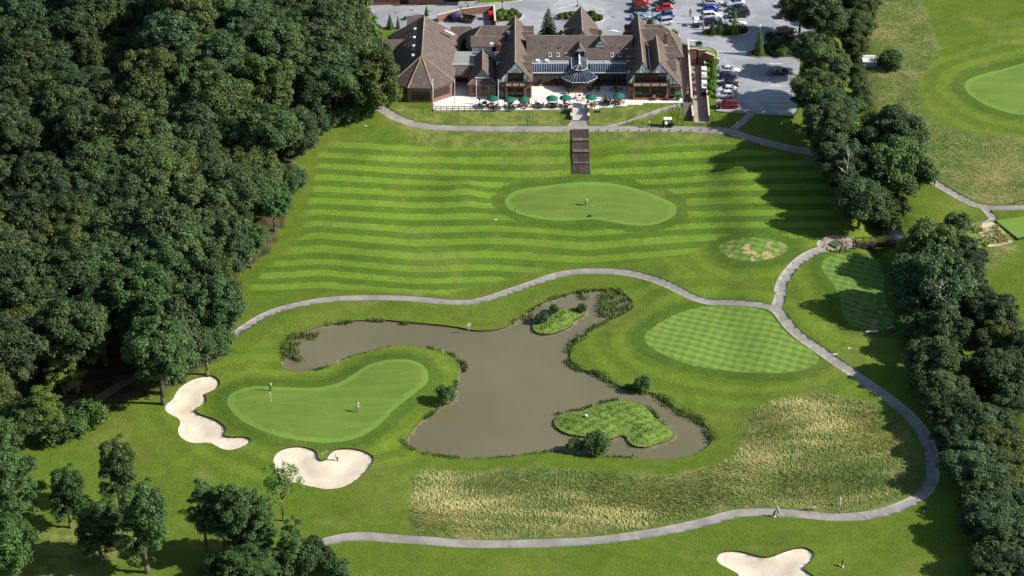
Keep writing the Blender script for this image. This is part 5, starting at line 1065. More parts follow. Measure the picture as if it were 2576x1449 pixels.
for i in range(ns):
    d = dy+LAND.get(i, 0); zz = zs(y+d); sl.box(12.1, 15.3, y, y+.16, zz-.6, zz); tr.box(12.12, 15.28, y+.16, y+d+.02, zz-.6, zz-.03); y += d
off(sl, SO).build('sleeper', M_SLEEP, st2); off(tr, SO).build('tread', M_TREAD, st2)
for x in (12.0, 15.32):
    mb = MB(); yy = YA
    while yy < YB: y2 = yy+1.05; a_, b_ = zs(yy)+.1, zs(y2)+.1; mb.add([(x,yy,a_-.7),(x+.1,yy,a_-.7),(x+.1,y2,b_-.7),(x,y2,b_-.7),(x,yy,a_),(x+.1,yy,a_),(x+.1,y2,b_),(x,y2,b_)], [(0,3,2,1),(4,5,6,7),(0,1,5,4),(1,2,6,5),(2,3,7,6),(3,0,4,7)]); yy = y2
    off(mb, SO).build('stringer', M_TREAD, st2)
# lane steps + handrail
sl = empty('lane_steps', (35.6, 457.3, 5.7), 0, 'dark steps at the lower end of the brick lane beside the yard wall', 'steps'); SO = (35.6, 457.3, 5.7)
mb = MB()
for i in range(10): mb.box(34.75, 36.35, 457.6+i*.53, 462.9, 5.2, 5.83+i*.128)
off(mb, SO).build('steps', M_LANE, sl)
mb = MB(); 
for y, z in ((457.4,5.75),(460.2,6.3),(462.8,7.0)): mb.tube((34.6,y,z-.3),(34.6,y,z+1.0),.045)
mb.path([(34.6,457.4,6.75),(34.6,462.8,8.0)],[.045,.045]); off(mb, SO).build('handrail', M_METALD, sl)
fr = empty('guard_railing', (33.9, 457, 5.9), 0, 'dark tubular guard rail on the grass left of the lane steps', 'railing'); SO = (33.9, 457, 5.9)
a, b, c, d = xyz('e',1905,960,6.7), xyz('e',1975,940,7.0), xyz('e',1890,1200,5.9), xyz('e',1990,1235,5.8)
mb = MB(); P = [c, ((a[0]+c[0])/2,(a[1]+c[1])/2,6.3), a, b]
for p in P+[d]: mb.tube((p[0],p[1],p[2]-.3),(p[0],p[1],p[2]+.95),.05)
off(mb, SO).build('post', M_METALD, fr)
mb = MB()
for h in (.5, .95): mb.path([(p[0],p[1],p[2]+h) for p in (d, *P)], [.04]*5, 5)
off(mb, SO).build('rail', M_METALD, fr)
# brick walls
def wall_obj(name, pts2, z0, z1, th, label, cat='wall', cop=True, mat=None):
    """free wall along pts2, a coping on top"""
    org = (pts2[0][0], pts2[0][1], z0); e = empty(name, org, 0, label, cat)
    zs = z1 if isinstance(z1, list) else [z1]*(len(pts2)-1); mb = MB(); cpg = MB()
    for (a, b, zt) in zip(pts2, pts2[1:], zs):
        L = math.dist(a, b); an = math.atan2(b[1]-a[1], b[0]-a[0]); cx, cy = (a[0]+b[0])/2, (a[1]+b[1])/2
        mb.box(cx-L/2-th/2+.004, cx+L/2+th/2-.004, cy-th/2, cy+th/2, z0, zt, an, (cx, cy)); cpg.box(cx-L/2-th/2, cx+L/2+th/2, cy-th/2-.05, cy+th/2+.05, zt+.003, zt+.08, an, (cx, cy))
    off(mb, org).build('wall', mat or M_BRICK, e); 
    if cop: off(cpg, org).build('coping', M_STONE, e)
    return e
wall_obj('brick_wall', [(36.55,457.0),(36.6,462.9),(37.25,484),(37.35,489.5)], 5.3, [6.9,8.0,8.6], .3, 'long brick wall between the dark lane and the sunken cart yard')
wall_obj('retaining_wall', [(37.5,483.1),(39.0,483.1),(40.6,483.1)], 5.4, [9.4,9.1], .3, 'tall brick wall closing the upper end of the cart yard')
wall_obj('retaining_wall', [(40.6,483.1),(42.3,481.6),(43.3,481.0)], 5.6, [8.5,8.0], .3, 'stepped brick wall right of the cart yard below the grass')
wall_obj('yard_edge', [(39.75,456.6),(40.1,470),(40.5,482.9)], 5.4, 6.99, .2, 'low brick edge between the cart yard and the clipped hedge', cop=True)
gr_ = gp(q('c',(655,575),(660,650),(770,652),(775,640),(755,600),(700,570)), 7.0); mb = MB().slab([(x,y,7.06) for x,y in gr_], .1); o = mb.build('lawn', M_GREEN); o['kind'] = 'structure'
gs_ = gp(q('c',(672,1140),(765,1090),(765,1285),(900,1300),(1130,1318),(1090,1380),(1000,1440),(900,1470),(740,1449),(670,1430)), 6.4)
BW = [xyz('a',880,188,8.3)[:2], xyz('a',1140,118,8.3)[:2], xyz('a',1525,75,8.3)[:2]]
wall_obj('bin_yard_wall', BW, 6.9, 8.6, .3, 'long brick wall round the bin yard behind the hall')
wall_obj('bin_yard_wall', [BW[2], (xyz('a',1540,250,8.3)[0], xyz('a',1540,250,8.3)[1])], 6.9, 8.5, .3, 'short brick wall at the right side of the bin yard')
def bin_(u, v, lab, m1, m2, k='a', s=1.0, z=6.97):
    x, y, _ = xyz(k, u, v, z); e = empty('wheelie_bin', (x, y, z), random.uniform(-.3,.3), lab, 'bin'); mb = MB().add([(-.27*s,-.3*s,.08),(.27*s,-.3*s,.08),(.27*s,.3*s,.08),(-.27*s,.3*s,.08),(-.34*s,-.38*s,1.0*s),(.34*s,-.38*s,1.0*s),(.34*s,.38*s,1.0*s),(-.34*s,.38*s,1.0*s)],[(0,3,2,1),(4,5,6,7),(0,1,5,4),(1,2,6,5),(2,3,7,6),(3,0,4,7)])
    mb.build('body', m1, e); MB().slab([(-.36*s,-.4*s,1.02*s),(.36*s,-.4*s,1.02*s),(.36*s,.42*s,1.12*s),(-.36*s,.42*s,1.12*s)], .05).build('lid', m2, e)
    for sx in (-.25, .25): MB().tube((sx*s-.03,.3*s,.1),(sx*s+.03,.3*s,.1),.1,.1,10).build('wheel', M_RUBBER, e)
PURP = simple('purple_plastic', (.06,.035,.25), .5); GREENP = simple('green_plastic', (.02,.16,.05), .5); REDP = simple('red_plastic', (.42,.012,.015), .5); BLK = simple('black_plastic', (.02,.02,.025), .5); GRYP = simple('grey_plastic', (.3,.3,.3), .5)
for a, b, l, m in ((1040,235,'black wheeled bin at the left of the bin cluster',BLK),(1062,255,'nearest black wheeled bin of the cluster',BLK),(1085,225,'purple wheeled bin in the middle of the cluster',PURP),(1100,245,'purple wheeled bin nearest the empty yard floor',PURP),(1120,230,'dark green wheeled bin at the right of the cluster',GREENP),(1070,205,'purple wheeled bin at the back of the cluster',PURP)): bin_(a, b, l, m, m if m is not PURP else PURP, s=1.25)
bin_(1490, 225, 'large red bin in the shaded corner of the bin yard', REDP, REDP, s=1.6); bin_(485, 1115, 'brown-red bin against the yard wall below the golf carts', M_TEAK, M_TEAK, 'c', 1.5, 5.75)
bin_(1915, 1158, 'green bin at the right foot of the twin gables', GREENP, GREENP, 'b', 1.4, 7.0)
x, y, _ = xyz('a',1220,245,7); e = empty('skip', (x,y,6.97), -.35, 'rusty open-topped skip right of the bins', 'skip'); MB().add([(-1.2,-.8,0),(1.2,-.8,0),(1.2,.8,0),(-1.2,.8,0),(-1.6,-.95,1.1),(1.6,-.95,1.1),(1.6,.95,1.1),(-1.6,.95,1.1)],[(0,3,2,1),(0,1,5,4),(1,2,6,5),(2,3,7,6),(3,0,4,7)]).build('body', simple('rusty_steel',(.16,.11,.09),.8), e); MB().box(-1.65,1.65,-1,-.9,1.05,1.15).box(-1.65,1.65,.9,1,1.05,1.15).box(-1.65,-1.55,-1,1,1.051,1.151).box(1.55,1.65,-1,1,1.051,1.151).build('rim', M_METALD, e)
# brick outbuildings at the top edge
ob = empty('brick_outbuilding', (-16, 511, 7), 0, 'row of brick outbuildings with dark doors along the top edge of the picture', 'building'); SO = (-16, 511, 7)
def oy(u): return -0.0
PXs = [(0,62,0),(430,62,-4.5),(430,60,1),(1340,20,0)]
x0, y0, _ = xyz('a',-150,66,7); x1, y1, _ = xyz('a',535,58,7); x2, y2, _ = xyz('a',940,55,7); x3, y3, _ = xyz('a',1325,15,7)
mb = MB().box(x0,x1-1.9,y0,y0+6,6.8,10).box(x1-1.9,x1,y0+1.2,y0+6,6.8,9.99).box(x1,x2,y1,y1+6,6.8,10.01).box(x2,x3,y3,y3+5,6.8,10.02); off(mb, SO).build('wall', M_BRICK, ob)
off(MB().box(x1-1.8,x1-.1,y0+1.1,y0+1.199,6.9,9.4), SO).build('door', M_FRAME, ob); off(MB().box(x2+.8,x2+3.7,y3-.08,y3-.003,6.95,9.4), SO).build('garage_door', simple('dark_green_paint',(.015,.05,.045),.6), ob); off(MB().box(x2+4.6,x2+6.6,y3-.08,y3-.003,6.95,9.2), SO).build('door', M_FRAME, ob)
ru = solid([(x0-.3-SO[0],y0-.4-SO[1],3.2),(x3+.3-SO[0],y0-.4-SO[1],3.2),(x3+.3-SO[0],y0+6.4-SO[1],3.2),(x0-.3-SO[0],y0+6.4-SO[1],3.2)], [(x0+2-SO[0],y0+3-SO[1],5.8),(x3-2-SO[0],y0+3-SO[1],5.8)], [(0,1,5,4),(2,3,4,5),(1,2,5),(3,0,4)]); ru.build('roof', M_TILE, ob)
def kerb(pts2, z, label, w=.14, closed=True):
    P = resample(pts2, 1.0, closed); mb = MB(); n = len(P)
    for i in range(n if closed else n-1):
        a = P[i]; b = P[(i+1)%n]; L = math.dist(a,b); an = math.atan2(b[1]-a[1], b[0]-a[0]); cx, cy = (a[0]+b[0])/2, (a[1]+b[1])/2; mb.box(cx-L/2-.03, cx+L/2+.03, cy-w/2, cy+w/2, z-.1, z+.14+(.003 if i%2 else 0), an, (cx,cy))
    o = mb.build('kerb', M_KERB); o['kind'] = 'structure'
for P in (LAWN_B, BED1, BED2, BED3, BED4, BED5): kerb(P, 7.0, '')
kerb(gp(q('a',(-50,95),(70,75),(280,68),(410,60),(530,55),(640,72),(830,62),(1060,35),(1330,20)), 7.0), 7.0, '', .2, False)
kerb(gp(q('c',(555,532),(650,545),(720,560),(770,590),(785,625),(780,640)), 7), 7.0, '', .14, False)
# flagpoles
FLG = {0:None, 1:(cloth('navyred',(.16,.03,.10)),'dark flag'), 2:None, 3:(cloth('blue',(.02,.04,.20)),'blue flag')}
for i, (a, b) in enumerate(((820,1280),(1072,1280),(1322,1282),(1575,1280))):
    x, y, z = xyz('a', a, b, 6.7); e = empty('flagpole', (x,y,6.7), 0, ['bare white flagpole at the left end of the terrace fence','white flagpole with a dark drooping flag, second from the left','bare white flagpole at the middle of the terrace fence','white flagpole with a blue drooping flag left of the open parasols'][i], 'flagpole', 'white flagpoles along the terrace')
    MB().tube((0,0,-.4),(0,0,6.9),.065,.045,8).ell((0,0,6.95),(.09,.09,.09)).build('pole', M_METALW, e, True)
    if FLG[i]:
        mb = MB(); P = []
        for r in range(7):
            for c_ in range(5): P.append((.05+c_*.09+.03*math.sin(r*1.4+c_), .05*math.sin(c_*2.1+r*.8), 6.6-r*.27-c_*.10))
        mb.add(P, [(r*5+c_, r*5+c_+1, (r+1)*5+c_+1, (r+1)*5+c_) for r in range(6) for c_ in range(4)]); mb.build('flag', FLG[i][0], e, fix=False)
# terrace fence
fe = empty('terrace_fence', (-15.6, 459.35, 7), 0, 'dark two-rail fence along the front of the terrace left part', 'fence'); mb = MB()
for k in range(11): mb.box(k*1.2-.05, k*1.2+.05, -.05, .05, -.3, .95)
mb.build('post', M_SLEEP, fe); mb = MB()
for z in (.42, .85): mb.box(0, 12.0, -.09, -.052, z-.05, z+.05)
mb.build('rail', M_SLEEP, fe)
# parasols
def make_parasol(label):
    e = empty('parasol', (0,0,0), 0, label, 'parasol', 'green parasols on the terrace'); MB().tube((0,0,0),(0,0,2.55),.028,.025,8).build('pole', M_TEAK, e); MB().lathe([(.28,0),(.28,.07),(.06,.1),(.05,.3)],(0,0,0),14).build('base', M_METALD, e)
    P = [(0,0,2.62)]; n = 8; 
    for r, z in ((.7,2.42),(1.28,2.08)):
        for i in range(n): a = 2*math.pi*i/n+.39; P.append((r*math.cos(a), r*math.sin(a), z))
    for i in range(n): a = 2*math.pi*i/n+.39; P.append((1.28*math.cos(a), 1.28*math.sin(a), 1.94))
    F = [(0,1+i,1+(i+1)%n) for i in range(n)]+[(1+i,9+i,9+(i+1)%n,1+(i+1)%n) for i in range(n)]+[(9+i,17+i,17+(i+1)%n,9+(i+1)%n) for i in range(n)]
    c = MB().add(P, F).build('canopy', M_GREENC, e, fix=False); mb = MB()
    for i in range(n): a = 2*math.pi*i/n+.39; mb.tube((0,0,2.56),(1.26*math.cos(a),1.26*math.sin(a),2.05),.012,.01,4)
    mb.build('rib', M_TEAK, c); MB().ell((0,0,2.66),(.05,.05,.07)).build('finial', M_TEAK, c); return e
def at_z(k, a, b, z, h): u, v = q(k, (a, b))[0]; x, y = U(u, v, z+h); return (x, y, z)
PAR = [('d',585,925,'open green parasol partly behind the flagpole with the blue flag'),('d',905,945,'open green parasol just right of the flagpole with the blue flag'),('d',1190,945,'open green parasol in front of the left white gable'),('d',1730,920,'open green parasol left of the glass octagon, outer one of two'),('d',1990,912,'open green parasol left of the glass octagon, nearer one of two'),('e',475,770,'open green parasol just right of the stone steps'),('e',930,745,'open green parasol farthest to the right')]
par0 = make_parasol(''); ppos = []
for i, (k, a, b, lb) in enumerate(PAR):
    o = par0 if i == 0 else copy_tree(par0); o.location = at_z(k, a, b, 7.0, 2.2); o['label'] = lb; ppos.append(tuple(o.location)); o.rotation_euler.z = i*.3
def closed(k, a, b, lb):
    loc = at_z(k, a, b, 7.0, 1.3); e = empty('closed_parasol', loc, 0, lb, 'parasol'); MB().tube((0,0,0),(0,0,2.5),.028,.025,8).build('pole', M_TEAK, e); MB().lathe([(.28,0),(.28,.07),(.06,.1)],(0,0,0),12).build('base', M_METALD, e); MB().lathe([(.15,.85),(.2,1.1),(.13,1.7),(.06,2.3),(.01,2.6)],(0,0,0),9).build('canopy', M_GREENC, e); return loc
c1 = closed('d',330,940,'folded green parasol left of the leftmost open parasol'); c2 = closed('e',713,775,'folded green parasol between the two rightmost open parasols')
# tables and chairs
def make_table():
    e = empty('table', (0,0,0), 0, '', 'table', 'wooden tables on the terrace'); MB().lathe([(.55,.70),(.55,.74)],(0,0,0),16).build('tabletop', M_TEAK, e)
    for i in range(4): a = math.pi/4+i*math.pi/2; MB().tube((.42*math.cos(a),.42*math.sin(a),0),(.3*math.cos(a),.3*math.sin(a),.7),.03,.03,6).build('leg', M_TEAK, e)
    return e
def make_chair():
    e = empty('chair', (0,0,0), 0, '', 'chair', 'wooden chairs on the terrace'); MB().box(-.23,.23,-.23,.23,.42,.46).build('seat', M_TEAK, e); mb = MB()
    for x in (-.2,-.07,.07,.2): mb.box(x-.025,x+.025,.2,.24,.46,.92)
    mb.box(-.23,.23,.19,.25,.86,.95).build('backrest', M_TEAK, e)
    for sx in (-1,1):
        MB().box(sx*.24-.02,sx*.24+.02,-.22,.22,.63,.66).build('armrest', M_TEAK, e)
        for y in (-.2,.2): MB().box(sx*.2-.02,sx*.2+.02,y-.02,y+.02,0,.64 if y < 0 else .42).build('leg', M_TEAK, e)
    return e
tab0, ch0 = make_table(), make_chair()
# ---- people: a skinned skeleton, baked to one continuous mesh per pose
def skin_mesh(J, E, root=0, sub=1):
    me = bpy.data.meshes.new('body'); me.from_pydata([j[:3] for j in J], E, []); o = bpy.data.objects.new('tmp', me); col.objects.link(o); m = o.modifiers.new('s', 'SKIN'); m.use_smooth_shade = True; o.modifiers.new('d', 'SUBSURF').levels = sub
    for i, j in enumerate(J): v = me.skin_vertices[0].data[i]; v.radius = (j[3], j[4] if len(j) > 4 else j[3]); v.use_root = (i == root)
    dg = bpy.context.evaluated_depsgraph_get(); dg.update(); r = bpy.data.meshes.new_from_object(o.evaluated_get(dg)); bpy.data.objects.remove(o); bpy.data.meshes.remove(me); return r
def pose(kind, seed=0):
    """joint table facing -Y, feet on z = 0"""
    if kind == 'stand': L = dict(hipz=.93, kL=(.11,-.02,.50), aL=(.12,0,.08), kR=(-.11,-.02,.50), aR=(-.12,.0,.08), lean=0, eL=(.27,.02,1.13), hL=(.25,-.14,.92), eR=(-.27,.02,1.13), hR=(-.25,-.12,.92))
    if kind == 'walk': L = dict(hipz=.91, kL=(.10,-.20,.52), aL=(.10,-.36,.10), kR=(-.10,.02,.48), aR=(-.10,.36,.14), lean=-.04, eL=(.26,.12,1.13), hL=(.27,.06,.90), eR=(-.26,-.05,1.13), hR=(-.24,-.28,1.0))
    if kind == 'putt': L = dict(hipz=.90, kL=(.16,-.06,.48), aL=(.18,0,.08), kR=(-.16,-.06,.48), aR=(-.18,0,.08), lean=-.28, eL=(.22,-.30,1.02), hL=(.04,-.42,.84), eR=(-.22,-.30,1.02), hR=(-.03,-.42,.80))
    if kind == 'sit': L = dict(hipz=.50, kL=(.13,-.42,.50), aL=(.13,-.42,.08), kR=(-.13,-.44,.50), aR=(-.14,-.38,.08), lean=-.02, eL=(.27,-.08,.72), hL=(.18,-.32,.72), eR=(-.27,-.08,.72), hR=(-.16,-.34,.74))
    if kind == 'bend': L = dict(hipz=.90, kL=(.13,-.10,.48), aL=(.13,.03,.08), kR=(-.13,-.10,.48), aR=(-.14,.02,.08), lean=-.45, eL=(.22,-.50,.92), hL=(.15,-.66,.72), eR=(-.22,-.50,.92), hR=(-.15,-.62,.70))
    h = L['hipz']; k = L['lean']; c = 1 if abs(k) < .1 else .95; L['wa'] = (0, k*.35, h+.17*c); L['ch'] = (0, k*.72, h+.40*c); L['nk'] = (0, k*1.0, h+.57*c); L['hd'] = (0, k*1.12-.03, h+.70*c)
    return L
def person(kind, loc, rz, label, shirt, legs, hair=None, cap=None, shorts=False, cat='person', extra=None):
    key = (kind, shorts); L = pose(kind)
    if key not in BODY:
        hp = (0, 0, L['hipz']); J = [(*hp, .135, .10), (*L['wa'], .125, .095), (*L['ch'], .155, .105), (*L['nk'], .055, .055), (L['hd'][0], L['hd'][1], L['hd'][2]-.02, .078, .085), (L['hd'][0], L['hd'][1]-.01, L['hd'][2]+.11, .085, .10), (L['hd'][0], L['hd'][1], L['hd'][2]+.19, .055, .07)]
        E = [(0,1),(1,2),(2,3),(3,4),(4,5),(5,6)]
        nz = len(J); J.append((L['hd'][0], L['hd'][1]-.125, L['hd'][2]+.055, .014)); E.append((4, nz))
        for s, kn_, an in ((1,'kL','aL'),(-1,'kR','aR')):
            b = len(J); J += [(s*.10, 0, L['hipz']-.07, .10), (*L[kn_], .062), (*L[an], .042), (L[an][0]+s*.01, L[an][1]-.16, L[an][2]-.045, .038)]; E += [(0,b),(b,b+1),(b+1,b+2),(b+2,b+3)]
        for s, el, hn in ((1,'eL','hL'),(-1,'eR','hR')):
            b = len(J); sh = (s*.19, L['ch'][1], L['ch'][2]+.10); hd = Vector(L[hn]); d = (hd-Vector(L[el])).normalized(); pl = hd+d*.07
            J += [(*sh, .062), (*L[el], .045), (*hd, .026, .030), (*pl, .022, .038)]; E += [(2,b),(b,b+1),(b+1,b+2),(b+2,b+3)]
            sd = d.cross(Vector((s,0,0))).normalized() if abs(d.x) < .9 else Vector((0,1,0))
            for f, ln in ((-.03,.06),(-.01,.075),(.01,.07),(.03,.055)):
                p0 = pl+sd*f+d*.03; p1 = p0+d*ln*.5; p2 = p1+(d+Vector((-s*.6,0,-.2))).normalized()*ln*.5; q0 = len(J); J += [(*p0,.009),(*p1,.009),(*p2,.007)]; E += [(b+3,q0),(q0,q0+1),(q0+1,q0+2)]
            p0 = hd+d*.02+sd*-.035; q0 = len(J); J += [(*p0,.011),(*(p0+d*.04+sd*-.02),.009)]; E += [(b+2,q0),(q0,q0+1)]
        body = skin_mesh(J, E)
        # shirt and trousers: slightly larger shells
        Js = [(0, 0, L['hipz']+.0, .145, .112), (*L['wa'], .14, .11), (*L['ch'], .172, .122), (L['nk'][0], L['nk'][1], L['nk'][2]-.03, .075, .07)]; Es = [(0,1),(1,2),(2,3)]
        for s, el in ((1,'eL'),(-1,'eR')): b = len(Js); e = Vector(L[el]); sh = Vector((s*.19, L['ch'][1], L['ch'][2]+.10)); Js += [(*sh, .078), (*sh.lerp(e, .85), .064)]; Es += [(2,b),(b,b+1)]
        sm = skin_mesh(Js, Es); Jt = [(0, 0, L['hipz']+.02, .147, .115)]; Et = []
        for s, kn_, an in ((1,'kL','aL'),(-1,'kR','aR')):
            b = len(Jt); a = Vector(L[an]); kk = Vector(L[kn_]); Jt += [(s*.10, 0, L['hipz']-.08, .112), (*(kk if not shorts else Vector((s*.11,0,L['hipz']-.1)).lerp(kk,.8)), .078)]; Et += [(0,b),(b,b+1)]
            if not shorts: Jt.append((*a, .06)); Et.append((b+1,b+2))
        tmh = skin_mesh(Jt, Et); sh_ = []
        for an in ('aL','aR'): a = L[an]; m_ = MB().ell((a[0], a[1]-.07, a[2]-.035), (.052,.14,.05)); P = m_.v; m_.v = [(a[0]+(x-a[0]), a[1]-.07+(y-a[1]+.07)*2.6, z) for x, y, z in P]; o = m_.build('shoe', M_RUBBER, None, True); sh_.append(o.data); bpy.data.objects.remove(o)
        hm = MB().ell((L['hd'][0], L['hd'][1]+.02, L['hd'][2]+.15), (.098,.098,.10), 12, 8); o = hm.build('hair', M_HAIR, None, True); hd_ = o.data; bpy.data.objects.remove(o)
        cm = MB().lathe([(.108,0),(.105,.05),(.07,.105),(.01,.12)], (L['hd'][0], L['hd'][1]+.01, L['hd'][2]+.15), 12).slab([(-.08,L['hd'][1]-.08,L['hd'][2]+.165),(.08,L['hd'][1]-.08,L['hd'][2]+.165),(.06,L['hd'][1]-.20,L['hd'][2]+.15),(-.06,L['hd'][1]-.20,L['hd'][2]+.15)], .012); o = cm.build('cap', M_METALW, None, False); cp_ = o.data; bpy.data.objects.remove(o)
        fm = MB().ell((-.032, L['hd'][1]-.088, L['hd'][2]+.10), (.013,.013,.013), 6, 4).ell((.032, L['hd'][1]-.088, L['hd'][2]+.10), (.013,.013,.013), 6, 4).box(-.028,.028,L['hd'][1]-.094,L['hd'][1]-.07,L['hd'][2]+.018,L['hd'][2]+.028); o = fm.build('eyes_and_mouth', M_HAIR, None, True); fc = o.data; bpy.data.objects.remove(o)
        BODY[key] = (body, sm, tmh, sh_, hd_, cp_, fc)
    body, sm, tmh, sh_, hd_, cp_, fc = BODY[key]; e = empty('person', loc, rz, label, cat)
    b = link('body', body, e); 
    if not body.materials: body.materials.append(M_SKIN)
    def ob(n, me, m):
        o = link(n, me, b); 
        if not me.materials: me.materials.append(m)
        o.material_slots[0].link = 'OBJECT'; o.material_slots[0].material = m
    ob('shirt', sm, shirt); ob('shorts' if shorts else 'trousers', tmh, legs); ob('face', fc, M_HAIR)
    for s in sh_: ob('shoe', s, M_RUBBER)
    if cap: ob('cap', cp_, cap)
    else: ob('hair', hd_, hair or M_HAIR)
    return e
BODY = {}
WH, BK_, NV, RD, LB, GY, KH, DG = cloth('white',(.80,.80,.78)), cloth('black',(.015,.015,.018)), cloth('navy',(.03,.04,.10)), cloth('red',(.45,.02,.02)), cloth('light_blue',(.45,.60,.75)), cloth('grey',(.3,.3,.32)), cloth('khaki',(.45,.38,.26)), cloth('dark_green',(.02,.08,.04))
chn = [0]; pn = [0]; tn_ = [0]
SHC = [('white',WH),('black',BK_),('navy',NV),('light blue',LB),('red',RD),('grey',GY)]
CHI = []
def seat_set(x, y, lab, nch, who, rot=.4, z=7.0):
    y = max(y, (459.75 if x < 17.2 else 460.6 if x < 20.0 else 461.2)+1.1)
    t = tab0 if tn_[0] == 0 else copy_tree(tab0); tn_[0] += 1; t.location = (x, y, z); t['label'] = 'round red-brown table '+lab; dirs = ['left','near','right','far','near left','far right']
    for i in range(nch):
        a = math.pi+rot+i*2*math.pi/nch; cx, cy = x+1.0*math.cos(a), y+.9*math.sin(a); c = ch0 if chn[0] == 0 else copy_tree(ch0); chn[0] += 1; c.location = (cx, cy, z); c.rotation_euler.z = math.atan2(cy-y, cx-x)-math.pi/2
        c['label'] = f'red-brown chair, {ORD[i]} clockwise at the table {lab}'[:110]; c['label'] = ' '.join(c['label'].split()[:16])
        if i in who:
            cn, cm = SHC[pn[0] % 6]; pn[0] += 1
            pl = (cx-.04*math.cos(a), cy-.04*math.sin(a), z-.02); person('sit', pl, math.atan2(cy-y, cx-x)-math.pi/2, f'person in a {cn} top sitting at the table {lab}' if len(who) == 1 or True else '', cm, [NV,BK_,KH][pn[0] % 3], None)
            PERS.append(pn[0])
PERS = []
SETS = [(ppos[0][0]-.2,ppos[0][1]-.4,'under the leftmost open parasol',4,(),.2),(ppos[1][0]+.1,ppos[1][1]-.6,'under the second open parasol',3,(),.1),(ppos[2][0],ppos[2][1]-.5,'under the parasol before the left gable',4,(0,2,3),.5),(xyz('d',1450,1060,7)[0],460.6,'in the sun between parasols',4,(),.3),(ppos[3][0],ppos[3][1]-.6,'under the outer octagon parasol',4,(0,1),.6),(ppos[4][0],ppos[4][1]-.5,'under the inner octagon parasol',4,(1,2,3),.2),
 (ppos[5][0],ppos[5][1]-.6,'right of the stone steps',4,(0,2,3),.7),(c2[0],c2[1]-.5,'with the folded right parasol',4,(0,2),.5),(ppos[6][0],ppos[6][1]-.6,'under the rightmost parasol',5,(0,1,3,4),.3),(c1[0]+1.0,c1[1]-.6,'beside the folded left parasol',3,(),.3),(xyz('e',880,640,7)[0],468.0,'in the shade right of the octagon',4,(),.2)]
for s in SETS: seat_set(*s)
# make the sitters' labels differ where two share a table
seen = {}
for o in list(col.objects):
    if o.get('category') == 'person': seen.setdefault(o['label'], []).append(o)
for l, os_ in seen.items():
    if len(os_) > 1:
        for o, w in zip(os_, ('the left one','the right one','the far one')): o['label'] = l+', '+w
# white statue-like cafe parasols folded beside the octagon plinth (pale cloth bundles) and small table
for a, b, h, lb in (('e',215,1.3,'person in white sitting left of the small round table by the octagon'),('e',350,1.4,'person in white sitting right of the small round table by the octagon')):
    x, y, _ = xyz('e', b, 815 if b < 300 else 845, 7.0); person('sit', (x, y, 7.0), math.pi/2 if b < 300 else -math.pi/2, lb, WH, WH, M_HAIRG); c = copy_tree(ch0); c.location = (x+(.04 if b<300 else -.04), y, 7.0); c.rotation_euler.z = math.pi/2 if b < 300 else -math.pi/2; c['label'] = 'chair '+('left' if b < 300 else 'right')+' of the small table before the glass octagon'
x, y, _ = xyz('e', 282, 800, 7.0); t = copy_tree(tab0); t.location = (x, y, 7.0); t['label'] = 'small orange-brown table just before the glass octagon'; t.scale = (.7,.7,1)
# planters
def planter(k, a, b, lb, z=7.0, c=(.8,1,.7)):
    x, y, _ = xyz(k, a, b, z); e = empty('planter', (x, y, z), 0, lb, 'planter'); MB().lathe([(.2,0),(.3,.45),(.32,.5),(.26,.5),(.25,.42)],(0,0,0),12).build('pot', M_POT, e); o = link('shrub', PROTO['ball']['crown'], e); o.location = (0,0,.42); o.scale = (.42,.42,.55); o.color = (*c, 1)
for k, a, b, lb in (('d',1505,690,'potted shrub left of the wide glass doors'),('d',1770,700,'potted shrub right of the wide glass doors'),('d',2060,850,'potted shrub at the left foot of the octagon'),('e',455,690,'potted shrub at the right foot of the octagon'),('e',590,690,'potted shrub right of the octagon near the shade edge'),('e',700,590,'potted shrub in the dark right recess')): planter(k, a, b, lb)
for i, (a, b) in enumerate(((425,975),(520,975))): pass
# stone plinth on the bank, lamps, bollards
x, y, z = G(*q('e',(605,1030))[0]); tm(MB().box(x-.3,x+.3,y-.2,y+.2,z-.3,z+.55).box(x-.36,x+.36,y-.26,y+.26,z+.553,z+.62), 'stone_plinth', M_BRICK, 'small brick plinth on the grass right of the stone steps', 'plinth', (x,y,z))
def lamp(u, v, h, label, z=None):
    x, y, z = G(u, v) if z is None else (*U(u, v, z), z); e = empty('path_light', (x,y,z), 0, label, 'lamp', 'short lamp posts on the terrace bank'); MB().tube((0,0,-.2),(0,0,h),.045,.04,6).build('post', M_METALD, e); MB().lathe([(.04,h),(.11,h+.06),(.1,h+.16),(.02,h+.2)],(0,0,0),8).build('lamp_head', M_METALD, e)
for u, v, l in ((*q('a',(1110,1445))[0],'short lamp post on the bank below the left terrace fence'),(*q('a',(1910,1450))[0],'short lamp post on the bank below the middle parasols'),(*q('a',(592,1385))[0],'short lamp post beside the bend of the terrace path'),(*q('e',(1072,1240))[0],'short lamp post where the diagonal path joins')): lamp(u, v, .95, l)
BO = []
for i, (a, b) in enumerate(((718,155),(815,152),(893,152),(979,152),(1062,152),(1151,152),(1240,150),(1328,150),(1407,150),(1500,152),(1580,152),(1662,148),(1742,149),(1812,159),(1877,180),(2065,245),(2108,262),(2148,270))): BO.append(('6',a,b,f'stubby bollard, {ORD[i]} from the sleeper stairs along the path'))
for i, (a, b) in enumerate(((1155,1225),(1320,1225),(1485,1228))): BO.append(('e',a,b,f'stubby bollard on the upper path edge, {ORD[i]} right of the lamp post'))
b0 = None
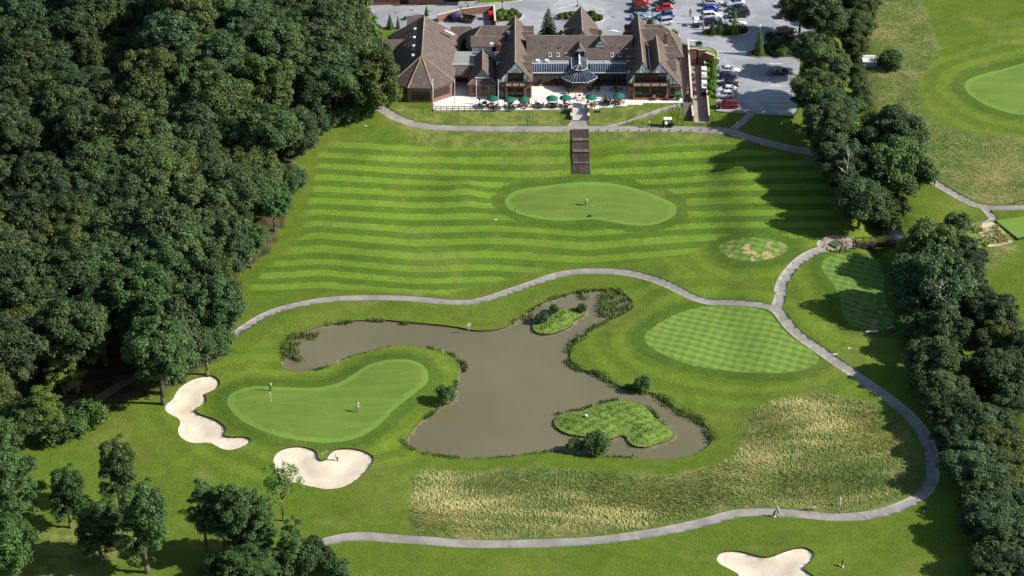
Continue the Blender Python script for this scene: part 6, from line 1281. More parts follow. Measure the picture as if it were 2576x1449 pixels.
for k, a, b, l in BO:
    x, y, z = G(*q(k,(a,b))[0])
    if b0 is None: b0 = empty('bollard', (0,0,0), 0, '', 'bollard', 'bollards along the terrace path'); MB().tube((0,0,-.1),(0,0,.30),.10,.09,8).build('post', M_SLEEP, b0); MB().lathe([(.11,.30),(.11,.36),(.03,.40)],(0,0,0),8).build('cap', M_METALD, b0); o = b0
    else: o = copy_tree(b0)
    o.location = (x,y,z); o['label'] = l
def tall_lamp(k, a, b, h, label, z=7.0, arm=.9, heads=1):
    x, y, z = xyz(k, a, b, z); e = empty('street_lamp', (x,y,z), 0, label, 'street lamp'); MB().tube((0,0,0),(0,0,h),.07,.05,8).lathe([(.16,0),(.16,.5),(.08,.6)],(0,0,0),8).build('pole', M_METALD, e); mb = MB()
    if arm: mb.tube((0,0,h-.05),(-arm,0,h),.035,.035,6); mb.box(-arm-.35,-arm+.15,-.1,.1,h-.02,h+.08)
    else: mb.lathe([(.07,h),(.26,h+.1),(.2,h+.35),(.02,h+.42)],(0,0,0),10)
    mb.build('lamp_head', M_METALD, e); return e
tall_lamp('c',718,1432,1.75,'black arm lamp at the lower corner of the cart yard', 5.9, .45); tall_lamp('a',1620,120,1.9,'dark lamp post above the planted bed by the bin yard',7.0,0)
tall_lamp('a',1222,92,1.2,'short dark lamp post beside the road above the bin yard',7.0,.25)
tall_lamp('b',1618,220,5.6,'tall dark lamp post between the two rows of parked cars',7.0,0); tall_lamp('c',860,300,6.6,'tall dark lamp post at the car park island',7.0,0); tall_lamp('b',752,78,2.6,'dark post with brackets behind the back wing',7.0,.2); tall_lamp('c',820,125,1.9,'short dark post among the parked cars',7.0,.3)
x, y, z = xyz('c',565,545,7.0); e = empty('sign_board', (x,y,7.0), .2, 'dark green pointed sign board at the top of the yard wall', 'sign'); MB().slab([(-.75,0,.35),(.75,0,.35),(.75,0,1.0),(.2,0,1.45),(-.75,0,1.2)], .1, d=(0,1,0)).build('board', simple('sign_green',(.008,.06,.04),.5), e)
for sx in (-.5,.5): MB().box(sx-.05,sx+.05,.02,.09,0,.36).build('leg', M_SLEEP, e)
# ---- golf carts
def make_cart():
    e = empty('golf_cart', (0,0,0), 0, '', 'golf cart')
    b = MB(); b.add([(-.6,-1.15,.3),(.6,-1.15,.3),(.6,1.1,.3),(-.6,1.1,.3),(-.52,-1.1,.72),(.52,-1.1,.72),(.52,-.62,.95),(-.52,-.62,.95)],[(0,3,2,1),(0,1,5,4),(4,5,6,7)])
    b = MB().slab([(-.58,-1.18,.34),(.58,-1.18,.34),(.58,1.15,.34),(-.58,1.15,.34)],.14).add([(-.55,-1.18,.34),(.55,-1.18,.34),(.55,-.62,.34),(-.55,-.62,.34),(-.5,-1.12,.72),(.5,-1.12,.72),(.5,-.7,.92),(-.5,-.7,.92)],[(0,3,2,1),(4,5,6,7),(0,1,5,4),(1,2,6,5),(2,3,7,6),(3,0,4,7)]).box(-.56,.56,.05,.75,.34,.62).box(-.5,.5,.75,1.1,.34,.5)
    b.build('body', M_METALD, e); MB().box(-.52,.52,.1,.6,.62,.75).build('seat', M_METALW, e); MB().box(-.52,.52,.6,.7,.76,1.12).build('backrest', M_METALW, e)
    mb = MB()
    for x in (-.5,.5): mb.tube((x,-.62,.9),(x,-.45,1.75),.02,.02,5).tube((x,.72,.6),(x,.72,1.75),.02,.02,5)
    mb.build('roof_strut', M_METALD, e); mb = MB().slab([(-.58,-.72,1.76),(.58,-.72,1.76),(.58,.98,1.76),(-.58,.98,1.76)],.05).slab([(-.5,-.62,1.82),(.5,-.62,1.82),(.5,.88,1.82),(-.5,.88,1.82)],.06); mb.build('canopy', M_METALW, e)
    MB().tube((.22,-.62,.9),(.22,-.42,1.0),.02,.02,5).lathe([(.16,0),(.18,.02),(.16,.04),(.12,.02)],(.22,-.4,1.0),12).build('steering_wheel', M_RUBBER, e)
    for x in (-.52,.52):
        for y in (-.85,.72):
            w = MB().tube((x-.09,y,.22),(x+.09,y,.22),.22,.22,14).build('wheel', M_RUBBER, e); MB().tube((x-.1,y,.22),(x+.1,y,.22),.11,.11,10).build('hub', M_METALW, w)
    MB().lathe([(.16,.5),(.13,1.2),(.02,1.25)],(-.2,.93,0),8).lathe([(.16,.5),(.13,1.15),(.02,1.2)],(.22,.93,0),8).build('golf_bag', simple('golf_bag_cloth',(.05,.05,.07),.8), e)
    return e
x, y, z = G(*q('e',(1745,1262))[0]); ct = make_cart(); ct.location = (x,y,z+.01); ct.rotation_euler.z = math.pi/2; ct['label'] = 'white-roofed golf cart with white seats standing on the terrace path'
YC = [(625,790,.0,'farthest'),(625,845,0,'second farthest'),(627,900,0,'middle'),(628,950,0,'fourth'),(628,1000,0,'nearest')]
for a, b, r, l in YC:
    c = copy_tree(ct); p = at_z('c', a, b, 5.75, 1.7); c.location = p; c.rotation_euler.z = math.pi; c['label'] = f'{l} of the five golf carts queued in the yard'; c['group'] = 'golf carts queued in the yard'
c = copy_tree(ct); c.location = at_z('c', 540, 215, 6.97, 1.75); c.rotation_euler.z = .05; c['label'] = 'golf cart parked by the white van-like car in the car park'
person('stand', xyz('c',612,345,6.97), .5, 'person in a red top beside the golf cart in the car park', RD, BK_)
# ---- cars
def glassm(): return M_PANE
def car_paint():
    t = NT('car_paint'); oi = t.n('ShaderNodeObjectInfo'); t.col(oi.outputs['Color'], .25, .25, .5); t.b.inputs['Coat Weight'].default_value = .6; t.b.inputs['Coat Roughness'].default_value = .08; return t.m
M_PAINT = car_paint(); M_LAMP = simple('headlamp_glass', (.7,.7,.68), .15, 0, .02, 1, .6); M_TAIL = simple('tail_lamp', (.35,.01,.01), .2); M_ALLOY = simple('alloy_wheel', (.5,.5,.52), .35, .6, .05, 1)
def make_car(kind):
    """nose towards -Y; profile: (y, z_lower shoulder, z_roof or None)"""
    Pf = {'hatch': dict(L=3.9, W=1.66, body=[(-1.95,.42,.60),(-1.88,.30,.72),(-1.3,.22,.84),(-.85,.22,.90),(1.2,.22,.95),(1.8,.25,.95),(1.93,.36,.75)], roof=[(-.95,.90),(-.25,1.38),(.3,1.44),(1.25,1.40),(1.78,.96)], wy=(-1.2,1.22)),
          'saloon': dict(L=4.5, W=1.74, body=[(-2.25,.42,.58),(-2.18,.28,.70),(-1.5,.22,.82),(-.95,.22,.88),(1.2,.22,.93),(2.1,.25,.92),(2.25,.38,.72)], roof=[(-.95,.88),(-.15,1.36),(.4,1.40),(1.0,1.34),(1.65,.93)], wy=(-1.38,1.35)),
          'estate': dict(L=4.55, W=1.80, body=[(-2.27,.44,.66),(-2.2,.30,.80),(-1.5,.24,.95),(-.95,.24,1.02),(1.4,.24,1.06),(2.15,.28,1.05),(2.27,.38,.80)], roof=[(-1.0,1.0),(-.35,1.56),(.3,1.62),(1.9,1.58),(2.2,1.06)], wy=(-1.38,1.38)),
          'suv': dict(L=4.6, W=1.86, body=[(-2.3,.5,.78),(-2.22,.40,.95),(-1.5,.34,1.10),(-1.0,.34,1.14),(1.6,.34,1.16),(2.2,.38,1.15),(2.3,.5,.9)], roof=[(-1.0,1.12),(-.5,1.72),(.2,1.80),(2.0,1.78),(2.25,1.16)], wy=(-1.38,1.42)),
          'open': dict(L=4.4, W=1.74, body=[(-2.2,.42,.58),(-2.12,.28,.70),(-1.5,.22,.80),(-.95,.22,.86),(1.2,.22,.90),(2.0,.25,.88),(2.2,.38,.70)], roof=None, wy=(-1.35,1.35))}[kind]
    W = Pf['W']/2; e = empty('parked_car', (0,0,0), 0, '', 'car'); v = []; f = []; B = Pf['body']; ny = len(B)
    for (y, zl, zu) in B:
        k = .86 if abs(y) > Pf['L']/2-.12 else (.95 if abs(y) > Pf['L']/2-.5 else 1); w = W*k
        v += [(-w*.92,y,zl),(-w,y,zl+.12),(-w,y,zu-.14),(-w*.90,y,zu),(0,y,zu+.035),(w*.90,y,zu),(w,y,zu-.14),(w,y,zl+.12),(w*.92,y,zl)]
    for i in range(ny-1):
        for j in range(8): a = i*9+j; f.append((a,a+1,a+10,a+9))
        f.append((i*9+8,i*9,i*9+9,i*9+17))
    f += [tuple(range(8,-1,-1)), tuple((ny-1)*9+j for j in range(9))]
    bd = MB().add(v, f).build('body', M_PAINT, e, True); mb = MB()
    if Pf['roof']:
        Rf = Pf['roof']; v = []; f = []
        for i, (y, z) in enumerate(Rf): w = W*(.86 if z < 1.2 else .70); v += [(-w,y,z),(w,y,z)]
        zb = Rf[0][1]-.03; v2 = []; n = len(Rf)
        # glasshouse: side loop from belt line to roof
        for s in (-1, 1):
            mb2 = [(s*W*.88, Rf[0][0], zb)]+[(s*W*(.87 if z < 1.2 else .70), y, z) for y, z in Rf[1:-1]]+[(s*W*.88, Rf[-1][0], zb)]; v2.append(mb2)
        mb.add(v2[0]+v2[1], [tuple(range(n)), tuple(range(2*n-1,n-1,-1))]+[(i, n+i, n+i+1, i+1) for i in range(n-1)]+[(0,n-1,2*n-1,n)]); mb.build('windows', M_PANE, e)
        rp = MB(); R1 = [(y, z) for y, z in Rf[1:-1]]; 
        rp.add([(s*W*.705, y, z+.012) for y, z in R1 for s in (-1,1)]+[(s*W*.64, y, z+.045) for y, z in R1 for s in (-1,1)], [(4*0+2*i,2*i+1,2*i+3,2*i+2) for i in range(0)]+[(2*len(R1)+2*i,2*len(R1)+2*i+1,2*len(R1)+2*i+3,2*len(R1)+2*i+2) for i in range(len(R1)-1)]+[(2*i,2*len(R1)+2*i,2*len(R1)+2*i+2,2*i+2) for i in range(len(R1)-1)]+[(2*i+1,2*i+3,2*len(R1)+2*i+3,2*len(R1)+2*i+1) for i in range(len(R1)-1)]+[(0,1,2*len(R1)+1,2*len(R1)),(2*len(R1)-2,4*len(R1)-2,4*len(R1)-1,2*len(R1)-1)])
        for s in (-1,1):
            for ya, za, yb, zc in ((Rf[0][0],Rf[0][1]-.02,Rf[1][0],Rf[1][1]),(Rf[-1][0],Rf[-1][1]-.02,Rf[-2][0],Rf[-2][1]),(.35,Rf[0][1],.32,Rf[2][1])): rp.tube((s*W*.885,ya,za),(s*W*.71,yb,zc+.01),.045,.04,5)
        rp.build('roof_panel', M_PAINT, e)
    else:
        MB().box(-W*.8,W*.8,-.75,1.2,.87,.935).build('cabin', M_RUBBER, e); MB().slab([(-W*.8,-.85,.88),(W*.8,-.85,.88),(W*.66,-.35,1.28),(-W*.66,-.35,1.28)],.03).build('windscreen', M_PANE, e)
        for x in (-.38,.38): MB().box(x-.22,x+.22,.0,.45,.9,1.0).box(x-.22,x+.22,.42,.52,.94,1.3).build('seat', simple('cream_leather',(.5,.45,.38),.6) if 'cream_leather' not in MATS else MATS['cream_leather'], e)
        MB().box(-W*.75,W*.75,1.15,1.6,.9,1.0).build('folded_roof', M_RUBBER, e)
    rr = .34 if kind == 'suv' else .30
    for x in (-W+.06, W-.06):
        for y in Pf['wy']:
            w = MB().tube((x-.11,y,rr),(x+.11,y,rr),rr,rr,16).build('wheel', M_RUBBER, e); s = 1 if x > 0 else -1; MB().tube((x+s*.09,y,rr),(x+s*.125,y,rr),rr*.62,rr*.55,12).build('rim', M_ALLOY, w)
    yf, yb = B[1][0], B[-1][0]; zf, zr_ = B[1][2]-.16, B[-2][2]-.2
    for s in (-1,1):
        MB().box(s*W*.72-.17,s*W*.72+.17,yf-.03,yf+.22,zf-.03,zf+.12).build('headlight', M_LAMP, e); MB().box(s*W*.76-.11,s*W*.76+.11,yb-.2,yb+.02,zr_-.12,zr_+.12).build('tail_light', M_TAIL, e); MB().box(s*(W+.1)-.09,s*(W+.1)+.09,-.72,-.6,B[3][2]+.0,B[3][2]+.13).build('mirror', M_PAINT, e)
    MB().box(-W*.8,W*.8,yf-.12,yf+.05,.3,.42).box(-W*.8,W*.8,yb-.1,yb+.03,.32,.44).build('bumper', M_RUBBER, e); MB().box(-.26,.26,yf-.128,yf-.121,.40,.51).build('number_plate', M_METALW, e)
    return e
CARP_ = {k: make_car(k) for k in ('hatch','saloon','estate','suv','open')}; used_ = {k: False for k in CARP_}
COLS = dict(red=(.42,.012,.012), darkred=(.20,.008,.012), black=(.012,.013,.018), navy=(.015,.022,.07), blue=(.02,.10,.30), rblue=(.03,.05,.35), silver=(.48,.50,.53), white=(.78,.78,.77), lsilver=(.55,.60,.72), green=(.01,.035,.035), lblue=(.25,.38,.55), grey=(.1,.1,.11))
def car(kind, k, a, b, rz, c, label, z=6.97):
    o = CARP_[kind] if not used_[kind] else copy_tree(CARP_[kind]); used_[kind] = True
    o.location = at_z(k, a, b, z, .7); o.rotation_euler.z = R(rz); o['label'] = label; o['group'] = 'cars in the car park'
    for ch in CH.get(o.name, []):
        if ch.data and M_PAINT.name in [m.name for m in ch.data.materials if m]: ch.color = (*COLS[c], 1)
# nose direction: rz 0 = towards the camera, 90 = to the right, -90 = to the left
CR = [('estate','c',895,1210,-90,'darkred','dark red estate car nearest the lower edge of the car park'),('hatch','c',868,1090,-90,'white','small white hatchback with a dark sunroof above the dark red estate'),('saloon','c',885,1030,-88,'white','white saloon behind the small white hatchback'),('saloon','c',900,970,-90,'black','black coupe behind the white saloon'),
 ('hatch','c',912,872,90,'navy','dark blue hatchback between the black coupe and the open white car'),('saloon','c',920,800,90,'white','white car with a black soft roof, top of the short row by the hedge'),('open','c',1490,825,-90,'navy','dark blue open-topped car alone under the trees'),
 ('saloon','c',1000,262,100,'white','white saloon with a nose toward the island, behind the yellow-green conifer'),('suv','c',1030,160,-75,'black','black off-roader behind the conifer of the island'),('saloon','c',1010,88,-72,'green','dark green car between the black off-roader and the pale blue car'),('saloon','c',985,20,-70,'lsilver','pale blue-white car at the top of the second row'),
 ('estate','c',715,175,100,'white','white estate car beside the standing golf cart'),('hatch','c',735,245,105,'navy','dark blue car half hidden by the blue conifer'),('hatch','c',715,90,100,'rblue','bright blue hatchback above the white estate'),('saloon','c',725,20,100,'silver','dark silver car at the top edge above the bright blue hatchback'),
 ('estate','b',1740,250,-72,'silver','silver estate car nearest the hipped clubhouse roof'),('hatch','b',1775,170,-74,'blue','mid blue hatchback above the silver estate'),('hatch','b',1755,82,-76,'red','small red hatchback above the mid blue one'),('saloon','b',1760,20,-76,'black','black car at the top edge above the small red hatchback'),
 ('saloon','b',1485,185,102,'lblue','pale blue saloon behind the twin gable roof tip'),('saloon','b',1475,95,102,'black','black saloon with a pale stripe of light above the pale blue saloon'),('hatch','b',1490,15,100,'red','red hatchback cut by the top edge of the picture'),
 ('suv','c',1580,365,110,'black','black off-roader under the trees above the arrow marking'),('saloon','c',1590,160,110,'black','black car half under the trees in the upper bays'),('saloon','c',1600,35,112,'grey','dark grey car under the trees at the top edge')]
for a in CR: car(*a)
for k, o in CARP_.items():
    if not used_[k]: raise Exception(k)
# markings
def mark(k, pts_, w=.12, z=6.974, m=None):
    P = [xyz(k, a, b, z)[:2] for a, b in pts_]
    for a, b in zip(P, P[1:]):
        L = math.dist(a,b); an = math.atan2(b[1]-a[1], b[0]-a[0]); cx, cy = (a[0]+b[0])/2, (a[1]+b[1])/2; MK.box(cx-L/2, cx+L/2, cy-w/2, cy+w/2, z, z+.012, an, (cx,cy))
MK = MB()
for y in (738,): mark('c', ((1368,y),(1540,y)), .22)
for i, y in enumerate((810,880,936,992,1050,1106,1163,1220,1277)): mark('c', ((1370+i*3,y),(1630 if i != 0 else 1470,y+1)))
for y in (872,930,986,1043,1100,1158,1215,1272): mark('c', ((790,y),(1040,y)))
for a, b, c_, d in ((1440,38,1640,100),(1440,110,1520,138),(1440,182,1540,212),(1440,255,1530,285),(1440,402,1640,470)): mark('c', ((a,b),(c_,d)))
for a, b, c_, d in ((530,105,760,38),(800,38,1070,125),(530,15,600,-10),(940,-5,1075,30),(1380,45,1600,-5),(1370,175,1580,120),(1370,100,1400,92),(1840,95,1895,120),(1850,258,1895,270),(1840,178,1895,190),(1840,40,1890,48)): mark('b', ((a,b),(c_,d)))
for i in range(6): mark('c', ((800+i*52,590+i*4.5),(838+i*52,594+i*4.5))); mark('c', ((812+i*52,606+i*4.5),(850+i*52,610+i*4.5)))
mark('c', ((440,468),(640,478)), .18); mark('b', ((1115,352),(1310,378)), .16); mark('c', ((1280,285),(1278,365)), .3); mark('c', ((1262,352),(1278,380)), .2); mark('b', ((300,232),(370,245)), .25); mark('b', ((1150,345),(1220,360)), .35); mark('c', ((465,462),(540,470)), .35)
for a, b in ((560,50),(1050,55),(560,138),(1045,155)):
    c_ = xyz('b', a, b, 6.974); MK.lathe([(.32,0),(.32,.012),(.2,.0125),(.2,0)], (c_[0], c_[1], 6.974), 12); MK.box(c_[0]-.06, c_[0]+.06, c_[1]+.2, c_[1]+.75, 6.974, 6.987)
o = MK.build('road_marking', simple('road_paint', (.74,.74,.72), .8)); o['kind'] = 'structure'
# manholes, drains
mb = MB()
for k, a, b in (('a',385,145),('a',572,117),('a',1137,75),('a',1140,95),('a',775,132)): x, y, _ = xyz(k,a,b,6.974); mb.box(x-.35,x+.35,y-.3,y+.3,6.974,6.985)
o = mb.build('manhole_cover', simple('iron_cover',(.12,.12,.12),.8)); o['kind'] = 'structure'
o = tm(MB().box(-.01,.01,0,.01,0,.01), 'tmp', M_METALD, '', '', (0,0,0)); bpy.data.objects.remove(o)
# ------------------------------------------------------------------ things on the course
def stick(loc, a, b, r=.012, m=None, name='club', label='', cat='golf club'):
    e = MB().tube(a, b, r, r*.8, 5).box(b[0]-.05,b[0]+.05,b[1]-.02,b[1]+.02,b[2]-.0,b[2]+.03); o = e.build(name, m or M_METALD); o.location = loc; tag(o, label, cat); return o
def g(k, a, b): return G(*q(k, (a, b))[0])
p = g('3',1183,398); person('stand', p, -.4, 'person in a white shirt and black trousers standing behind the flagstick', WH, BK_); 
p = g('3',2028,608); person('putt', p, math.pi/2+.3, 'person in a white shirt and jeans putting on the right half of the green', WH, cloth('denim',(.12,.18,.32)), cap=M_METALW); stick(p, (-.42,0,.8), (-.62,-.1,.02), label='putter held by the person on the right half of the green')
x, y, z = g('3',1840,1063); z -= .55; person('putt', (x,y,z), -math.pi/2+.4, 'person in pale blue shirt and black trousers playing out of the heart-shaped bunker', LB, BK_, cap=M_METALW); stick((x,y,z), (.42,-.1,.8), (.75,-.2,.03), label='golf club of the person in the heart-shaped bunker')
x, y, z = g('6',708,768); person('putt', (x,y,z), math.pi/2, 'person in white and black on the oval putting green', WH, BK_); stick((x,y,z), (-.42,0,.8), (-.6,0,.02), label='putter of the person on the oval putting green')
x, y, z = g('6',1233,122); person('walk', (x,y,z), math.pi/2-.1, 'person in a white shirt walking along the terrace path behind the golf cart', WH, BK_)
x, y, z = g('8',380,1015); person('walk', (x,y,z), -math.pi/2+.5, 'person in a white shirt and shorts pushing a trolley on the lower path', WH, BK_, cap=M_METALW, shorts=True)
x, y, z = g('8',638,972); person('bend', (x,y,z), .4, 'person in a black top and white shorts at the edge of the long grass', BK_, WH, shorts=True)
x, y, z = g('8',825,945); person('stand', (x,y,z), -.6, 'person all in white standing in the straw-coloured long grass', WH, WH, M_HAIRG)
x, y, z = xyz('c',430,1070,7.0); person('walk', (x,y,7.0), 0, 'person in dark clothes walking down the brick lane', BK_, BK_)
x, y, z = xyz('c',428,1130,7.0); person('walk', (x,y,7.0), 0, 'second dark-clothed person in the lane, nearer the steps', GY, BK_)
x, y, z = xyz('c',515,200,6.97); person('stand', (x-.9,y+.5,6.97), 0, 'person in black standing at the back of the car park golf cart', BK_, BK_)
for a, lb in ((1510,'seated on the terrace edge under the left twin window'),(1715,'seated on the terrace edge under the right twin window')):
    x, y, _ = xyz('e', a, 830, 7.0); person('sit', (x, y+.1, 6.98), 0, 'person '+lb, RD if a > 1600 else GY, BK_); o = MB().box(-.5,.5,-.2,.25,.38,.45).box(-.45,-.38,-.15,.2,0,.38).box(.38,.45,-.15,.2,0,.38).build('bench', M_TEAK); o.location = (x, y+.08, 7.0); tag(o, 'low bench under the '+('right' if a > 1600 else 'left')+' twin window', 'bench')
def flag(p, lab, h=2.2):
    e = empty('flagstick', p, 0, lab, 'flagstick'); MB().tube((0,0,0),(0,0,h),.028,.02,6).build('pole', M_METALW, e); mb = MB(); P = [(-.02-c*.11, .04*math.sin(c*1.7+r), h-.05-r*.13-c*.05) for r in range(4) for c in range(5)]
    mb.add(P, [(r*5+c, r*5+c+1, (r+1)*5+c+1, (r+1)*5+c) for r in range(3) for c in range(4)]); mb.build('flag', M_METALW, e, fix=False); return e
flag(g('3',1191,515), 'white flagstick and flag on the left part of the green')
def trolley(p, rz, lab, col_):
    e = empty('golf_trolley', p, rz, lab, 'golf trolley'); MB().tube((0,-.15,.2),(0,.35,1.0),.02,.02,6).tube((0,.35,1.0),(0,.5,1.02),.025,.025,6).tube((-.3,0,.16),(.3,0,.16),.015,.015,5).build('frame', M_METALD, e)
    b = MB().tube((0,-.12,.25),(0,.22,.98),.13,.14,10).build('golf_bag', simple('bag_'+lab[:6].strip().replace(' ','_'), col_, .7), e); mb = MB()
    for i in range(5): a = i*1.25; mb.tube((.05*math.cos(a),.2+.05*math.sin(a),.95),(.08*math.cos(a),.30+.06*math.sin(a),1.28),.01,.01,4).ell((.08*math.cos(a),.31+.06*math.sin(a),1.3),(.035,.035,.03),6,4)
    mb.build('club', M_METALD, b)
    for s in (-1,1): MB().tube((s*.28,0,.16),(s*.33,0,.16),.16,.16,14).build('wheel', M_METALW if 'white' in lab else M_RUBBER, e)
    return e
trolley(g('8',1447,985), .6, 'dark golf trolley with white wheels parked right of the path bend', (.02,.02,.03)); trolley(g('8',840,1380), -.9, 'red and black golf trolley with white wheels right of the lower bunker', (.18,.01,.02)); trolley(g('8',352,1020), -math.pi/2+.5, 'dark golf trolley with white wheels pushed along the lower path', (.02,.02,.03))
x, y, z = g('6',742,862); tm(MB().box(x-.3,x+.3,y-.12,y+.12,z,z+.3).tube((x-.15,y,z+.3),(x+.15,y,z+.36),.02), 'golf_bag', M_METALD, 'dark golf bag lying at the front of the oval putting green', 'bag', (x,y,z))
def ball(k, a, b, lab, r=.06):
    x, y, z = g(k, a, b); o = MB().ell((0,0,r), (r,r,r), 8, 6).build('golf_ball', M_METALW, None, True); o.location = (x,y,z); tag(o, lab, 'ball')
ball('6',770,776,'white ball just right of the person on the oval green'); ball('6',828,794,'white ball farther right on the oval green')
def board(k, a, b, w, h, rz, lab, m, tilt=0):
    x, y, z = g(k, a, b); e = empty('tee_board', (x,y,z), rz, lab, 'board'); MB().box(-w/2,w/2,-.04,.04,.15,.15+h).build('panel', m, e); MB().box(-w/2-.06,w/2+.06,-.05,.05,.10,.15).box(-w/2-.06,w/2+.06,-.05,.05,.15+h,.2+h).box(-w/2-.06,-w/2,-.05,.05,0,.2+h).box(w/2,w/2+.06,-.05,.05,0,.2+h).build('frame', M_METALD, e)
board('7',1208,408,2.2,.42,.12,'long white board with dark frame beside the lower right tee', M_WHITE); board('7',1376,372,1.9,.55,.55,'brighter tilted white board right of the framed one', M_METALW)
for k, a, b, l in (('7',1004,549,'small white tee marker on the fairway right of the path'),('5',1970,959,'small white slab on the striped lawn left of the oval green'),('5',808,120,'small white slab at the wood edge above the first stripe')):
    x, y, z = g(k,a,b); tm(MB().box(x-.25,x+.25,y-.12,y+.12,z-.02,z+.1), 'marker_slab', M_METALW, l, 'marker', (x,y,z))
x, y, z = g('7',878,600); tm(MB().box(x-.5,x+.5,y-.15,y+.15,z-.02,z+.05,.4), 'drain_slab', M_STONE, 'pale slab on the grass edge of the right path', 'slab', (x,y,z))
for k, a, b, l in (('6',2091,1030,'small dark post above the worn practice tee'),('m',972,915,'small dark post on the upper right tee'),('5',2141,880,'small dark post at the left edge of the oval green')):
    x, y, z = g(k,a,b); tm(MB().box(x-.06,x+.06,y-.06,y+.06,z-.1,z+.7), 'post', M_SLEEP, l, 'post', (x,y,z))
for k, a, b, l in (('1',2144,880,'white stake on the bank above the green'),('1',2305,1065,'white stake by the reeds right of the green'),('1',1105,985,'white stake at the inner pond bank left of the green'),('2',597,395,'white stake on the bank left of the small island'),('2',1020,760,'white stake on the bank below the reed bed')):
    x, y, z = g(k,a,b); tm(MB().tube((x,y,z-.2),(x,y,z+.65),.035), 'stake', M_METALW, l, 'stake', (x,y,z), 'white stakes round the pond')
x, y, z = g('1',2392,660); e = empty('lifebuoy_stand', (x,y,z), 0, 'white lifebuoy on a post at the far bank of the pond', 'lifebuoy'); MB().box(-.05,.05,-.05,.05,-.3,.9).build('post', M_METALW, e); mb = MB()
for k in range(16): a = k*math.pi/8; b = a+math.pi/8; mb.tube((.3*math.cos(a),-.12,1.1+.3*math.sin(a)),(.3*math.cos(b),-.12,1.1+.3*math.sin(b)),.07,.07,6)
mb.build('ring', M_METALW, e, True)
# rakes
for k, a, b, r, dz, l in (('3',282,400,.2,-.7,'rake lying in the upper part of the long bunker'),('3',703,828,1.4,-.5,'rake lying on the inner corner of the long bunker'),('3',1705,1015,.9,.02,'rake on the grass between the lobes of the heart bunker')):
    x, y, z = g(k,a,b); o = MB().tube((-.7,0,.05),(.7,0,.08),.02).box(.66,.72,-.3,.3,.0,.06).build('rake', M_STONE if 'long' not in l else M_SLEEP); o.location = (x,y,z+dz); o.rotation_euler.z = r; tag(o, l, 'rake')
# swan on the island
x, y = U(*q('4',(1460,215))[0], 1.0); z = .95; e = empty('swan', (x,y,z), .4, 'white swan resting on the large pond island', 'swan'); m = MB(); m.ell((0,0,.28), (.26,.26,.2), 10, 8); m.v = [(px, py*1.7, pz) for px, py, pz in m.v]; m.path([(0,-.35,.35),(0,-.5,.55),(0,-.45,.85),(0,-.56,.93)], [.09,.055,.045,.06], 8); m.build('body', M_METALW, e, True); MB().tube((0,-.6,.92),(0,-.72,.88),.03,.01,6).build('beak', M_POT, e)
# hut
x0, y0 = U(*q('n',(932,580))[0], 5.0)
def hz(k, a, b): return G(*q(k, (a, b))[0])
xa, ya, za = hz('n', 932, 582); xb, yb, zb = hz('n', 1058, 582); h = empty('hut', ((xa+xb)/2, ya, za), 0, 'small grey double-doored hut with a pale roof at the edge of the rough', 'hut'); SO = ((xa+xb)/2, ya, za); w = (xb-xa)/2
M_GRYP = simple('grey_painted_metal', (.27,.27,.31), .6); M_PALER = simple('pale_roof_sheet', (.60,.60,.54), .75)
MB().box(-w,w,0,2.1,-.2,1.95).build('wall', M_GRYP, h); MB().slab([(-w-.1,-.12,2.0),(w+.1,-.12,2.0),(w+.1,2.3,2.3),(-w-.1,2.3,2.3)],.12).slab([(-w*.9,1.6,2.45),(w*.9,1.6,2.45),(w*.9,2.2,2.5),(-w*.9,2.2,2.5)],.25).build('roof', M_PALER, h)
for s in (-1,1): d = MB().box(min(0,s*w*.95)+.02,max(0,s*w*.95)-.02,-.05,-.003,.1,1.85).build('door', M_GRYP, h); MB().box(s*.12-.02,s*.12+.02,-.09,-.051,.8,1.15).build('handle', M_POT, d)
MB().box(-w-.3,w+.2,-.9,0,-.25,.03).build('step', M_STONE, h)
# footbridge
A = hz('m',880,788); B = hz('m',1190,785); br = empty('footbridge', ((A[0]+B[0])/2, (A[1]+B[1])/2, 2.2), math.atan2(B[1]-A[1], B[0]-A[0]), 'dark timber footbridge with railings over the shaded stream', 'footbridge'); L = math.dist(A[:2], B[:2])/2; zr = max(A[2], B[2])+.12-2.2
mb = MB()
for i in range(int(L*2/.2)): mb.box(-L+i*.2+.01, -L+i*.2+.18, -.75, .75, zr-.1, zr)
mb.build('deck', M_SLEEP, br)
MB().box(-L,L,-.7,-.55,zr-.4,zr-.103).box(-L,L,.55,.7,zr-.4,zr-.103).build('beam', M_SLEEP, br)
for s in (-1,1):
    mb = MB()
    for z in (.45,.8,1.08): mb.box(-L-.2,L+.2,s*.78-.03,s*.78+.03,zr+z-.06,zr+z+.06)
    for i in range(6): x = -L+i*2*L/5; mb.box(x-.06,x+.06,s*.85-.05,s*.85+.05,zr-.5,zr+1.18)
    mb.build('railing', M_SLEEP, br)
def rail_fence(name, pts3, lab, h=.9, rails=(.4,.8)):
    org = pts3[0]; e = empty(name, org, 0, lab, 'fence'); P = []
    for a, b in zip(pts3, pts3[1:]):
        n = max(1, round(math.dist(a,b)/1.8)); P += [tuple(a[i]+(b[i]-a[i])*j/n for i in range(3)) for j in range(n)]
    P.append(pts3[-1]); mb = MB()
    for p in P: mb.box(p[0]-.06,p[0]+.06,p[1]-.06,p[1]+.06,p[2]-.3,p[2]+h)
    off(mb, org).build('post', M_SLEEP, e); mb = MB()
    for a, b in zip(P, P[1:]):
        for z in rails: mb.tube((a[0],a[1],a[2]+z),(b[0],b[1],b[2]+z),.045,.045,4)
    off(mb, org).build('rail', M_SLEEP, e)
rail_fence('rail_fence', [hz('m',870,822), hz('m',1000,845), hz('m',1100,838), hz('m',1195,815)], 'dark rail fence curving below the footbridge')
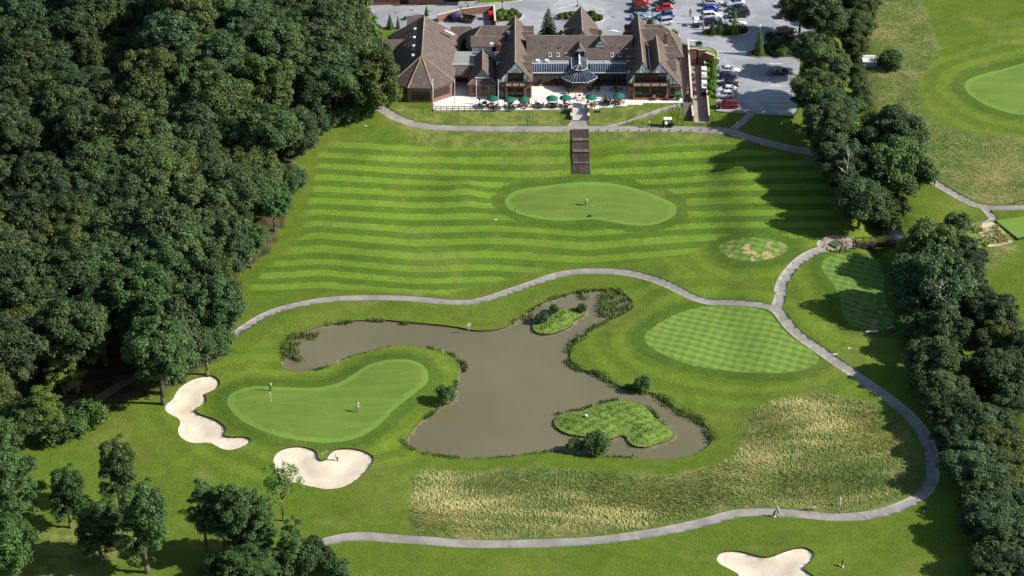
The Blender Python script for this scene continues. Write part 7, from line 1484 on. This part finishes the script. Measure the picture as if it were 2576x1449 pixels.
rail_fence('rail_fence', [hz('m',2190,447), hz('m',2270,425), hz('m',2400,400)], 'short brown fence at the right frame edge above the far path')
x, y, z = hz('m',770,848); e = empty('course_sign', (x,y,z), .1, 'dark sign board on two posts beside the path before the footbridge', 'sign'); 
for s in (-.55,.55): MB().box(s-.06,s+.06,-.06,.06,-.2,1.3).build('post', M_SLEEP, e)
b = MB().box(-.49,.49,-.04,.04,.55,1.2).build('board', simple('sign_navy',(.02,.025,.06),.5), e); MB().box(-.36,.36,-.055,-.042,.98,1.05).box(-.28,.28,-.055,-.042,.82,.87).box(-.32,.32,-.055,-.042,.68,.72).build('lettering', M_METALW, b)
x, y, z = hz('m',826,842); tm(MB().box(x-.06,x+.06,y-.06,y+.06,z-.2,z+.7), 'post', M_SLEEP, 'short dark post right of the course sign', 'post', (x,y,z))
x, y, z = hz('m',853,815); tm(MB().box(x-.12,x+.12,y-.12,y+.12,z-.2,z+1.2).box(x-.16,x+.16,y-.16,y+.16,z+1.203,z+1.28), 'gate_post', simple('dark_green_post',(.01,.03,.02),.6), 'thick dark green post at the near end of the footbridge', 'post', (x,y,z))
x, y, z = hz('m',705,782); e = empty('stone_circle', (x,y,z), 0, 'oval of pale stones with a dark green square cover in the path', 'stone setting'); mb = MB(); rr = random.Random(4)
for i in range(130):
    a = rr.uniform(0, 6.28); k = rr.uniform(.55, 1); px, py = 2.6*k*math.cos(a), 2.6*k*math.sin(a)*1.0; s = rr.uniform(.12,.24); mb.ell((px,py,.06), (s,s,s*.6), 6, 4)
mb.build('stones', simple('buff_stones',(.38,.26,.15),.9,0,.4,1), e); o = MB().slab([(0,-1.35,.22),(1.35,.0,.22),(0,1.35,.22),(-1.35,0,.22)],.2).build('cover', simple('green_cover',(.06,.10,.05),.8), e); e['kind'] = 'x'; del e['kind']
# raised lawn with dark timber edge, gravel garden
rail = gp(q('m',(2030,590),(2215,745),(2330,722))); wall_obj('timber_edging', rail, 1.5, float(T0(rail[1][0], rail[1][1]))+.35, .25, 'dark timber edge of the raised lawn by the gravel garden', 'edging', False, M_SLEEP)
gvl = gp(q('m',(1830,650),(1900,612),(2010,600),(2100,670),(2180,765),(2060,800),(1950,805),(1960,760),(1890,690)))
def drape(name, poly, mat, dz=.05, step=1.0, kind='structure'):
    P = resample(poly, .7); n = len(P); a = np.array(P); xs = np.arange(a[:,0].min(), a[:,0].max(), step); ys = np.arange(a[:,1].min(), a[:,1].max(), step); X, Y = np.meshgrid(xs, ys); X = X.ravel(); Y = Y.ravel(); m = sdist(X, Y, poly) < -.4
    V = [Vector(p) for p in P]+[Vector((x, y)) for x, y in zip(X[m], Y[m])]; r = delaunay_2d_cdt(V, [(i,(i+1)%n) for i in range(n)], [], 1, 1e-4); xy = np.array([tuple(v) for v in r[0]]); z = T(xy[:,0], xy[:,1])+dz
    me = bpy.data.meshes.new(name); me.from_pydata([(x, y, zz) for (x, y), zz in zip(xy, z)], [], [tuple(f) for f in r[2]]); me.materials.append(mat); me.polygons.foreach_set('use_smooth', [True]*len(me.polygons)); o = link(name, me); o['kind'] = kind; return o
drape('gravel', gvl, simple('pale_gravel', (.42,.35,.24), .95, 0, .4, .8))
drape('dirt_track', gp(q('3',(-760,560),(-500,430),(-330,330),(-60,210),(10,180),(20,215),(-220,350),(-440,480),(-700,640))), simple('bare_earth', (.21,.14,.09), .95, 0, .35, .5), .06)
